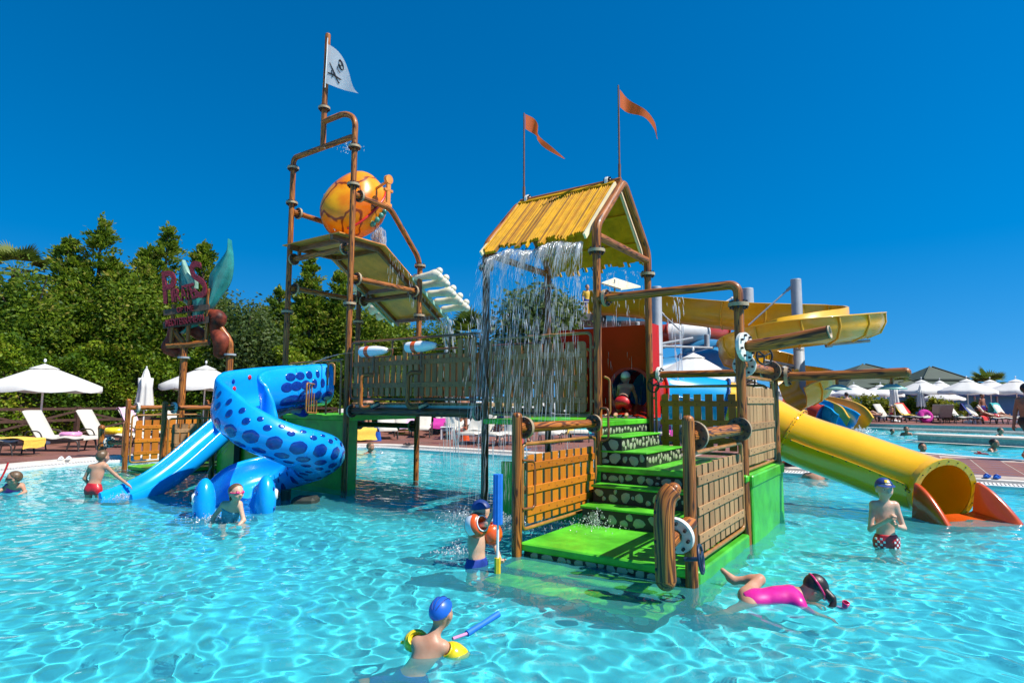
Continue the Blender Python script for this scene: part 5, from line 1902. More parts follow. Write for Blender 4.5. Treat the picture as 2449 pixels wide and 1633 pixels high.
def figure(label, loc, rotz, J, s=1.0, skinm='skin_pale', clothes=(), hair=None, cap=None, face=True, h=.009, group=None, hands=True, fat=1.0, name='person', feet=True):
    """J: joints in metres, local frame (person faces -y, own left = +x). s scales thicknesses."""
    root = thing(name, label, 'person', loc, rotz, group)
    pr = []
    J = dict(J)
    if s < 1.1:          # children: slight shoulders and limbs
        fat *= .80
        a_, b_ = np.array(J['shl'], float), np.array(J['shr'], float); m_ = (a_ + b_) / 2
        for sd, q in (('l', a_), ('r', b_)):
            d_ = (m_ - q) * .20
            for k_, w_ in (('sh', 1), ('elb', 1.1), ('wr', .35)):
                J[k_ + sd] = tuple(np.array(J[k_ + sd], float) + d_ * w_)
    A = lambda k: np.array(J[k], float)
    f_ = fat * s
    ch, pv, nk, hd = A('chest'), A('pelvis'), A('neck'), A('head')
    fd = np.array(J.get('face', (0, -1, 0)), float); fd /= np.linalg.norm(fd)
    up = np.array(J.get('crown', (0, 0, 1)), float); up -= fd * (up @ fd); up /= np.linalg.norm(up)
    rt = np.cross(fd, up)
    RH = np.stack([rt, -fd, up], -1)          # columns: x right, y back, z up
    shl, shr = A('shl'), A('shr')
    tw = (shl - shr); tw /= np.linalg.norm(tw)
    # torso as a row of flattened ellipsoids along the spine
    ax_ = nk - pv; ax_ /= np.linalg.norm(ax_)
    bk = np.cross(ax_, tw); bk /= np.linalg.norm(bk)
    tw2 = np.cross(bk, ax_)
    RT_ = np.stack([tw2, bk, ax_], -1)
    mid = (ch + pv) / 2
    pr.append(('e', ch, (.125 * f_, .078 * f_, .125 * s), RT_, .05))
    pr.append(('e', mid, (.108 * f_, .074 * f_, .13 * s), RT_, .05))
    pr.append(('e', pv, (.118 * f_, .082 * f_, .095 * s), RT_, .05))
    pr.append(('c', shl - tw * .02, shr + tw * .02, .046 * s, .046 * s, .05))
    pr.append(('c', nk - ax_ * .03, hd - up * .05 * s, .040 * s, .036 * s, .03))
    legs = []
    for sd in 'lr':
        hp, kn, an = A('hip' + sd), A('knee' + sd), A('ank' + sd)
        legs += [('c', hp, kn, .068 * f_, .048 * f_, .05), ('c', kn, an, .047 * f_, .029 * s, .03)]
        m2 = kn + (an - kn) * .32
        legs.append(('e', m2, (.045 * f_,) * 3, None, .03))
        if feet:
            to = A('toe' + sd) if 'toe' + sd in J else an + np.array([0, -.11 * s, -.04 * s])
            legs += [('c', an, an + (to - an) * .35 - np.array([0, 0, .012 * s]), .03 * s, .03 * s, .02), ('c', an + (to - an) * .3, to, .028 * s, .02 * s, .02)]
    pr += legs
    for sd in 'lr':
        sh, el, wr = A('sh' + sd), A('elb' + sd), A('wr' + sd)
        pr += [('c', sh, el, .040 * f_, .031 * f_, .03), ('c', el, wr, .031 * f_, .021 * s, .02)]
        if hands:
            hv = np.array(J.get('hand' + sd, tuple(wr - el)), float)
            pu = np.array(J.get('palm' + sd, (0, 0, -1) if abs(hv[2]) < .8 * np.linalg.norm(hv) else tuple(-tw if sd == 'l' else tw)), float)
            td = np.array(J.get('thumb' + sd, (0, -1, .3)), float)
            pr += hand_prims(wr, hv, pu, td, s, J.get('curl', .45), J.get('fist' + sd, False))
    # head: skull, jaw, nose, ears
    head = [('e', hd + up * .018 * s, (.072 * s, .088 * s, .085 * s), RH, .02), ('e', hd - up * .045 * s + fd * .022 * s, (.052 * s, .056 * s, .052 * s), RH, .04),
            ('c', hd + fd * .078 * s - up * .002 * s, hd + fd * .094 * s - up * .028 * s, .010 * s, .014 * s, .016)]
    for q in (-1, 1):
        head.append(('e', hd + rt * q * .074 * s - up * .012 * s - fd * -.0 , (.012 * s, .02 * s, .03 * s), RH, .008))
        head.append(('e', hd + rt * q * .034 * s - up * .028 * s + fd * .05 * s, (.024 * s,) * 3, None, .02))
    pr += head
    D, lo, ax3 = sdf_grid(pr, h, .03)
    body = nets_obj('body', D, lo, h, skinm, root)
    X, Y, Z = np.meshgrid(*ax3, indexing='ij')
    P = np.stack([X, Y, Z], -1)
    if face:
        for q in (-1, 1):
            e = hd + rt * q * .030 * s + fd * .0745 * s + up * .004 * s
            MB().ball(e, (.012 * s, .006 * s, .007 * s), 10, 6, RH).build('eye', 'white', root)
            MB().ball(e + fd * .004 * s, (.0062 * s, .004 * s, .0062 * s), 8, 6, RH).build('iris', 'ink', root)
            MB().bar(e + up * .018 * s - rt * q * .014 * s, e + up * .019 * s + rt * q * .016 * s, .006 * s, .005 * s, up=tuple(up)).build('eyebrow', 'hair_brown', root)
        MB().ball(hd - up * .050 * s + fd * .074 * s, (.020 * s, .006 * s, .005 * s), 10, 6, RH).build('mouth', 'goggle_pink' if False else 'spot_brown', root)
    hq = (P - hd) @ RH / s        # head frame: x right, y back, z up
    if hair:
        mt, length = hair
        Dh, lo2, ax2 = sdf_grid([('e', hd + up * .022 * s - fd * .006 * s, (.081 * s, .096 * s, .090 * s), RH)] +
                                ([('c', hd - fd * .055 * s + up * .02 * s, hd - fd * .075 * s - up * length, .06 * s, .03 * s, .03)] if length > .05 else []), h * .8, .02)
        Xq, Yq, Zq = np.meshgrid(*ax2, indexing='ij'); q = (np.stack([Xq, Yq, Zq], -1) - hd) @ RH / s
        cut = np.maximum(-(q[..., 1] + .035 + np.clip((q[..., 2] - .035) * 1.3, -.09, .09)), 0)       # hairline over the brow
        reg = -(q[..., 1] * .9 + q[..., 2] * .75 - .012)
        reg = np.maximum(reg, -(q[..., 1] + .075 - .02)) if False else reg
        nets_obj('hair', np.maximum(Dh, reg.astype(np.float32) * s), lo2, h * .8, mt, root)
    if cap:
        mt = cap
        Dh, lo2, ax2 = sdf_grid([('e', hd + up * .022 * s - fd * .002 * s, (.083 * s, .099 * s, .092 * s), RH)], h * .8, .02)
        Xq, Yq, Zq = np.meshgrid(*ax2, indexing='ij'); q = (np.stack([Xq, Yq, Zq], -1) - hd) @ RH / s
        reg = -(q[..., 2] + q[..., 1] * .55 - .026)
        nets_obj('swim_cap', np.maximum(Dh, reg.astype(np.float32) * s), lo2, h * .8, mt, root)
    for cl in clothes:
        kind, mt = cl[0], cl[1]
        off_ = .008 * s
        if kind == 'trunks':      # pelvis down to part of the thigh
            ln = cl[2] if len(cl) > 2 else .35
            cp = [('e', pv, (.118 * f_, .082 * f_, .095 * s), RT_, .05), ('e', mid, (.108 * f_, .074 * f_, .13 * s), RT_, .05)]
            for sd in 'lr':
                hp, kn = A('hip' + sd), A('knee' + sd)
                cp.append(('c', hp, hp + (kn - hp) * (ln + .25), .068 * f_, .068 * f_ + (.048 - .068) * (ln + .25) * f_, .05))
            Dc, lo2, ax2 = sdf_grid(cp, h, .03)
            Q3 = np.stack(np.meshgrid(*ax2, indexing='ij'), -1)
            wl = (Q3 - (pv + ax_ * .055 * s)) @ ax_
            leg = np.full(Dc.shape, -1e3)
            for sd in 'lr':
                hp, kn = A('hip' + sd), A('knee' + sd); d = (kn - hp) / np.linalg.norm(kn - hp)
                near = (Q3 - (hp + (kn - hp) * ln)) @ d
                own = np.linalg.norm(Q3 - (hp + kn) / 2, axis=-1)
                leg = np.where(own < np.linalg.norm(Q3 - (A('hip' + ('r' if sd == 'l' else 'l')) + A('knee' + ('r' if sd == 'l' else 'l'))) / 2, axis=-1), near, leg)
            Dc = np.maximum(np.maximum(Dc - off_, wl), leg).astype(np.float32)
            nets_obj('swim_trunks', Dc, lo2, h, mt, root)
        elif kind in ('suit', 'top', 'shirt'):
            cp = [p for p in pr[:4]]
            if kind == 'shirt':
                for sd in 'lr':
                    sh, el = A('sh' + sd), A('elb' + sd); cp.append(('c', sh, sh + (el - sh) * .75, .043 * f_, .036 * f_, .03))
            Dc, lo2, ax2 = sdf_grid(cp, h, .03)
            Q3 = np.stack(np.meshgrid(*ax2, indexing='ij'), -1)
            tpz = (Q3 - (ch + ax_ * (cl[2] if len(cl) > 2 else .07) * s)) @ ax_
            btz = -((Q3 - (pv - ax_ * .06 * s)) @ ax_) if kind != 'top' else -((Q3 - (mid + ax_ * .02 * s)) @ ax_)
            Dc = np.maximum(np.maximum(Dc - off_, tpz), btz).astype(np.float32)
            nets_obj('swimsuit', Dc, lo2, h, mt, root)
    return root, dict(hd=hd, up=up, fd=fd, rt=rt, RH=RH, s=s)


def goggles(root, H, mat='goggle_pink', up_f=False):
    hd, up, fd, rt, RH, s = [H[k] for k in ('hd', 'up', 'fd', 'rt', 'RH', 's')]
    ring = []
    for a in np.linspace(0, 2 * PI, 22, endpoint=False):
        ring.append(hd + rt * .080 * s * math.sin(a) - fd * -.094 * s * math.cos(a) + up * (.006 + .010 * -math.cos(a)) * s)
    MB().tube(ring, .0065 * s, 6, closed=True).build('goggle_strap', mat, root)
    for q in (-1, 1):
        MB().ball(hd + rt * q * .031 * s + fd * .083 * s + up * .004 * s, (.024 * s, .014 * s, .018 * s), 12, 8, RH).build('goggle_lens', mat, root)


def armband(label, p, d, mat, rad=.095, ln=.14, flat=1.0, name='armband', white=False):
    """inflatable swimming armband around the arm at p, axis d"""
    d = Vector(d).normalized()
    o = thing(name, label, 'armband', p)
    b = MB(); n = 22
    q = d.to_track_quat('Z', 'Y').to_matrix()
    G = []
    for i in range(13):
        a = 2 * PI * i / 13
        row = []
        for j in range(n):
            t = 2 * PI * j / n
            sq = 1 + .16 * abs(math.cos(2 * t)) ** .5 * .5
            rr = rad * .60 * sq + rad * .40 * math.cos(a)
            row.append(tuple(q @ Vector((rr * math.cos(t), rr * math.sin(t) * flat, ln * .5 * math.sin(a)))))
        G.append(row)
    b.sheet(G, closed_u=True, closed_v=True)
    m = b.build('chamber', mat, o, wet=True)
    for sgn in (-1, 1):
        ring = [tuple(q @ Vector((rad * .62 * math.cos(t), rad * .62 * math.sin(t) * flat, sgn * ln * .52))) for t in np.linspace(0, 2 * PI, 20, endpoint=False)]
        MB().tube(ring, .006, 6, closed=True).build('seam', 'white' if white else mat, o)
    if white:
        G2 = []
        for i in range(7):
            a = -.5 + 1.0 * i / 6
            G2.append([tuple(q @ Vector(((rad * .60 * (1 + .16 * abs(math.cos(2 * t)) ** .5 * .5) + rad * .405 * math.cos(a) + .0015) * math.cos(t), (rad * .60 * (1 + .16 * abs(math.cos(2 * t)) ** .5 * .5) + rad * .405 * math.cos(a) + .0015) * math.sin(t) * flat, ln * .5 * math.sin(a)))) for t in np.linspace(2.2, 3.9, 10)])
        MB().sheet(G2).build('white_panel', 'white', o)
    p2 = q @ Vector((rad * 1.0, 0, 0))
    MB().lathe([(.012, 0), (.008, .018), (.001, .02)], p2, p2.normalized(), 8).build('valve', mat, o)
    return o


WZ = FLOOR_Z


def stand(h=1.24, z0=FLOOR_Z):
    """upright child, feet on the pool floor"""
    k = h / 1.24
    Z = lambda z: z0 + z * k
    return dict(headtop=Z(1.24), head=(0, -.01, Z(1.128)), neck=(0, .01, Z(1.0)), chest=(0, .01, Z(.87)), pelvis=(0, .01, Z(.635)), shl=(.128 * k, .01, Z(.965)), shr=(-.128 * k, .01, Z(.965)),
                elbl=(.175 * k, .03, Z(.78)), elbr=(-.175 * k, .03, Z(.78)), wrl=(.18 * k, -.05, Z(.61)), wrr=(-.18 * k, -.05, Z(.61)),
                hipl=(.062 * k, .01, Z(.60)), hipr=(-.062 * k, .01, Z(.60)), kneel=(.072 * k, 0, Z(.33)), kneer=(-.072 * k, 0, Z(.33)), ankl=(.075 * k, .02, Z(.07)), ankr=(-.075 * k, .02, Z(.07)))


# 1. boy standing by the yellow slide, hands clasped at his chest, dark cap
J = stand(1.27)
J.update(elbl=(.185, -.02, .19), wrl=(.045, -.15, .235), elbr=(-.185, -.03, .17), wrr=(-.035, -.16, .30), handl=(-.7, -.25, .45), handr=(.55, -.25, .75), palml=(0, -.1, 1), palmr=(1, 0, -.2), fistl=True, fistr=True, face=(.02, -1, -.05))
rt_, H = figure('boy in blue cap and red trunks standing with hands clasped', (3.80, 6.24, 0), -.18, J, .98, 'skin_pale', [('trunks', 'swim_red', .22)], cap='cap_navy')
b = MB(); hd = H['hd']
for i in range(7):      # cap peak
    pass
vis = []
for j in range(11):
    a = -1.15 + 2.3 * j / 10
    vis.append([tuple(hd + H['rt'] * math.sin(a) * .078 * (1 + .15 * k) + H['fd'] * (math.cos(a) * .094 + .05 * k * math.cos(a)) + H['up'] * (.050 - .012 * k)) for k in (0, .5, 1)])
MB().sheet(vis).build('cap_peak', 'cap_navy', rt_)
patch = [[tuple(hd + H['up'] * .022 + (H['rt'] * .0835 * math.sin(a) * math.cos(e) + H['fd'] * .099 * math.cos(a) * math.cos(e) + H['up'] * .092 * math.sin(e)) * 1.012) for e in np.linspace(.62, .98, 6)] for a in np.linspace(-.36, .36, 8)]
MB().sheet(patch).build('cap_print', 'spot_yellow', rt_)
for a0 in (-.36, -.12, .12):
    patch = [[tuple(hd + H['up'] * .022 + (H['rt'] * .0835 * math.sin(a) * math.cos(e) + H['fd'] * .099 * math.cos(a) * math.cos(e) + H['up'] * .092 * math.sin(e)) * 1.012) for e in np.linspace(.40, .52, 3)] for a in np.linspace(a0, a0 + .18, 3)]
    MB().sheet(patch).build('cap_print', 'white', rt_)
# checked side panels of the trunks
ck = MB()
for q in (-1, 1):
    for i in range(4):
        for j in range(5):
            if (i + j) % 2: continue
            t = q * (1.05 - .22 * i)
            p = np.array([.131 * math.sin(t) * .98, -.093 * math.cos(t) + .01, .085 - .028 * j])
            ck.box(p, (.020, .006, .020), Matrix.Rotation(t, 3, 'Z'))
k_ = ck.build('check_print', 'white', rt_); k_['kind'] = 'stuff'

# 2. boy with orange armbands holding a pump toy upright
J = stand(1.16)
hz = J['head'][2]
J.update(shl=(.118, .0, .335), shr=(-.118, .0, .335), elbr=(-.09, -.20, .40), wrr=(-.02, -.24, .52), handr=(.1, -.1, .9), palmr=(1, -.2, 0), thumbr=(0, -1, 0),
         elbl=(.19, -.05, .16), wrl=(.10, -.20, .06), handl=(-.5, -.8, .0), palml=(-.2, 0, 1), fistl=True, fistr=True, face=(.25, -1, -.35), head=(-.01, -.05, .475))
bx, by = -.30, 5.48
yaw2 = .75
root2, H2 = figure('boy with orange armbands and blue trunks holding a pump toy', (bx, by, 0), yaw2, J, .93, 'skin_pale', [('trunks', 'swim_blue', .5)], cap='cap_navy')
loc2 = lambda p: tuple(Matrix.Translation((bx, by, 0)) @ Matrix.Rotation(yaw2, 4, 'Z') @ Vector(p))
armband('orange and white armband on the raised arm of the pump boy', loc2((-.088, -.09, .375)), Matrix.Rotation(yaw2, 3, 'Z') @ Vector((.1, -1, .35)), 'float_orange', .105, .15, white=True)
armband('orange armband on the lowered arm of the pump boy', loc2((.145, -.02, .26)), Matrix.Rotation(yaw2, 3, 'Z') @ Vector((.35, -.2, -1)), 'float_orange', .095, .15)
pt = thing('pump_toy', 'blue and white foam water pump toy held upright by the boy', 'toy', loc2((-.005, -.275, 0)))
b = MB()
prof = []
n = 10
pts8 = [(.040 * (1 + .10 * (j % 2)) * math.cos(2 * PI * j / 20), .040 * (1 + .10 * (j % 2)) * math.sin(2 * PI * j / 20)) for j in range(20)]
b.sheet([[(x, y, z) for x, y in pts8] for z in (.40, .82)], closed_v=True, smooth=False); b.add([(x, y, .82) for x, y in pts8], [tuple(range(20))], 0, False); b.add([(x, y, .40) for x, y in pts8], [tuple(range(20))[::-1]], 0, False)
b.build('foam_barrel', 'foam_blue', pt)
MB().tube([(0, 0, .10), (0, 0, .40)], .012, 10).build('plunger', 'white', pt)
pts6 = [(.026 * (1 + .12 * (j % 2)) * math.cos(2 * PI * j / 16), .026 * (1 + .12 * (j % 2)) * math.sin(2 * PI * j / 16)) for j in range(16)]
b = MB(); b.sheet([[(x, y, z) for x, y in pts6] for z in (-.02, .12)], closed_v=True, smooth=False); b.add([(x, y, .12) for x, y in pts6], [tuple(range(16))], 0, False); b.add([(x, y, -.02) for x, y in pts6], [tuple(range(16))[::-1]], 0, False)
b.build('grip', 'spot_yellow', pt)

# 3. boy with blue cap and yellow armbands seen from behind, legs trailing (world-aligned: x right, y away)
J = dict(head=(.075, .06, .335), neck=(.035, .02, .225), chest=(.0, -.01, .12), pelvis=(-.085, -.06, -.085), shl=(-.085, .03, .185), shr=(.125, .0, .165),
         elbl=(-.10, .14, .11), wrl=(.0, .27, .06), elbr=(.215, .06, .07), wrr=(.16, .20, .05), hipl=(-.13, -.04, -.11), hipr=(-.03, -.09, -.11),
         kneel=(-.34, -.06, -.20), kneer=(.07, -.22, -.26), ankl=(-.50, -.14, -.28), ankr=(-.10, -.30, -.33), toel=(-.60, -.17, -.30), toer=(-.18, -.34, -.34),
         face=(.45, .9, .05), crown=(-.02, -.05, 1), palml=(0, 0, -1), palmr=(0, 0, -1), thumbl=(1, 0, 0), thumbr=(-1, 0, 0))
b3 = (-.485, 3.60)
root3, H3 = figure('boy in plain blue swim cap and yellow armbands seen from behind', (*b3, -.125), 0.0, J, .82, 'skin_mid', [('trunks', 'swim_blue', .75)], cap='cap_blue', h=.008)
for q in (-.5, 0, .5):
    MB().tube([H3['hd'] + H3['up'] * .022 * .82 + (H3['rt'] * math.sin(q) * .0835 * math.cos(e) - H3['fd'] * math.sin(e) * .0995 * 1.0 + H3['up'] * math.cos(q) * math.cos(e) * .0925) * .826 for e in np.linspace(-1.1, 1.15, 14)], .0028, 5).build('cap_seam', 'cap_navy', root3)
loc3 = lambda p: tuple(Vector((b3[0] + p[0], b3[1] + p[1], p[2] - .125)))
armband('yellow armband floating at the near side of the blue-capped boy', loc3((.165, .035, .11)), Vector((.85, .5, -.75)), 'float_yellow', .074, .14, .85)
armband('yellow armband behind the far shoulder of the blue-capped boy', loc3((-.07, .085, .165)), Vector((-.1, .8, -.55)), 'float_yellow', .074, .14, .85)
ft = thing('swim_fin', 'dark swim fin under water beside the blue-capped boy', 'swim fin', loc3((-.62, -.18, -.31)))
MB().extrude([(-.06, -.04), (.0, -.06), (.22, -.085), (.25, 0), (.22, .085), (0, .06), (-.06, .04)], (0, 0, 0), (-1, -.35, -.05), (.35, -1, 0), (0, 0, 1), .015).build('blade', 'metal_brown', ft, wet=True)
wg = thing('foam_noodle', 'short blue foam water toy floating before the blue-capped boy', 'toy', (-.21, 3.88, 0))
MB().tube([(-.06, -.04, .03), (.03, .06, .05), (.13, .16, .08)], [.02, .017, .02], 12).build('foam_body', 'foam_blue', wg, wet=True)
MB().tube([(-.14, -.12, .03), (-.06, -.04, .03)], .010, 8).build('plunger', 'float_pink', wg, wet=True)

# 4. girl in magenta swim shirt floating face down
J = dict(head=(.31, .01, .065), neck=(.215, .02, .03), chest=(.10, .01, .0), pelvis=(-.13, .0, -.03), shl=(.17, -.11, -.03), shr=(.17, .12, .01),
         elbl=(.26, -.16, -.15), wrl=(.36, -.12, -.24), elbr=(.25, .18, -.14), wrr=(.36, .14, -.22), hipl=(-.17, -.055, -.06), hipr=(-.16, .06, -.01),
         kneel=(-.34, -.10, -.22), kneer=(.0, .25, .05), ankl=(-.40, -.02, -.36), ankr=(-.18, .31, .02), toel=(-.48, -.02, -.38), toer=(-.255, .35, .085),
         face=(.45, .1, -.9), crown=(.9, 0, .45))
root4, H4 = figure('girl in bright pink swim shirt floating face down with wet dark hair', (1.91, 4.58, .025), -.1, J, .98, 'skin_mid', [('shirt', 'swim_pink', .12)], hair=('hair_dark', .04), face=False)
hd = H4['hd']
ring = [hd + H4['rt'] * .086 * math.sin(a) + (H4['fd'] * math.cos(1.2) * .0 + H4['fd'] * .098 * math.cos(a)) + H4['up'] * .03 * 1 for a in np.linspace(0, 2 * PI, 24, endpoint=False)]
MB().tube(ring, .008, 6, closed=True).build('mask_strap', 'goggle_pink', root4)
MB().tube(catmull([hd + np.array([.06, -.05, .0]), hd + np.array([.10, -.09, -.06]), hd + np.array([.06, -.11, -.12])], 5), [.030] * 5 + [.022] * 6, 10).build('wet_hair', 'hair_dark', root4)
sn = thing('snorkel', 'pink snorkel tube beside the face of the floating girl', 'snorkel', (2.30, 4.47, .0))
MB().tube(catmull([(-.02, .06, .06), (.02, .02, .0), (.05, -.04, -.02), (.06, -.07, .02)], 5), .015, 8).build('tube', 'float_pink', sn, wet=True)
MB().lathe([(.018, -.01), (.026, .03), (.02, .03)], (.06, -.07, .02), (.1, -.4, 1), 10).build('cuff', 'goggle_pink', sn)

# 5. girl with pink goggles leaving the serpent slide
J = dict(head=(.11, -.10, .46), neck=(.06, -.02, .34), chest=(.02, .03, .22), pelvis=(-.05, .12, .02), shl=(.15, -.02, .31), shr=(-.10, .03, .30),
         elbl=(.22, -.06, .13), wrl=(.14, -.20, .03), elbr=(-.21, .04, .16), wrr=(-.19, -.05, .01), hipl=(.02, .11, .0), hipr=(-.11, .11, .0),
         kneel=(.24, -.14, .03), kneer=(.0, -.20, .0), ankl=(.30, -.20, -.26), ankr=(.06, -.28, -.28), face=(.75, -.62, .05))
root5, H5 = figure('girl in pink goggles and flowered swimsuit leaving the serpent slide', (-3.38, 7.34, -.10), 0.1, J, .98, 'skin_pale', [('suit', 'swim_teal', .03)], hair=('hair_brown', .16))
goggles(root5, H5)

# 6. boy in red trunks bending over, seen from behind
J = dict(head=(.04, -.05, .58), neck=(.02, -.01, .47), chest=(.01, .0, .36), pelvis=(.0, .05, .14), shl=(-.13, .0, .43), shr=(.14, -.02, .45),
         elbl=(-.21, .0, .26), wrl=(-.13, -.10, .10), elbr=(.26, -.10, .30), wrr=(.38, -.18, .15), hipl=(-.06, .06, .10), hipr=(.07, .06, .10),
         kneel=(-.08, .02, -.18), kneer=(.11, .0, -.16), ankl=(-.06, .12, -.50), ankr=(.12, .12, -.50), face=(.3, -.9, .1))
J = {k: ((-v[0], v[1], v[2]) if isinstance(v, tuple) else v) for k, v in J.items()}
root6, H6 = figure('boy in shiny red trunks seen from behind at the slide foot', (-6.27, 9.22, 0), PI, J, .98, 'skin_mid', [('trunks', 'swim_red', .2)], hair=('hair_brown', .0), face=False)

# 7. snorkelling girl at the left edge
J = dict(head=(.02, .0, .17), neck=(.0, .06, .06), chest=(-.06, .14, .0), pelvis=(-.26, .3, -.1), shl=(.10, .12, .04), shr=(-.12, .05, .04),
         elbl=(.20, .02, -.04), wrl=(.16, -.14, -.08), elbr=(-.2, -.1, -.04), wrr=(-.16, -.22, -.06), hipl=(-.22, .34, -.12), hipr=(-.32, .28, -.12),
         kneel=(-.4, .55, -.2), kneer=(-.5, .5, -.2), ankl=(-.5, .8, -.3), ankr=(-.6, .7, -.3), face=(-.9, -.3, 0))
root7, H7 = figure('girl in pink swimsuit with red snorkel near the left bank', (-7.72, 9.45, .06), .2, J, 1.05, 'skin_mid', [('suit', 'swim_pink', .08)], hair=('hair_brown', .05))
goggles(root7, H7, 'swim_black')
sn2 = thing('snorkel', 'red snorkel standing up beside the girl near the left bank', 'snorkel', (-7.85, 9.38, .1))
MB().tube(catmull([(-.02, -.05, .06), (.02, -.03, .12), (.06, .0, .26), (.08, .02, .38)], 5), .014, 8).build('tube', 'spot_red', sn2)

# 8. child crawling into the red tunnel
J = dict(head=(.02, -.30, .60), neck=(.0, -.20, .50), chest=(.0, -.12, .40), pelvis=(.0, .14, .26), shl=(.12, -.16, .46), shr=(-.12, -.16, .46), elbl=(.17, -.30, .34), wrl=(.17, -.42, .20), elbr=(-.16, -.26, .32), wrr=(-.15, -.38, .16),
         hipl=(.06, .15, .22), hipr=(-.06, .15, .22), kneel=(.08, -.08, .06), kneer=(-.08, -.08, .06), ankl=(.08, .26, .05), ankr=(-.08, .26, .05), toel=(.08, .36, .04), toer=(-.08, .36, .04), face=(0, -1, -.1))
root8, H8 = figure('child in white cap crawling into the red tunnel', W(-.42, 1.70, ZU), PI - YAW + .25, J, .90, 'skin_mid', [('trunks', 'swim_red', .4)], cap='white_matte', face=False)

# 9. child starting down the serpent slide (cap and armband show over its wall)
J = dict(head=(.0, -.02, .58), neck=(.0, .02, .46), chest=(.0, .05, .34), pelvis=(.0, .12, .12), shl=(.12, .04, .42), shr=(-.12, .04, .42), elbl=(.2, -.02, .34), wrl=(.2, -.16, .40), elbr=(-.2, -.02, .34), wrr=(-.2, -.16, .40),
         hipl=(.06, .1, .10), hipr=(-.06, .1, .10), kneel=(.08, -.16, .16), kneer=(-.08, -.16, .16), ankl=(.08, -.40, .06), ankr=(-.08, -.40, .06), toel=(.08, -.46, .14), toer=(-.08, -.46, .14))
p9 = W(-5.25, -.42, 1.10)
root9, H9 = figure('child in white sun cap starting down the serpent slide', (p9.x, p9.y, p9.z + .05), -YAW + .0, J, .98, 'skin_pale', [('trunks', 'swim_blue', .4)], cap='white_matte')
q9 = Matrix.Translation((p9.x, p9.y, p9.z + .05)) @ Matrix.Rotation(-YAW, 4, 'Z')
armband('orange armband of the child at the top of the serpent slide', tuple(q9 @ Vector((-.17, -.0, .40))), (-.6, -.3, .3), 'float_orange', .11, .15)


# swimmers: head and shoulders out of the water, the rest below
def swimmer(label, x, y, hairm, yaw=0.0, s=1.25, z=0.0, skinm='skin_tan', hl=.0, **k):
    J = dict(head=(0, -.03, .17), neck=(0, .01, .03), chest=(0, .06, -.10), pelvis=(0, .16, -.38), shl=(.17, .03, -.03), shr=(-.17, .03, -.03), elbl=(.25, -.08, -.16), wrl=(.15, -.26, -.16), elbr=(-.25, -.08, -.16), wrr=(-.15, -.26, -.16),
             hipl=(.08, .18, -.40), hipr=(-.08, .18, -.40), kneel=(.09, .30, -.5), kneer=(-.09, .30, -.5), ankl=(.09, .6, -.5), ankr=(-.09, .6, -.5))
    return figure(label, (x, y, z), yaw, J, s, skinm, hair=(hairm, hl), h=.016, group='swimmers in the two pools', **k)


swimmer('swimmer with cropped dark hair splashing behind the bridge posts', -3.93, 16.8, 'hair_brown', 1.2, 1.2)
r_, H_ = swimmer('swimmer in a mask by the pool edge under the yellow tube', 5.80, 11.65, 'hair_dark', PI * .9, 1.2, .08, 'skin_mid')
goggles(r_, H_, 'swim_black')
swimmer('dark-haired swimmer near the white edge line of the far pool', 14.6, 18.4, 'hair_dark', .6, 1.35, .05)
swimmer('swimmer low in the far pool beside the near coping', 11.9, 17.6, 'hair_dark', -.3, 1.3, -.02)
swimmer('man resting in the far pool behind the island wall', 17.6, 27.0, 'hair_dark', -.5, 1.35, .08)
swimmer('child beside the man behind the island wall', 17.0, 27.1, 'hair_dark', .5, 1.0, .0)
swimmer('fair-haired child in the far pool at the right', 21.2, 26.3, 'hair_brown', .4, 1.3, .06, 'skin_mid')


def adult(h=1.75):
    k = h / 1.24
    J = stand(1.24, 0)
    return {a: (tuple(x * k for x in v) if isinstance(v, tuple) else v) for a, v in J.items()}


J = adult()
figure('man in black trunks standing with his back turned on the far terrace', (19.9, 35.8, .30), PI - .2, J, 1.38, 'skin_mid', [('trunks', 'swim_black', .3)], hair=('hair_dark', 0), h=.02, fat=1.12, face=False)
J = adult(1.0)
figure('toddler in a sun hat standing on the far terrace', (22.4, 35.6, .30), -.4, J, .82, 'skin_mid', [('trunks', 'swim_red', .3)], cap='white_matte', h=.02)
# walking man, cut by the right edge of the picture
J = adult(1.8)
J.update(kneel=(.10, -.22, .52), ankl=(.11, -.12, .11), toel=(.11, -.30, .03), kneer=(-.10, .02, .50), ankr=(-.11, .36, .14), toer=(-.11, .22, .03), wrl=(.26, .12, .80), wrr=(-.26, -.22, .86))
figure('man in black shorts walking along the deck at the right edge', (12.02, 14.05, .12), PI / 2 + .2, J, 1.42, 'skin_tan', [('trunks', 'swim_black', .75)], hair=('hair_dark', 0), h=.016, fat=1.1)
# ------------------------------------------------------------------ background
FPX = 1434.39


def pt(px, py, d):
    """world point at distance d along the view axis for a pixel of the photograph"""
    X, Y = (px - 1224.5) / FPX, (py - 816.5) / FPX
    cr, sr = math.cos(-ROLL), math.sin(-ROLL)
    X, Y = X * cr - Y * sr, X * sr + Y * cr
    c, s = math.cos(PITCH), math.sin(PITCH)
    return Vector((X * d, (c + s * Y) * d, CAM_H + (s - c * Y) * d))


def gp(px, d, z=.115):
    p = pt(px, 1000, d)
    return Vector((p.x, p.y, z))


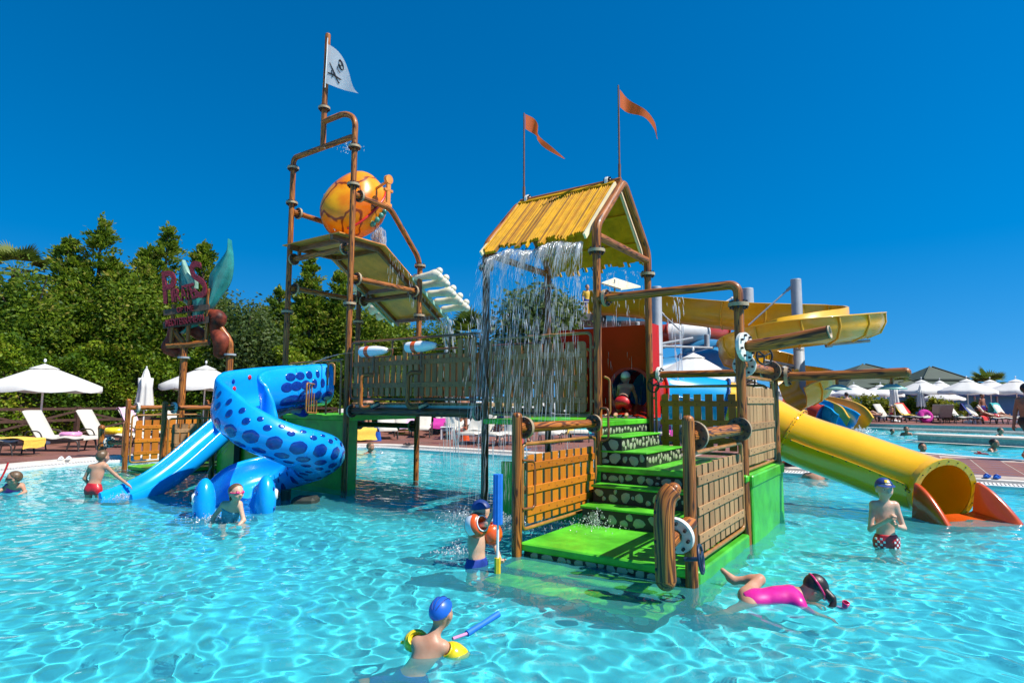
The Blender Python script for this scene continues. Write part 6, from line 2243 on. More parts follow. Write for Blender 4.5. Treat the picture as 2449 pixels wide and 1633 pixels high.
# ------------------------------------------------------------------ leaves
def leaf_mesh(name, P, size, rng, mat, tone=None, elong=1.8, up=.35, D=None):
    """one quad per leaf at points P; normals scattered, tone stored per leaf"""
    n = len(P)
    a = rng.normal(size=(n, 3)); a[:, 2] *= 1 - up
    if D is not None: a = a * .6 + D * 1.2
    a /= np.linalg.norm(a, axis=1, keepdims=True)
    b = rng.normal(size=(n, 3)); b -= a * (a * b).sum(1, keepdims=True); b /= np.linalg.norm(b, axis=1, keepdims=True)
    s = size * rng.uniform(.6, 1.35, (n, 1))
    A = a * s * elong * .5; B = b * s * .5
    V = np.stack([P - A, P + B * .9 - A * .1, P + A, P - B * .9 - A * .1], 1).reshape(-1, 3)
    i = np.arange(n) * 4
    F = np.stack([i, i + 1, i + 2, i + 3], -1)
    t = rng.uniform(0, 1, n) if tone is None else np.clip(tone + rng.normal(0, .16, n), 0, 1)
    g = np.zeros((n * 4, 3), np.float32); g[:, 0] = np.repeat(t, 4)
    me = bpy.data.meshes.new(name)
    me.vertices.add(len(V)); me.vertices.foreach_set('co', V.ravel())
    me.loops.add(len(F) * 4); me.loops.foreach_set('vertex_index', F.ravel().astype(np.int32))
    me.polygons.add(len(F)); me.polygons.foreach_set('loop_start', np.arange(len(F), dtype=np.int32) * 4)
    me.update(calc_edges=True)
    at = me.attributes.new('gc', 'FLOAT_VECTOR', 'POINT'); at.data.foreach_set('vector', g.ravel())
    me.materials.append(M[mat])
    return me


def leaf_obj(name, P, size, rng, mat, parent=None, **k):
    o = bpy.data.objects.new(name, leaf_mesh(name, P, size, rng, mat, **k))
    C.objects.link(o)
    if parent is not None: o.parent = parent
    return o


def conifer(label, loc, H, Wd, seed, n=9000, size=.20, z0=.3, group='conifers behind the left bank', mat='leaf_conifer', lean=0.0, multi=1, name='conifer_tree'):
    rng = np.random.RandomState(seed)
    o = thing(name, label, 'tree', loc, 0, group)
    MB().tube([(0, 0, -.1), (.05, 0, H * .4), (lean * .6, 0, H * .75), (lean, 0, H * .97)], [.20, .14, .07, .02], 8).build('trunk', 'trunk_bark', o)
    P = []; D = []; T = []
    nb = int(n / 56)
    lead = [(0, 0, 1.0)] + [(rng.uniform(-.28, .28) * Wd, rng.uniform(-.28, .28) * Wd, rng.uniform(.70, .93)) for _ in range(multi - 1)]
    for i in range(nb):
        lx, ly, lh = lead[rng.randint(len(lead))]
        t = rng.rand() ** .95                                   # 0 base .. 1 top
        Rz = Wd * .5 * (1 - t) ** .50 * (.45 + .55 * rng.rand()) * (1 if multi == 1 else .76) + .06
        th = rng.rand() * 2 * PI
        lump = 1 + .28 * math.sin(3 * th + seed) * math.sin(6 * t + seed * 1.3)
        R = Rz * lump
        z = z0 + (H * lh - z0) * t
        k = 56
        s = rng.rand(k) ** .38
        dirv = np.array([math.cos(th), math.sin(th), .28 - .25 * (1 - t)])
        base = np.array([lx * (1 - t * .4) + lean * t, ly * (1 - t * .4), z])
        p = base + s[:, None] * R * dirv + rng.normal(0, 1, (k, 3)) * (.05 + .115 * s[:, None] * min(R, 1.2)) * np.array([1, 1, .7])
        P.append(p); D.append(np.repeat((dirv + np.array([0, 0, .5]))[None], k, 0)); T.append(np.full(k, rng.uniform(.12, .95)))
    for (lx, ly, lh) in lead:                                   # feathery leaders
        m = 60
        zz = rng.uniform(.88, 1.03, m) * H * lh
        w = (1.06 * H * lh - zz) * .12
        P.append(np.stack([lx * .6 + lean + rng.normal(0, 1, m) * w, ly * .6 + rng.normal(0, 1, m) * w, zz], -1)); D.append(np.repeat(np.array([[0, 0, 1.0]]), m, 0)); T.append(np.full(m, .7))
    leaf_obj('crown', np.concatenate(P), size, rng, mat, o, tone=np.concatenate(T), D=np.concatenate(D))
    return o


def bushy(label, loc, H, Wd, seed, n=5000, size=.16, mat='leaf_olive', group=None, name='leafy_tree', trunk=True, cat='tree', z0=None):
    rng = np.random.RandomState(seed)
    o = thing(name, label, cat, loc, 0, group)
    if trunk:
        MB().tube([(0, 0, -.1), (.08, .02, H * .35), (-.05, .05, H * .6)], [.13, .10, .05], 8).build('trunk', 'trunk_bark', o)
        for k in range(5):
            a = k * 1.3 + seed
            MB().tube([(.04, .02, H * (.30 + .05 * k)), (math.cos(a) * Wd * .2, math.sin(a) * Wd * .2, H * (.55 + .06 * k)), (math.cos(a) * Wd * .34, math.sin(a) * Wd * .34, H * (.68 + .06 * k))], [.05, .03, .012], 6).build('limb', 'trunk_bark', o)
    else:
        MB().tube([(0, 0, -.1), (0, 0, H * .5)], [.05, .02], 6).build('stem', 'trunk_bark', o)
    nc = max(8, n // 120)
    P = []; T = []
    zb = z0 if z0 is not None else (.36 * H if trunk else .05)
    for i in range(nc):
        v = rng.normal(size=3); v /= np.linalg.norm(v); r = rng.rand() ** .4
        c = np.array([v[0] * Wd * .42 * r, v[1] * Wd * .42 * r, (zb + H) / 2 + v[2] * (H - zb) * .44 * r])
        m = n // nc
        q = rng.normal(size=(m, 3)) * Wd * .085 * rng.uniform(.7, 1.4)
        P.append(c + q); T.append(np.full(m, rng.uniform(.1, .9)))
    leaf_obj('crown' if trunk else 'foliage', np.concatenate(P), size, rng, mat, o, tone=np.concatenate(T))
    return o


def palm(label, loc, H, R, seed, group=None, fan=True):
    rng = np.random.RandomState(seed)
    o = thing('palm_tree', label, 'palm', loc, 0, group)
    MB().tube([(0, 0, -.1), (.05, 0, H * .5), (0, 0, H)], [.20, .17, .19], 10).build('trunk', 'trunk_bark', o)
    nf = 26
    for i in range(nf):
        a = 2 * PI * i / nf * 2.4 + rng.rand() * .4
        el = rng.uniform(-.5, 1.25)
        d = np.array([math.cos(a) * math.cos(el), math.sin(a) * math.cos(el), math.sin(el)])
        s = np.cross(d, [0, 0, 1.0]); s /= max(np.linalg.norm(s), .1); u = np.cross(s, d)
        b = MB()
        L = R * rng.uniform(.85, 1.1)
        base = np.array([0, 0, H])
        tone = rng.uniform(0, 1)
        stem = base + d * L * .45
        b.add([base + s * .012, base - s * .012, stem - s * .01, stem + s * .01], [(0, 1, 2, 3)], 0, False, np.full((4, 3), tone))
        for k in range(15):
            f = (k - 7) / 7 * 1.35
            q = d * math.cos(f) + s * math.sin(f); q = q / np.linalg.norm(q)
            tip = stem + q * L * .58 + np.array([0, 0, -.10 * L * abs(f)])
            mid = stem + q * L * .32
            w = np.cross(q, u); w /= np.linalg.norm(w)
            b.add([stem, mid + w * .035 * R, tip, mid - w * .035 * R], [(0, 1, 2, 3)], 0, False, np.full((4, 3), tone))
        b.build('frond', 'leaf_palm', o)
    return o


# left bank trees
tl = [(-60, 575, 25, 'conifer rising at the far left edge behind the palm'), (85, 640, 24, 'low bushy conifer above the large open umbrella'), (165, 575, 25.5, 'narrow conifer just left of the tallest one'), (245, 522, 26, 'tallest conifer with feathery twin tips left of the sign'),
      (345, 640, 26, 'short conifer between the tall ones left of the sign'), (402, 545, 27, 'tall conifer directly behind the red lettered sign'), (490, 585, 28, 'conifer behind the green wing of the sign'), (588, 705, 27, 'loose grey green conifer right of the sign wing'),
      (668, 690, 29, 'conifer behind the left tower posts'), (744, 622, 30, 'slim conifer seen through the tower under the tray'), (815, 652, 30, 'dark conifer seen through the tower right of the slim one'), (890, 720, 30, 'broad conifer behind the foot of the white bone chute'),
      (960, 745, 31, 'conifer behind the bridge under the chute foot'), (1040, 762, 31, 'conifer behind the bridge cannons'), (-160, 600, 24, 'conifer just outside the left edge')]
for i, (px, py, d, lab) in enumerate(tl[:-1]):
    p = pt(px, py, d)
    H = p.z - .1
    if i in (1, 4, 7, 11, 13):
        bushy(lab.replace('conifer', 'tree').replace('short tree', 'short leafy tree'), (p.x, p.y, .1), H, 3.2 + .12 * H, 100 + i, n=int(13000 + 1500 * H), size=.098, mat='leaf_conifer' if i != 7 else 'leaf_olive', group='leafy trees behind the left bank', z0=.8)
        continue
    conifer(lab, (p.x, p.y, .1), H, 1.9 + .28 * H, 100 + i, n=int(15000 + 2100 * H), multi=4 if i in (3, 5, 1, 8) else 3, size=.098)
# ivy hedge along the back of the bank
hp = np.array([(-21.5, 14), (-18.6, 19.5), (-16.4, 23.6), (-13.2, 25.6), (-9.5, 26.6), (-5.5, 27.4), (-2.2, 28.6)])
hr = np.random.RandomState(5)
seglen = np.linalg.norm(np.diff(hp, axis=0), axis=1)
for k in range(len(hp) - 1):
    a, b2 = hp[k], hp[k + 1]; L = seglen[k]
    n = int(L * 2900)
    t = hr.rand(n); top = 3.5 + .35 * np.sin(t * L * 1.1 + k) + .25 * np.sin(t * L * 2.7 + 2 * k)
    z = hr.rand(n) ** .9 * top
    c_ = a + (b2 - a) * t[:, None]
    nrm = np.array([(b2 - a)[1], -(b2 - a)[0]]) / L
    depth = hr.rand(n) * .9 - .55 + .35 * np.sin(t * L * 2.1 + z * 2.0) * np.sin(z * 1.7 + t * L)
    P = np.stack([c_[:, 0] - nrm[0] * -depth, c_[:, 1] - nrm[1] * -depth, z + .1], -1)
    P = P - np.array([a[0], a[1], 0])
    lab = ['ivy covered hedge at the far left edge', 'ivy hedge behind the large open umbrella', 'ivy hedge behind the closed umbrella', 'ivy hedge below the lettered sign', 'ivy hedge behind the serpent slide', 'ivy hedge behind the tower base'][k]
    h_ = thing('ivy_hedge', lab, 'hedge', (a[0], a[1], 0), 0, 'hedge sections along the left bank')
    tone = .5 + .35 * np.sin(t * L * 1.9 + z * 2.3 + k) * np.sin(z * 1.3)
    leaf_obj('foliage', P, .10, hr, 'leaf_hedge', h_, tone=np.clip(tone, .02, .95), elong=1.3)
    b = MB()
    q = (b2 - a)
    b.add([(-nrm[0] * .3, -nrm[1] * .3, 0), (q[0] - nrm[0] * .3, q[1] - nrm[1] * .3, 0), (q[0] - nrm[0] * .3, q[1] - nrm[1] * .3, 2.5), (-nrm[0] * .3, -nrm[1] * .3, 2.5)], [(0, 1, 2, 3)], 0, False)
    b.build('woody_core', 'trunk_bark', h_)
# trees behind the hut and palms
p = pt(1282, 690, 27); bushy('airy pepper tree seen through the falling water', (p.x, p.y, .1), 6.6, 4.0, 40, n=9000, size=.13)
p = pt(1190, 800, 30); bushy('low pine behind the wet panel of the hut', (p.x, p.y, .1), 4.3, 3.2, 41, n=4000, size=.14)
p = pt(1335, 700, 30); bushy('leafy tree beside the flume stair tower', (p.x, p.y, .1), 7.2, 2.4, 43, n=4000, size=.13)
p = gp(1128, 28); palm('fan palm behind the right end of the bridge', (p.x, p.y, .1), 4.4, 1.5, 3)
p = gp(8, 29); palm('fan palm at the left edge above the hedge', (p.x, p.y, .1), 7.7, 1.6, 4)
p = gp(2132, 58); palm('fan palm between the two pavilion roofs', (p.x, p.y, .3), 3.0, 1.9, 5, 'palms by the hotel')
p = gp(2372, 60); palm('fan palm at the right beyond the white umbrellas', (p.x, p.y, .3), 3.0, 2.0, 6, 'palms by the hotel')
gs = [(2040, 945, 37, 1.7, 'golden shrub left of the standing man'), (2078, 948, 38, 1.8, 'golden shrub behind the standing man'), (2118, 958, 38, 1.5, 'golden shrub between the standing man and closed umbrella'), (2172, 944, 38, 1.6, 'green shrub behind the red and yellow towels'),
      (2240, 952, 39, 1.6, 'golden shrub behind the cream backrests'), (2275, 960, 39, 1.5, 'golden shrub left of the dark blue glazing'), (2330, 952, 42, 1.4, 'green palm-like shrub before the glazing')]
for i, (px, py, d, w, lab) in enumerate(gs):
    p = pt(px, py, d); bushy(lab, (p.x, p.y, .3), p.z - .3, w, 60 + i, n=1800, size=.12, mat='leaf_gold' if 'golden' in lab else 'leaf_conifer', group='shrubs on the far terrace', name='shrub', trunk=False, cat='shrub')

# ------------------------------------------------------------------ left bank furniture
fence_pts = [(-17.6, 15.5), (-16.7, 18.6), (-15.6, 21.7), (-13.3, 23.9), (-10.4, 25.0), (-7.4, 25.6)]
for k in range(len(fence_pts) - 1):
    a = Vector((*fence_pts[k], .1)); b2 = Vector((*fence_pts[k + 1], .1))
    f = thing('rail_fence', ['dark wooden rail fence at the far left edge', 'dark wooden rail fence behind the first loungers', 'dark wooden rail fence behind the pink towel', 'dark wooden rail fence behind the picket panels', 'dark wooden rail fence behind the serpent slide'][k], 'fence', a, 0, 'rail fence along the hedge')
    d = b2 - a
    MB().box((0, 0, .55), (.14, .14, 1.1), bevel=.01).build('post', 'fence_wood', f)
    for zz in (1.02, .62):
        MB().bar((0, 0, zz), (d.x, d.y, zz), .05, .09).build('rail', 'fence_wood', f)
    MB().bar((0, 0, .12), (d.x, d.y, .95), .04, .07).build('brace', 'fence_wood', f)
    MB().bar((0, 0, .95), (d.x, d.y, .12), .04, .07).build('brace', 'fence_wood', f)


def make_umbrella(half, rim, apex):
    u = thing('sun_umbrella', 'white', 'umbrella')
    n = 8
    G = []
    for i in range(9):
        s = i / 8
        row = []
        for j in range(n * 4):
            t = 2 * PI * j / (n * 4) + PI / 8
            ph = (j % 4) / 4
            sag = math.sin(PI * ph) if ph else 0
            r = half * s * (1 - .045 * sag * s)
            z = apex + (rim - apex) * s ** 1.08 - .055 * sag * s * half * .5
            row.append((r * math.cos(t), r * math.sin(t), z))
        G.append(row)
    skirt = [[(x * 1.004, y * 1.004, z - .13 - .03 * math.sin(PI * ((j % 4) / 4))) for j, (x, y, z) in enumerate(G[-1])]]
    MB().sheet(G + skirt, closed_v=True).build('canopy', 'umbrella', u)
    V = []
    for i in range(4):
        s = i / 3
        V.append([(half * .25 * s * math.cos(2 * PI * j / 16 + PI / 8), half * .25 * s * math.sin(2 * PI * j / 16 + PI / 8), apex + .045 + (rim - apex) * .235 * s) for j in range(16)])
    MB().sheet(V, closed_v=True).build('vent_cap', 'umbrella', u)
    MB().ball((0, 0, apex + .14), (.04, .04, .06), 8, 6).build('finial', 'white', u)
    MB().tube([(0, 0, .0), (0, 0, apex)], .028, 8).build('pole', 'white_matte', u)
    MB().lathe([(.28, 0), (.28, .07), (.06, .12), (.04, .3), (.0, .3)], n=16).build('base', 'white_matte', u)
    for k in range(n):
        t = 2 * PI * k / n + PI / 8
        MB().tube([(0, 0, apex - .04), (half * .98 * math.cos(t), half * .98 * math.sin(t), rim - .02)], .010, 5).build('rib', 'white_matte', u)
    return u


def make_closed(top, lo):
    u = thing('closed_umbrella', 'white', 'umbrella')
    G = []
    prof = [(.02, top), (.07, top - .12), (.12, top - .35), (.20, top - .36), (.19, (top + lo) / 2), (.25, lo + .12), (.27, lo)]
    for (r, z) in prof:
        G.append([(r * (1 + .22 * math.cos(8 * 2 * PI * j / 32)) * math.cos(2 * PI * j / 32), r * (1 + .22 * math.cos(8 * 2 * PI * j / 32)) * math.sin(2 * PI * j / 32), z - (.05 * (1 + math.cos(8 * 2 * PI * j / 32)) if z == lo else 0)) for j in range(32)])
    MB().sheet(G, closed_v=True).build('folded_canopy', 'umbrella', u)
    MB().ball((0, 0, top + .03), .03, 8, 6).build('finial', 'white', u)
    MB().tube([(0, 0, 0), (0, 0, top)], .028, 8).build('pole', 'white_matte', u)
    MB().lathe([(.28, 0), (.28, .07), (.06, .12), (.0, .12)], n=16).build('base', 'white_matte', u)
    return u


um = make_umbrella(1.52, 1.72, 2.36)
GU = 'white sun umbrellas'
def place_u(px, d, lab, z=.115, sc=1.0, first=[True], src=um, zs=1.0, rot=0.0):
    p = gp(px, d, z)
    if src is um and first[0]:
        first[0] = False
        um.location = p; um['label'] = lab; um['group'] = GU; um.rotation_euler = (0, 0, rot); um.scale = (sc, sc, zs)
        return
    dup(src, p, rot, lab, GU, (sc, sc, zs))
place_u(97, 18.0, 'large open white umbrella over the left loungers')
place_u(486, 22.5, 'open white umbrella behind the picket panels and sign posts', zs=1.10, rot=.2)
place_u(1662, 20.0, 'open white umbrella showing above the back log rail', zs=1.24, rot=.3)
place_u(1765, 23.0, 'open white umbrella hidden behind the tall curved pipe', zs=1.0, rot=.1)
for (px, d, lab, sc_, zs, z) in [(1884, 44, 'open white umbrella left of the grey flume column', .9, 1.0, .3), (1959, 44, 'open white umbrella right of the grey flume column', .9, 1.03, .3), (2046, 42, 'open white umbrella under the sprinkler boom', .95, 1.0, .3), (2110, 42, 'open white umbrella at the tip of the sprinkler boom', .95, 1.0, .3),
                          (2209, 38, 'open white umbrella beside the cream closed one', .95, 1.08, .3), (2258, 44, 'low open white umbrella in the second row', .9, .85, .3), (2253, 50, 'open white umbrella peeking over the row, below the right pavilion', .9, 1.25, .3), (2318, 35, 'wide open white umbrella over the teal towel', .98, 1.06, .3), (2374, 41, 'open white umbrella before the right palm', 1.0, 1.14, .3), (2436, 35, 'open white umbrella at the right edge', .98, 1.06, .3)]:
    place_u(px, d, lab, z, sc_, zs=zs, rot=px * .37)
cu_ = make_closed(2.45, 1.05)
p = gp(343, 21.0); cu_.location = p; cu_['label'] = 'closed white umbrella behind the orange picket panel'; cu_['group'] = GU
dup(cu_, gp(2141, 36, .3), .4, 'closed white umbrella beside the toddler', GU, (.9, .9, .95))
c2 = dup(cu_, gp(2205, 37, .3), .9, 'closed cream umbrella beside the magenta float', GU, (.8, .8, .9))


def make_lounger(back=55, fab='lounger_fabric'):
    """1.95 m long, head at -x, feet at +x"""
    o = thing('sun_lounger', 'x', 'sun lounger')
    for s in (-1, 1):
        MB().tube(fillet([(-.95, s * .31, .30), (.35, s * .31, .30), (.98, s * .31, .30)], .05), .02, 6).build('side_rail', 'metal_brown', o)
        for x in (-.60, .75):
            MB().tube(fillet([(x - .16, s * .33, .0), (x - .10, s * .33, .28), (x + .10, s * .33, .28), (x + .16, s * .33, .0)], .08), .018, 6).build('leg', 'metal_brown', o)
        MB().tube(fillet([(-.50, s * .35, .28), (-.46, s * .36, .52), (-.10, s * .36, .52), (-.02, s * .35, .28)], .12), .018, 6).build('armrest', 'metal_brown', o)
    G = []
    for i in range(13):
        x = -.22 + 1.22 * i / 12
        z = .335 + .02 * math.sin(i * 1.1)
        G.append([(x, y, z + (.045 if abs(y) < .29 else 0)) for y in (-.31, -.28, -.1, .1, .28, .31)])
    G.append([(1.0, y, .29) for y in (-.31, -.28, -.1, .1, .28, .31)])
    MB().sheet(G).build('seat_cushion', fab, o)
    a = math.radians(back)
    G = []
    for i in range(10):
        s = .80 * i / 9
        x = -.22 - s * math.cos(a); z = .345 + s * math.sin(a)
        nx, nz = math.sin(a), math.cos(a)
        G.append([(x + nx * b_, y, z + nz * b_) for y, b_ in ((-.31, 0), (-.28, .045), (-.1, .05 + .01 * math.sin(i)), (.1, .05), (.28, .045), (.31, 0))])
    x0 = np.array(G)
    MB().sheet(G).build('backrest', fab, o)
    bk = [[tuple(q) for q in r_[::-1]] for r_ in (x0[:, [0, 5]] - np.array([math.sin(a) * .012, 0, math.cos(a) * .012])).tolist()]
    MB().sheet(bk).build('backrest_rear', 'lounger_taupe', o)
    return o


def cloth(label, name, loc, rotz, pts, mat, cat='towel', group=None):
    """draped towel: pts rows (x,z) profile swept across y"""
    o = thing(name, label, cat, loc, rotz, group)
    prof, w = pts
    r = random.Random(int(loc[0] * 10))
    P = catmull([(x, 0, z) for x, z in prof], 4)
    G = [[(q[0] + r.uniform(-.008, .008), y + .03 * math.sin(i * .7), q[2] + .012 * math.sin(y * 14 + i) + .004) for y in np.linspace(-w, w, 9)] for i, q in enumerate(P)]
    MB().sheet(G).build('cloth', mat, o)
    return o


lo = make_lounger(58)
LG = 'sun loungers on the left bank'
def place_l(x, y, rz, lab, grp, z=.115, first=[True], src=None):
    s = src or lo
    if s is lo and first[0]:
        first[0] = False; lo.location = (x, y, z); lo.rotation_euler = (0, 0, rz); lo['label'] = lab; lo['group'] = grp; return lo
    return dup(s, (x, y, z), rz, lab, grp)
place_l(-12.75, 14.75, .0, 'cream lounger cut by the left edge with a yellow towel', LG)
place_l(-12.0, 15.9, .0, 'lounger with shaded taupe backrest and pink swim ring', LG)
place_l(-11.55, 17.2, .0, 'lounger with bright cream backrest and yellow float', LG)
place_l(-11.35, 18.7, .0, 'lounger draped with a pale pink towel', LG)
place_l(-11.1, 20.6, .0, 'pale lounger seen through the picket panels', LG)
cloth('yellow towel hanging over the lounger at the left edge', 'beach_towel', (-12.2, 14.75, .115), 0, ([(-.5, .40), (.1, .40), (.55, .39), (.60, .30), (.62, .16)], .33), 'towel_yellow')
cloth('pale pink towel over a raised backrest', 'beach_towel', (-11.35, 18.7, .115), 0, ([(.15, .41), (-.2, .42), (-.38, .66), (-.62, 1.08), (-.70, 1.02)], .34), 'towel_pink')
cloth('yellow towel on the seat beside the pink one', 'beach_towel', (-11.35, 18.7, .115), 0, ([(-.05, .415), (.3, .41), (.6, .40)], .30), 'towel_yellow')


def ring_float(label, loc, R, r, mat, cat='swim ring', flat=.8, name='swim_ring', tilt=0.0):
    o = thing(name, label, cat, loc)
    o.rotation_euler = (tilt, 0, 0)
    P = [(R * math.cos(t), R * math.sin(t), r * flat) for t in np.linspace(0, 2 * PI, 26, endpoint=False)]
    MB().tube(P, r, 12, closed=True).build('ring', mat, o)
    MB().lathe([(.02, 0), (.014, .03), (0, .03)], (R, 0, r * 1.8), (0, 0, 1), 8).build('valve', mat, o)
    for k in range(6):
        t = k * PI / 3
        ring = [(R * math.cos(t) + r * 1.01 * math.cos(a) * math.cos(t), R * math.sin(t) + r * 1.01 * math.cos(a) * math.sin(t), r * flat + r * 1.01 * math.sin(a)) for a in np.linspace(0, 2 * PI, 12, endpoint=False)]
        MB().tube(ring, .006, 5, closed=True).build('seam', mat, o)
    return o
ring_float('pink and white swim ring lying on the shaded lounger', (-11.55, 15.88, .50), .20, .055, 'float_pink')
ring_float('large yellow inflatable lying on the bright lounger', (-11.2, 17.15, .50), .24, .09, 'float_yellow')


def sandals(label, x, y, rz, mat, z=.12, s=1.0):
    o = thing('sandals', label, 'sandals', (x, y, z), rz)
    for q in (-1, 1):
        b = MB(); b.prism([(q * .07 + a * .045, c_ * .13) for a, c_ in ((-.8, -1), (.8, -1), (1, -.4), (.8, .1), (1, .7), (.5, 1), (-.5, 1), (-1, .7), (-.8, .1), (-1, -.4))], 0, .025); b.build('sole', mat, o)
        MB().tube(catmull([(q * .07 - .045, .02, .02), (q * .07, .05, .06), (q * .07 + .045, .02, .02)], 5), .012, 6).build('strap', mat, o)
    return o
sandals('white sandals on the left coping', -9.95, 13.55, .5, 'white', .12)
sandals('blue clogs on the deck edge right of the tube slide mouth', 8.55, 10.85, 2.3, 'rubber_blue', .13)
sandals('red flip-flops on the tiles near the far pool', 12.05, 15.6, 1.2, 'spot_red', .14)
sandals('pale blue sandals behind the stair post', .35, 16.5, 1.0, 'tube_cyan', .13)
sandals('black sandals on the coping behind the bridge', -3.1, 18.2, 1.0, 'swim_black', .13)

# ------------------------------------------------------------------ loungers and guests behind the bridge
LB = 'sun loungers behind the bridge'
lb = [(835, 20.5, -1.2, 'lounger behind the bridge draped with a yellow towel'), (925, 21.6, -1.3, 'lounger seen between the back posts of the bridge'), (1010, 22.5, -1.5, 'lounger behind the middle of the bridge'), (1085, 21.8, -1.6, 'lounger by the low white table behind the bridge'), (1150, 19.2, -2.0, 'lounger with khaki towel left of the hut post'), (1215, 18.6, -2.2, 'cream lounger right of the wet hut post'),
      (1330, 19.5, -1.9, 'lounger behind the orange panel, nearest the stair post'), (1385, 20.5, -1.7, 'lounger behind the log rail of the stair'), (960, 25, -1.4, 'lounger in the second row behind the bridge posts'), (1060, 25.5, -1.4, 'lounger in the second row behind the white table'), (1600, 19.5, -2.2, 'lounger behind the back panel of the stair'), (1680, 18.2, -2.2, 'lounger seen through the shaded orange panel')]
for (px, d, rz, lab) in lb:
    p = gp(px, d); place_l(p.x, p.y, rz, lab, LB)
p = gp(870, 20.1); cloth('yellow towel hanging from a lounger behind the bridge', 'beach_towel', (p.x, p.y, .115), -1.2, ([(-.5, .41), (0, .42), (.35, .42), (.55, .40), (.60, .2), (.66, .06)], .34), 'towel_yellow')
p = gp(1135, 19.0); cloth('khaki towel over a raised backrest left of the hut post', 'beach_towel', (p.x, p.y, .115), -2.0, ([(.2, .42), (-.2, .43), (-.42, .66), (-.66, .98), (-.75, .60), (-.78, .3)], .36), 'lounger_fabric')
for (px, d, mat, lab) in [(1050, 24, 'towel_magenta', 'magenta towel on a lounger behind the bridge'), (985, 23.6, 'towel_pink', 'pink towel on a lounger behind the bridge'), (1100, 23, 'towel_white', 'white towel on a lounger behind the bridge'), (1345, 20.2, 'towel_yellow', 'yellow towel behind the log rail of the stair'), (1390, 20.6, 'towel_teal', 'teal towel behind the log rail of the stair'), (1610, 19.3, 'towel_magenta', 'magenta towel seen through the shaded panel'), (1690, 18, 'towel_yellow', 'yellow towel seen through the shaded panel')]:
    p = gp(px, d); cloth(lab, 'beach_towel', (p.x, p.y, .115), -1.6, ([(-.6, .62), (-.3, .45), (.1, .43), (.5, .42), (.62, .25)], .32), mat)
p = gp(1070, 21); t_ = thing('side_table', 'low white plastic table behind the bridge', 'table', (p.x, p.y, .115))
MB().box((0, 0, .42), (.45, .45, .03), bevel=.008).build('table_top', 'white', t_)
for sx in (-1, 1):
    for sy in (-1, 1): MB().box((sx * .18, sy * .18, .2), (.05, .05, .41)).build('leg', 'white', t_)
for (px, d, mat, lab) in [(1098, 20.6, 'spot_red', 'red bag on the deck behind the bridge'), (1110, 20.4, 'float_orange', 'orange bag on the deck behind the bridge'), (900, 20.0, 'rubber_blue', 'blue bag under the yellow towel'), (1238, 18.2, 'towel_red', 'red bag beside the cream lounger')]:
    p = gp(px, d); b_ = thing('beach_bag', lab, 'bag', (p.x, p.y, .115))
    MB().sheet([[(.16 * (1 - .25 * i / 4) * math.cos(2 * PI * j / 12) * 1.2, .09 * (1 + .1 * math.sin(j)) * math.sin(2 * PI * j / 12), .30 * i / 4) for j in range(12)] for i in range(5)], closed_v=True).build('pouch', mat, b_)
    MB().tube(catmull([(-.12, 0, .29), (-.06, 0, .42), (.06, 0, .42), (.12, 0, .29)], 4), .012, 6).build('strap', mat, b_)
p = gp(832, 18.6); bk_ = thing('toy_bucket', 'small yellow toy bucket on the coping behind the tower', 'toy bucket', (p.x, p.y, .12))
MB().lathe([(.001, 0), (.08, 0), (.11, .2), (.115, .2), (.10, .19), (.08, .02)], n=14).build('pail', 'float_yellow', bk_)
MB().tube(catmull([(-.11, 0, .19), (0, 0, .30), (.11, 0, .19)], 5), .006, 6).build('handle', 'white', bk_)


def guest(label, px, d, yaw, trunks, skinm='skin_tan', h=1.75, z=.115, hair='hair_dark'):
    p = gp(px, d, z); J = adult(h)
    return figure(label, (p.x, p.y, z), yaw, J, h / 1.27, skinm, [('trunks', trunks, .4)], hair=(hair, 0), h=.022, group='guests on the decks')
guest('guest standing behind the right end of the bridge', 1108, 22.2, .4, 'swim_black')
guest('guest in blue trunks standing behind the wet hut panel', 1195, 20.2, -.5, 'swim_blue', 'skin_mid')
guest('guest standing in the shade behind the tower posts', 880, 24, .9, 'swim_red', 'skin_mid')
guest('guest in light trunks standing behind the hut deck', 1262, 19.4, 1.8, 'swim_teal', 'skin_mid', 1.7)
def lying(label, loc, yaw, skinm, cl, s=1.38, back=.35):
    J = dict(head=(0, .78, .62 * back + .22), neck=(0, .62, .5 * back + .12), chest=(0, .42, .3 * back + .06), pelvis=(0, .0, .06), shl=(.18, .52, .38 * back + .08), shr=(-.18, .52, .38 * back + .08), elbl=(.27, .28, .1), wrl=(.24, .04, .06), elbr=(-.27, .28, .1), wrr=(-.24, .04, .06),
             hipl=(.09, -.05, .05), hipr=(-.09, -.05, .05), kneel=(.10, -.42, .22), kneer=(-.10, -.45, .05), ankl=(.10, -.75, .05), ankr=(-.10, -.85, .03), toel=(.1, -.82, .16), toer=(-.1, -.9, .15), face=(0, -.5, .85), crown=(0, .9, .4))
    return figure(label, loc, yaw, J, s, skinm, cl, hair=('hair_dark', .06), h=.022, group='guests on the decks', hands=False)
lying('sunbather lying on the deck under the yellow tube', (5.75, 12.75, .20), 1.9, 'skin_tan', [('trunks', 'swim_black', .3)])

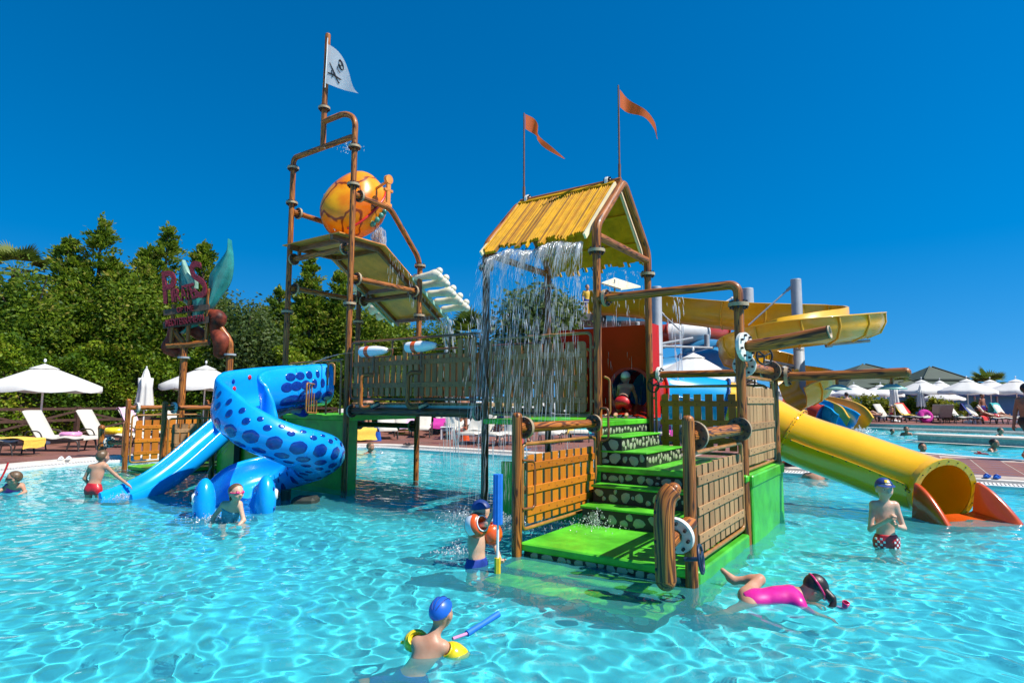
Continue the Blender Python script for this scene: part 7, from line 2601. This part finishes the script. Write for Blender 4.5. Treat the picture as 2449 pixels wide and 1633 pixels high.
# ------------------------------------------------------------------ far terrace loungers and guests
LR = 'sun loungers on the far terrace'
for (px, d, rz, lab) in [(2072, 35.5, -.5, 'lounger with a reading guest on the far terrace'), (2122, 35.5, -1.2, 'lounger behind the toddler'), (2176, 34.5, -1.2, 'lounger heaped with red and yellow towels'), (2240, 34.5, 1.2, 'lounger turned round, first of the two cream backrests'), (2256, 33.2, 1.3, 'lounger turned round, second of the two cream backrests'), (2300, 33, -1.0, 'lounger with a red towel on its foot'), (2345, 33.5, -1.1, 'lounger with dark clothes over its backrest'), (2375, 32.5, -.6, 'lounger with a sunbather in red'), (2412, 33, -1.2, 'lounger with a teal towel on its backrest')]:
    p = gp(px, d); place_l(p.x, p.y, rz, lab, LR, .30)
for (px, d, rz, mat, lab, pr) in [(2176, 34.5, -1.2, 'towel_yellow', 'yellow towel on a far lounger', [(.3, .43), (-.2, .45), (-.42, .70), (-.66, 1.06)]), (2180, 34.9, -1.2, 'towel_red', 'red towel over a far backrest', [(-.25, .5), (-.42, .76), (-.68, 1.12), (-.76, .9)]), (2305, 33, -1.0, 'towel_red', 'red towel over the foot of a far lounger', [(.2, .43), (.6, .43), (.96, .42), (1.06, .2)]), (2292, 33.1, -1.0, 'towel_teal', 'small teal towel on a far lounger', [(-.1, .43), (.15, .44)]),
                             (2412, 33, -1.2, 'towel_teal', 'teal towel over a far backrest', [(.0, .44), (-.25, .46), (-.45, .76), (-.70, 1.14), (-.8, .6)]), (2370, 36, -1.0, 'towel_magenta', 'purple towel on a second row lounger', [(.2, .7), (-.2, .72), (-.5, .9)]), (2340, 33.5, -1.1, 'swim_blue', 'dark towel over a far backrest', [(-.2, .48), (-.44, .76), (-.68, 1.12), (-.78, .7)])]:
    p = gp(px, d); cloth(lab, 'beach_towel', (p.x, p.y, .30), rz, (pr, .34), mat)
p = pt(2209, 981, 34); ring_float('magenta inflatable leaning by the closed cream umbrella', (p.x, p.y, .62), .26, .16, 'towel_magenta', tilt=1.2)
for (px, d, lab, cl, z_, sk) in [(2068, 35.4, 'guest reclining with knees up on the far terrace', 'swim_blue', .68, 'skin_mid'), (2378, 32.4, 'guest in red lying on a far lounger', 'swim_red', .68, 'skin_tan')]:
    p = gp(px, d); lying(lab, (p.x, p.y, z_), PI / 2 - .5 if px < 2100 else 1.4, sk, [('trunks', cl, .3)])
guest('guest standing behind the dark clothes on the far terrace', 2352, 38, .3, 'swim_blue', 'skin_tan', z=.3)
for (px, d, lab) in [(2215, 34, 'white side table beside the magenta float'), (2330, 32.5, 'white side table beside the red towel'), (2440, 32.5, 'white side table at the right edge')]:
    p = gp(px, d); dup(t_, (p.x, p.y, .30), .3, lab, 'side tables on the far terrace')

# ------------------------------------------------------------------ hotel buildings
def pavilion(label, c, w, wallh, roofs, wall='wall_white', blue=False):
    o = thing('pavilion', label, 'building', c)
    MB().box((0, 0, wallh / 2), (w, w, wallh)).build('wall', wall, o)
    for k in range(5):
        x = -w * .4 + w * .8 * k / 4
        f = MB().box((x, -w / 2 - .02, wallh * .55), (w * .12, .06, wallh * .5)).build('window', 'white', o)
        MB().box((x, -w / 2 - .06, wallh * .55), (w * .10, .04, wallh * .42)).build('pane', 'awning_blue', f)
    for (hw, z0, z1, hw2) in roofs:
        V = [(-hw, -hw, z0), (hw, -hw, z0), (hw, hw, z0), (-hw, hw, z0), (-hw2, -hw2, z1), (hw2, -hw2, z1), (hw2, hw2, z1), (-hw2, hw2, z1), (-hw, -hw, z0 - .18), (hw, -hw, z0 - .18), (hw, hw, z0 - .18), (-hw, hw, z0 - .18)]
        F = [(0, 1, 5, 4), (1, 2, 6, 5), (2, 3, 7, 6), (3, 0, 4, 7), (4, 5, 6, 7), (8, 9, 1, 0), (9, 10, 2, 1), (10, 11, 3, 2), (11, 8, 0, 3), (11, 10, 9, 8)]
        r_ = MB().add(V, F, 0, False).build('roof', 'roof_green', o)
        for sx, sy in ((-1, -1), (1, -1)):
            MB().tube([(sx * hw, sy * hw, z0 + .05), (sx * hw2, sy * hw2, z1 + .05)], .09, 5).build('hip_ridge', 'roof_green', r_)
    MB().box((0, 0, roofs[0][1] + (roofs[1][1] - roofs[0][1]) * .5 if len(roofs) > 1 else wallh), (roofs[-1][0] * 1.3, roofs[-1][0] * 1.3, 1.2)).build('clerestory', 'awning_blue', o)
    return o
p = gp(2072, 72, .1); pavilion('pavilion with two stacked green hip roofs behind the boom tip', (p.x, p.y, .1), 7.5, 2.9, [(5.0, 3.0, 4.4, 2.4), (2.9, 4.7, 5.9, .15)])
p = gp(2232, 70, .1); pavilion('pavilion with green hip roof and dark clerestory behind the umbrellas', (p.x, p.y, .1), 9.0, 2.5, [(5.6, 2.6, 3.8, 2.4), (2.6, 4.0, 5.5, .15)])
p = gp(1958, 80, .1); pavilion('small green roofed pavilion behind the grey flume column', (p.x, p.y, .1), 5.0, 2.8, [(3.4, 3.0, 4.6, .2)])
hb_ = thing('pool_bar_building', 'low white and blue pool bar with glazed front and dark fascia', 'building', gp(2200, 52, .3))
x0, x1 = -13.0, 14.0
MB().box(((x0 - 10.5) / 2 - .0, 1.0, 1.1), (x0 + 10.5 if False else 7.5, 4, 2.2)).build('wall', 'wall_white', hb_)
MB().box((.9, 2.0, 1.1), (24, 3, 2.2)).build('back_wall', 'wall_blue', hb_)
MB().box((6.5, -.4, 2.02), (16, 1.4, .62)).build('fascia', 'awning_blue', hb_)
for k in range(11):
    x = -6.5 + k * 1.95
    f = MB().box((x, .42, .95), (.10, .12, 1.9)).build('mullion', 'white', hb_)
    MB().box((x + .97, .46, .95), (1.80, .04, 1.8)).build('pane', 'flume_blue', hb_)
for k in range(2):
    x = -10.9 + k * 1.9
    f = MB().box((x, -1.03, 1.05), (1.3, .08, 1.3)).build('window', 'wall_blue', hb_)
    MB().box((x, -1.08, 1.05), (1.05, .05, 1.0)).build('pane', 'awning_blue', f)
MB().box((-6.5, -1.4, .45), (6, .08, .9)).build('balustrade', 'wall_white', hb_)

# ------------------------------------------------------------------ flume complex
def column(label, px, top, d, r):
    p = pt(px, top, d)
    o = thing('flume_column', label, 'column', (p.x, p.y, .1), 0, 'grey flume columns')
    H = p.z - .1
    MB().lathe([(r * 1.5, 0), (r * 1.5, .05), (r, .05), (r, H - .03), (r * .96, H), (.001, H + .02)], n=20).build('shaft', 'steel', o)
    MB().lathe([(r * 1.02, H * .55), (r * 1.02, H * .55 + .06)], n=20).build('weld_band', 'steel', o)
    for (zz, a, L) in ((H * .62, .4, 1.4), (H * .45, 2.6, 1.3)):
        MB().tube([(0, 0, zz), (math.cos(a) * L, math.sin(a) * L * .4, zz + .25)], .05, 8).build('bracket_arm', 'steel', o)
    return o
column('grey flume column beside the back hut post', 1570, 686, 21, .17)
column('grey flume column behind the curved pipe', 1787, 690, 27, .26)
column('tallest grey flume column among the yellow flume bends', 1903, 668, 21.5, .18)
for (px, py, d, lab) in ((1690, 800, 28, 'thin grey post under the red and white tube'), (1620, 850, 27, 'thin grey post above the blue tube'), (1372, 800, 29, 'white post of the stair tower'), (1480, 770, 30, 'post under the flume start deck'), (1524, 770, 29, 'right post under the flume start deck')):
    column(lab, px, py, d, .12)
def strut(label, a, b2, r=.035):
    a = pt(*a); b2 = pt(*b2)
    o = thing('steel_strut', label, 'strut', (a.x, a.y, a.z), 0, 'steel struts of the flumes')
    MB().tube([(0, 0, 0), tuple(b2 - a)], r, 8).build('rod', 'steel', o)
    d = (b2 - a).normalized()
    MB().tube([(0, 0, 0), tuple(d * .2)], r * 1.8, 8).build('end_fork', 'steel', o)
strut('thin tie rod from the tallest column down to the yellow flume', (1892, 686, 21.5), (1790, 778, 21.5), .03)
strut('white strut behind the curved pipe', (1752, 712, 26), (1724, 728, 25), .03)
strut('diagonal strut under the start of the yellow flume', (1578, 745, 23), (1632, 795, 23), .03)
strut('horizontal strut below the red and white tube', (1580, 828, 22), (1705, 832, 24), .05)
strut('strut under the near yellow bend', (1975, 825, 20), (2080, 815, 20), .05)
strut('strut below the lower yellow bend', (1870, 882, 21), (1905, 878, 21.5), .05)

def flume(label, pts_, prof, mats, name='open_flume', segs=None, ribs=True):
    P = catmull([tuple(pt(*q)) for q in pts_], 8)
    o = thing(name, label, 'water slide', tuple(P[0]))
    o['_off'] = tuple(P[0])
    G = sweep(P, prof)
    m = len(P)
    segs = segs or [(0, m - 1, mats)]
    for (a, c_, mt) in segs:
        b = MB(); capped(b, G[a:c_ + 1]); b.build('section', mt, o)
    return o, P, G
def u_prof(w=.55, wall=.35, hi=0.0):
    def f(i):
        t = .03
        o = [(-w - t, wall), (-w - t, 0), (-w * .75, -.34), (0, -.5), (w * .75, -.34), (w + t, 0), (w + t, wall + hi), (w + .09, wall + hi), (w + .09, wall + hi + .04), (w, wall + hi + .04), (w, .02), (w * .72, -.30), (0, -.45), (-w * .72, -.30), (-w, .02), (-w, wall + .04), (-w - .09, wall + .04), (-w - .09, wall)]
        return o
    return f
yf = [(1420, 728, 29), (1500, 733, 28), (1580, 741, 26.5), (1690, 754, 25), (1800, 764, 24), (1900, 768, 23.6), (1990, 770, 23.2), (2062, 770, 22), (2068, 774, 20.3), (2010, 782, 19.2), (1940, 790, 18.9), (1850, 802, 19.2), (1775, 826, 20.2), (1760, 850, 21.6), (1810, 872, 22.8), (1890, 888, 22.8), (1945, 905, 22.0), (1950, 925, 20.6), (1900, 950, 20.2)]
o_, P_, G_ = flume('long yellow open flume winding round the grey columns', yf, u_prof(.52, .30, .25), 'flume_yellow')
for i in range(6, len(P_) - 4, 7):
    g = G_[i]; 
    ring = [g[k] + (g[k] - P_[i]) * .03 for k in range(0, 7)]
    MB().tube(ring, .035, 5).build('joint_rib', 'flume_yellow', o_)
def tubes(label, pts_, r, cols, name='tube_flume'):
    P = catmull([tuple(pt(*q)) for q in pts_], 8)
    o = thing(name, label, 'water slide', tuple(P[0])); o['_off'] = tuple(P[0])
    G = sweep(P, ring_prof(r, 22)); m = len(P); k = len(cols)
    for i, c_ in enumerate(cols):
        a, e = int(i * (m - 1) / k), int((i + 1) * (m - 1) / k)
        b = MB(); b.sheet(G[a:e + 1], closed_v=True); b.sheet(G[a:e + 1][::-1] * 1.0, closed_v=True) if False else None
        b.build('section', c_, o)
        T, _, _ = frames(P)
        MB().lathe([(r, -.03), (r + .06, -.03), (r + .06, .03), (r, .03)], P[e], T[e], 22, smooth=False).build('joint_ring', c_, o)
    b = MB(); b.add(G[-1], [tuple(range(22))[::-1]], 0, False); b.add(G[0], [tuple(range(22))], 0, False); b.build('end_disc', 'tube_navy', o)
    return o
tubes('red and white enclosed tube flume behind the yellow one', [(1330, 822, 32), (1400, 818, 32), (1470, 812, 31), (1540, 808, 30), (1600, 800, 29), (1680, 795, 29), (1722, 792, 30)], .52, ['flume_white', 'flume_white', 'flume_red', 'flume_red', 'flume_white', 'flume_red'])
tubes('wide blue tube flume rising behind the white umbrella', [(1470, 930, 24), (1560, 905, 24.5), (1640, 888, 25), (1722, 868, 25.5)], .72, ['flume_blue', 'flume_blue', 'flume_blue'])
tubes('rear blue tube bend under the red and white tube', [(1640, 850, 29), (1690, 838, 28.5), (1740, 846, 28), (1780, 860, 27)], .55, ['flume_blue', 'flume_blue'])
tubes('upper blue tube behind the start of the yellow flume', [(1500, 735, 32), (1570, 742, 31), (1640, 758, 30), (1690, 775, 30)], .5, ['flume_blue', 'flume_blue'])
# start tower
tw2 = thing('flume_stair_tower', 'steel stair tower with railings where the flumes start', 'tower', gp(1450, 31, .1))
o0 = Vector(tw2.location); R0 = lambda px, py, d: tuple(pt(px, py, d) - o0)
MB().box(R0(1460, 768, 31), (4.6, 3.0, .35)).build('deck_floor', 'steel_dark', tw2)
MB().bar(R0(1320, 872, 31), R0(1385, 770, 31), 1.0, .25).build('stair_flight', 'steel', tw2)
for k in range(18):
    MB().tube([R0(1328 + k * 7, 860 - min(k, 9) * 9, 30), R0(1328 + k * 7, 805 - min(k, 9) * 9, 30)], .025, 5).build('baluster', 'flume_white', tw2)
MB().tube([R0(1326, 808, 30), R0(1392, 722, 30), R0(1450, 722, 30)], .035, 6).build('handrail', 'flume_white', tw2)
for k in range(7):
    MB().tube([R0(1395 + k * 9, 768, 30), R0(1395 + k * 9, 722, 30)], .025, 5).build('baluster', 'flume_white', tw2)
MB().box(R0(1500, 758, 29.6), (2.2, .8, .5)).build('start_tub', 'flume_blue', tw2)
MB().box(R0(1480, 735, 30.5), (3.2, .25, .9)).build('yellow_screen', 'flume_yellow', tw2)
V = [R0(1438, 676, 31), R0(1470, 664, 33), R0(1532, 684, 32), R0(1485, 690, 30)]
b = MB(); b.add(V + [(x, y, z - .08) for x, y, z in V], [(0, 1, 2, 3), (7, 6, 5, 4), (0, 4, 5, 1), (1, 5, 6, 2), (2, 6, 7, 3), (3, 7, 4, 0)], 0, False); b.build('shade_sail', 'cream_edge', tw2)
MB().tube([R0(1470, 770, 31.5), R0(1470, 668, 31.5)], .05, 6).build('sail_post', 'steel', tw2)
p = pt(1405, 752, 30.4); J = adult(1.7); figure('guest in a yellow shirt waiting on the stair tower', (p.x, p.y, p.z - .15), .2, J, 1.34, 'skin_mid', [('trunks', 'swim_blue', .6), ('shirt', 'towel_yellow', .1)], hair=('hair_dark', 0), h=.022)

# flume ends at the far pool
tubes('red tube end at the near side of the far pool', [(1870, 968, 30), (1930, 978, 29.5), (1962, 990, 29)], .42, ['flume_red', 'flume_red'])
def chute(label, pts_, mat, w=.5):
    return flume(label, pts_, u_prof(w, .42, 0), mat, 'flume_end')
chute('blue flume end dropping into the far pool', [(1890, 970, 31), (1950, 978, 30), (2000, 996, 29), (2024, 1012, 28.4)], 'tube_cyan', .55)
chute('yellow flume end with high walls at the far pool', [(1900, 960, 33), (1980, 972, 31), (2030, 990, 29.5), (2052, 1016, 28.8)], 'flume_yellow', .55)

# ------------------------------------------------------------------ lettered sign with wings
sg = thing('themed_sign', 'carved red lettered sign with teal wings and rusty bodies on timber posts', 'sign', gp(480, 13.6, 0))
SD = 13.6
O = Vector(sg.location)
Rs = lambda px, py, dd=0.0: tuple(pt(px, py, SD + dd) - O)
for px, t in ((441, 855), (551, 848)):
    a = Rs(px - 1, t); MB().tube([(a[0], a[1], FLOOR_Z), (a[0], a[1], a[2] * .5), (a[0], a[1], a[2] + .1)], .075, 12).build('post', 'log', sg, wet=True)
    MB().lathe([(.07, -.02), (.13, -.02), (.13, .02), (.07, .02)], a, (0, 0, 1), 16, smooth=False).build('collar', 'steel', sg)
    MB().tube(fillet([a, (a[0], a[1], a[2] + .30), (a[0] - .25, a[1], a[2] + .62)], .15), .07, 10).build('elbow', 'log', sg)
MB().tube([Rs(400, 826), Rs(450, 824), Rs(500, 818)], .07, 10).build('log_base', 'log', sg)
for x0_, y0_, x1_, y1_ in ((409, 824, 416, 728), (449, 822, 454, 715), (493, 818, 499, 690)):
    MB().tube([Rs(x0_, y0_), Rs((x0_ + x1_) / 2, (y0_ + y1_) / 2), Rs(x1_, y1_)], .045, 10).build('upright', 'log', sg)
def board(x0_, y0_, x1_, y1_, h):
    MB().bar(Rs(x0_, y0_, -.06), Rs(x1_, y1_, -.06), .04, h, up=(0, 0, 1)).build('sign_board', 'sign_board', sg)
board(392, 748, 500, 734, .13); board(391, 778, 501, 764, .15)
def letters(txt, x0_, y0_, x1_, y1_, size_px, mat, depth=.03, d=-.10, sx=1.0):
    cu = bpy.data.curves.new('letters', 'FONT'); cu.body = txt; cu.size = 1.0; cu.extrude = .05; cu.align_x = 'LEFT'; cu.offset = .012; cu.bevel_depth = 0
    tmp = bpy.data.objects.new('letters_tmp', cu)
    C.objects.link(tmp)
    me = bpy.data.meshes.new_from_object(tmp.evaluated_get(bpy.context.evaluated_depsgraph_get()))
    bpy.data.objects.remove(tmp)
    V = np.zeros(len(me.vertices) * 3); me.vertices.foreach_get('co', V); V = V.reshape(-1, 3)
    lo_, hi_ = V.min(0), V.max(0)
    a = np.array(Rs(x0_, y0_, d)); b_ = np.array(Rs(x1_, y1_, d)); ex = (b_ - a); L = np.linalg.norm(ex); ex /= L
    up_ = np.array([0, 0, 1.0]); up_ -= ex * (up_ @ ex); up_ /= np.linalg.norm(up_); nz = np.cross(ex, up_)
    hpx = np.linalg.norm(np.array(Rs(x0_, y0_ - size_px, d)) - a)
    X = (V[:, 0] - lo_[0]) / (hi_[0] - lo_[0]) * L; Y = (V[:, 1] - lo_[1]) / (hi_[1] - lo_[1]) * hpx; Zq = V[:, 2] / .05 * depth
    Vn = a + X[:, None] * ex + Y[:, None] * up_ + Zq[:, None] * nz
    me.vertices.foreach_set('co', Vn.ravel()); me.update(); me.materials.clear(); me.materials.append(M[mat])
    o = bpy.data.objects.new('letter', me); C.objects.link(o); o.parent = sg
    return o
# tall initial and closing letter, small letters between, on a rising line
letters('P', 393, 727, 424, 723, 79, 'letter_red'); letters('I', 412, 723, 418, 722, 30, 'letter_red'); letters('R', 420, 722, 434, 719, 33, 'letter_red'); letters('A', 435, 720, 449, 717, 36, 'letter_red')
letters('T', 446, 717, 460, 714, 36, 'letter_red'); letters('E', 461, 716, 473, 712, 38, 'letter_red'); letters('S', 470, 716, 499, 708, 92, 'letter_red')
letters('OF THE', 424, 748, 462, 743, 13, 'letter_red', .02, -.12)
letters('MEDITERRANEAN', 397, 782, 488, 768, 17, 'letter_red', .02, -.12)
def blade(pts_l, pts_r, mat, name, dep=.10):
    """leaf-shaped wing between two edges, bulging towards the viewer"""
    L_ = catmull([Rs(*p_) for p_ in pts_l], 6); R__ = catmull([Rs(*p_) for p_ in pts_r], 6)
    G = []
    n = len(L_)
    for i in range(n):
        row = []
        for j in range(9):
            t = j / 8
            q = L_[i] * (1 - t) + R__[i] * t
            q = q + np.array([0, -(dep * math.sin(PI * t) + .03 * math.sin(6 * PI * t) * (1 - i / n)), 0])
            row.append(q)
        for j in range(8, -1, -1):
            t = j / 8
            row.append(L_[i] * (1 - t) + R__[i] * t + np.array([0, .05 + .04 * math.sin(PI * t), 0]))
        G.append(row)
    MB().sheet(G, closed_v=True).build(name, mat, sg)
blade([(500, 745, .1), (499, 700, .1), (501, 660, .1), (520, 630, .1), (541, 600, .1), (550, 574, .1)], [(505, 742, .1), (528, 710, .1), (548, 680, .1), (556, 650, .1), (557, 615, .1), (551, 573, .1)], 'wing_teal', 'wing', .12)
blade([(428, 692, .12), (427, 672, .12), (430, 645, .12), (438, 624, .12)], [(462, 688, .12), (455, 672, .12), (447, 650, .12), (440, 623, .12)], 'wing_teal', 'wing', .07)
blade([(452, 690, .08), (446, 672, .08), (436, 650, .08), (434, 625, .08)], [(472, 690, .08), (470, 668, .08), (455, 655, .08), (441, 622, .08)], 'wing_pale', 'wing_tip', .05)
blade([(410, 810, .1), (440, 790, .1), (452, 740, .1), (430, 715, .1)], [(470, 780, .1), (480, 760, .1), (490, 735, .1), (495, 712, .1)], 'wing_teal', 'body_fin', .08)
def blob(pts_, rad, mat, name):
    P = catmull([Rs(*q) for q in pts_], 5); rr2 = np.interp(np.linspace(0, 1, len(P)), np.linspace(0, 1, len(rad)), rad)
    b = MB(); b.tube(P, rr2, 12); b.ball(P[0], rr2[0], 12, 8); b.ball(P[-1], rr2[-1], 12, 8); b.build(name, mat, sg)
blob([(505, 752, .1), (522, 762, .05), (515, 790, .05), (530, 815, .0), (527, 842, .0)], [.13, .19, .12, .20, .15], 'rusty', 'creature_body')
blob([(420, 790, .2), (412, 812, .2), (400, 832, .15), (420, 842, .15)], [.16, .14, .13, .12], 'rusty', 'creature_body')
blob([(440, 770, .25), (465, 790, .25), (480, 800, .25)], [.12, .14, .14], 'rusty', 'creature_body')
# ------------------------------------------------------------------ falling and splashing water
def streaks(name, label, src, n, seed, mat, rad=(.003, .008), ln=(.12, .5), parent=None):
    """thin falling strands; src(r) -> (start, velocity, t0, t1): ballistic pieces"""
    r = random.Random(seed)
    V = []; F = []
    g = 9.8
    for i in range(n):
        p0, v0, t0, t1 = src(r)
        k = 4
        w = r.uniform(*rad)
        a = r.uniform(0, 6.28)
        s = (math.cos(a) * w, math.sin(a) * w); s2 = (math.cos(a + 2.1) * w, math.sin(a + 2.1) * w); s3 = (math.cos(a + 4.2) * w, math.sin(a + 4.2) * w)
        base = len(V)
        for j in range(k):
            t = t0 + (t1 - t0) * j / (k - 1)
            x, y, z = p0[0] + v0[0] * t, p0[1] + v0[1] * t, p0[2] + v0[2] * t - .5 * g * t * t
            f = (.35, 1, .9, .1)[j]
            for q in (s, s2, s3):
                V.append((x + q[0] * f, y + q[1] * f, z))
        for j in range(k - 1):
            for q in range(3):
                F.append((base + j * 3 + q, base + j * 3 + (q + 1) % 3, base + (j + 1) * 3 + (q + 1) % 3, base + (j + 1) * 3 + q))
    b = MB(); b.add(V, F, 0, True)
    o = b.build(name, mat)
    tag(o, label, 'water', kind='stuff')
    return o


def drops(name, label, src, n, seed, mat, rad=(.004, .012)):
    r = random.Random(seed)
    V = []; F = []
    base = [(0, 0, 1), (1, 0, 0), (0, 1, 0), (-1, 0, 0), (0, -1, 0), (0, 0, -1)]
    fc = [(0, 1, 2), (0, 2, 3), (0, 3, 4), (0, 4, 1), (5, 2, 1), (5, 3, 2), (5, 4, 3), (5, 1, 4)]
    for i in range(n):
        p = src(r); w = r.uniform(*rad); st_ = r.uniform(.8, 1.8)
        b0 = len(V)
        V += [(p[0] + q[0] * w, p[1] + q[1] * w, p[2] + q[2] * w * st_) for q in base]
        F += [tuple(b0 + k for k in f) for f in fc]
    b = MB(); b.add(V, F, 0, True)
    return tag(b.build(name, mat), label, 'water', kind='stuff')


def fall_src(u0, u1, v, z, zend, vv, dense=1.0):
    def f(r):
        u = r.uniform(u0, u1)
        # falls gather in bundles
        u = u + .05 * math.sin(u * 23)
        p = W(u, v + r.uniform(-.03, .03), z + .10 * math.sin(u * 9) * .3)
        d = W(0, 1, 0) - W(0, 0, 0)
        k = vv * r.uniform(.3, 1.2)
        v0 = (d.x * k + r.uniform(-.08, .08), d.y * k + r.uniform(-.08, .08), r.uniform(-.4, 0))
        T = math.sqrt(2 * (z - zend) / 9.8)
        t0 = (r.random() ** 2.1) * T * .93
        return p, v0, t0, min(t0 + r.uniform(.012, .055), T)
    return f


streaks('hut_waterfall', 'white curtain of water falling from the front eave of the hut', fall_src(uG + .05, uC - .12, -.12, 3.44, .02, -.75), 3800, 1, 'spray', (.0009, .0024))
streaks('hut_waterfall', 'dense strands of water right at the front eave of the hut', lambda r: (lambda q: (q[0], q[1], q[2] * .25, q[2] * .25 + .12))(fall_src(uG + .1, uC - .15, -.12, 3.44, 1.6, -.75)(r)), 1100, 2, 'spray', (.0012, .0032))
streaks('hut_waterfall', 'thin curtain of water falling from the rear eave of the hut', fall_src(uG + .05, uC - .12, vB + .12, 3.42, .2, .3), 420, 3, 'spray_thin', (.003, .006))
def pour(r):
    p = W(uM + r.uniform(-.16, .16), 1.30 + r.uniform(-.05, .07), 4.80)
    d = W(0, 1, 0) - W(0, 0, 0); k = r.uniform(.1, .6)
    t0 = r.random() ** .8 * .30
    return p, (d.x * k, d.y * k, -.5), t0, t0 + r.uniform(.03, .09)
streaks('bucket_pour', 'white water pouring from the tipping bucket onto the tray', pour, 420, 5, 'spray', (.004, .012))
def chutepour(r):
    s = r.choice([1, 1, 1, -1])
    u = (a1 if s > 0 else a0) + r.uniform(-.06, .06); v = 2.55 + r.uniform(-.2, .1)
    if r.random() < .4: u = r.uniform(a0, a1); v = 2.60
    p = W(u, v, 3.10); d = W(0, 1, 0) - W(0, 0, 0); k = r.uniform(.1, .7)
    T = .76; t0 = r.random() ** 1.1 * T * .9
    return p, (d.x * k, d.y * k, -.3), t0, min(t0 + r.uniform(.04, .13), T)
streaks('chute_fall', 'strands of water running off the foot of the bone chute', chutepour, 330, 6, 'spray', (.004, .011))
def side_drip(r):
    t = r.random(); v = .9 + 1.6 * t; z = 4.2 - 1.0 * t
    p = W(a1 + .01, v, z - .02); t0 = r.random() * .3
    return p, (0, 0, -.2), t0, t0 + .05
streaks('chute_fall', 'drips along the side of the bone chute', side_drip, 90, 7, 'spray_thin', (.003, .006))
# cannon jets
def jet(u, z):
    def f(r):
        p = W(u - .30, -.14, z); d = W(-1, -.10, 0) - W(0, 0, 0); k = r.uniform(5.2, 5.6)
        t0 = r.random() * .74
        return p, (d.x * k + r.uniform(-.04, .04) * (1 + 2 * t0), d.y * k + r.uniform(-.04, .04), .15 + r.uniform(-.05, .05)), t0, t0 + r.uniform(.02, .05)
    return f
streaks('cannon_jet', 'thin arcing jet of water from the cannon near the tower', jet(uI + .72, 2.21), 150, 8, 'spray_thin', (.003, .007))
streaks('cannon_jet', 'short jet of water between the two cannons', lambda r: (lambda q: (q[0], q[1], q[2] * .12, q[2] * .12 + .02))(jet(uI + 1.72, 2.24)(r)), 40, 9, 'spray_thin', (.003, .006))
# splashes
def splash(c, sx, sy, h):
    def f(r):
        a = r.uniform(0, 6.28); q = abs(r.gauss(0, 1))
        return (c[0] + math.cos(a) * q * sx, c[1] + math.sin(a) * q * sy, c[2] + abs(r.gauss(0, 1)) * h * math.exp(-q * .6))
    return f
w_ = W(.28, -.62, ZP); drops('splash', 'spray splashing on the green platform corner', splash(w_, .16, .16, .10), 420, 1, 'foam', (.003, .008))
for i in range(7):
    w_ = W(uG + .1 + i * .25, -.55, 0)
    drops('splash', f'foam where the hut fall meets the pool, {["first", "second", "third", "fourth", "fifth", "sixth", "seventh"][i]} patch from the bridge', splash(w_, .22, .30, .05), 420, 10 + i, 'foam', (.003, .010))
for (x, y, sx, n, lab) in [(-3.55, 7.45, .20, 320, 'foam around the girl leaving the serpent slide'), (-5.75, 9.05, .12, 160, 'foam at the foot of the straight slide'), (-3.6, 16.7, .16, 160, 'splash beside the swimmer behind the bridge'), (-1.9, 14.2, .22, 180, 'white splash on the water behind the bridge'), (-.5, 5.9, .16, 140, 'spray behind the pump boy')]:
    drops('splash', lab, splash((x, y, .0), sx, sx * .7, .05), n, int(x * 10) + 99, 'foam', (.004, .011))
p_ = pt(2056, 1024, 28.4)
drops('splash', 'foam where the yellow flume end enters the far pool', splash((p_.x, p_.y, .02), .5, .35, .12), 260, 77, 'foam', (.015, .05))
drops('splash', 'droplets flying above the tipping bucket', splash((*W(uM + .55, .1, 0)[:2], 5.78), .16, .10, .10), 90, 78, 'foam', (.004, .010))

# parts that lie under water must take the sun through its surface
for o in bpy.data.objects:
    if o.type == 'MESH' and o.name.split('.')[0] in ('pebble', 'post', 'frame', 'slat', 'flange', 'grab_rail', 'hand_wheel', 'horn'):
        wetten(o)
for o in bpy.data.objects:
    if '_off' in o: del o['_off']
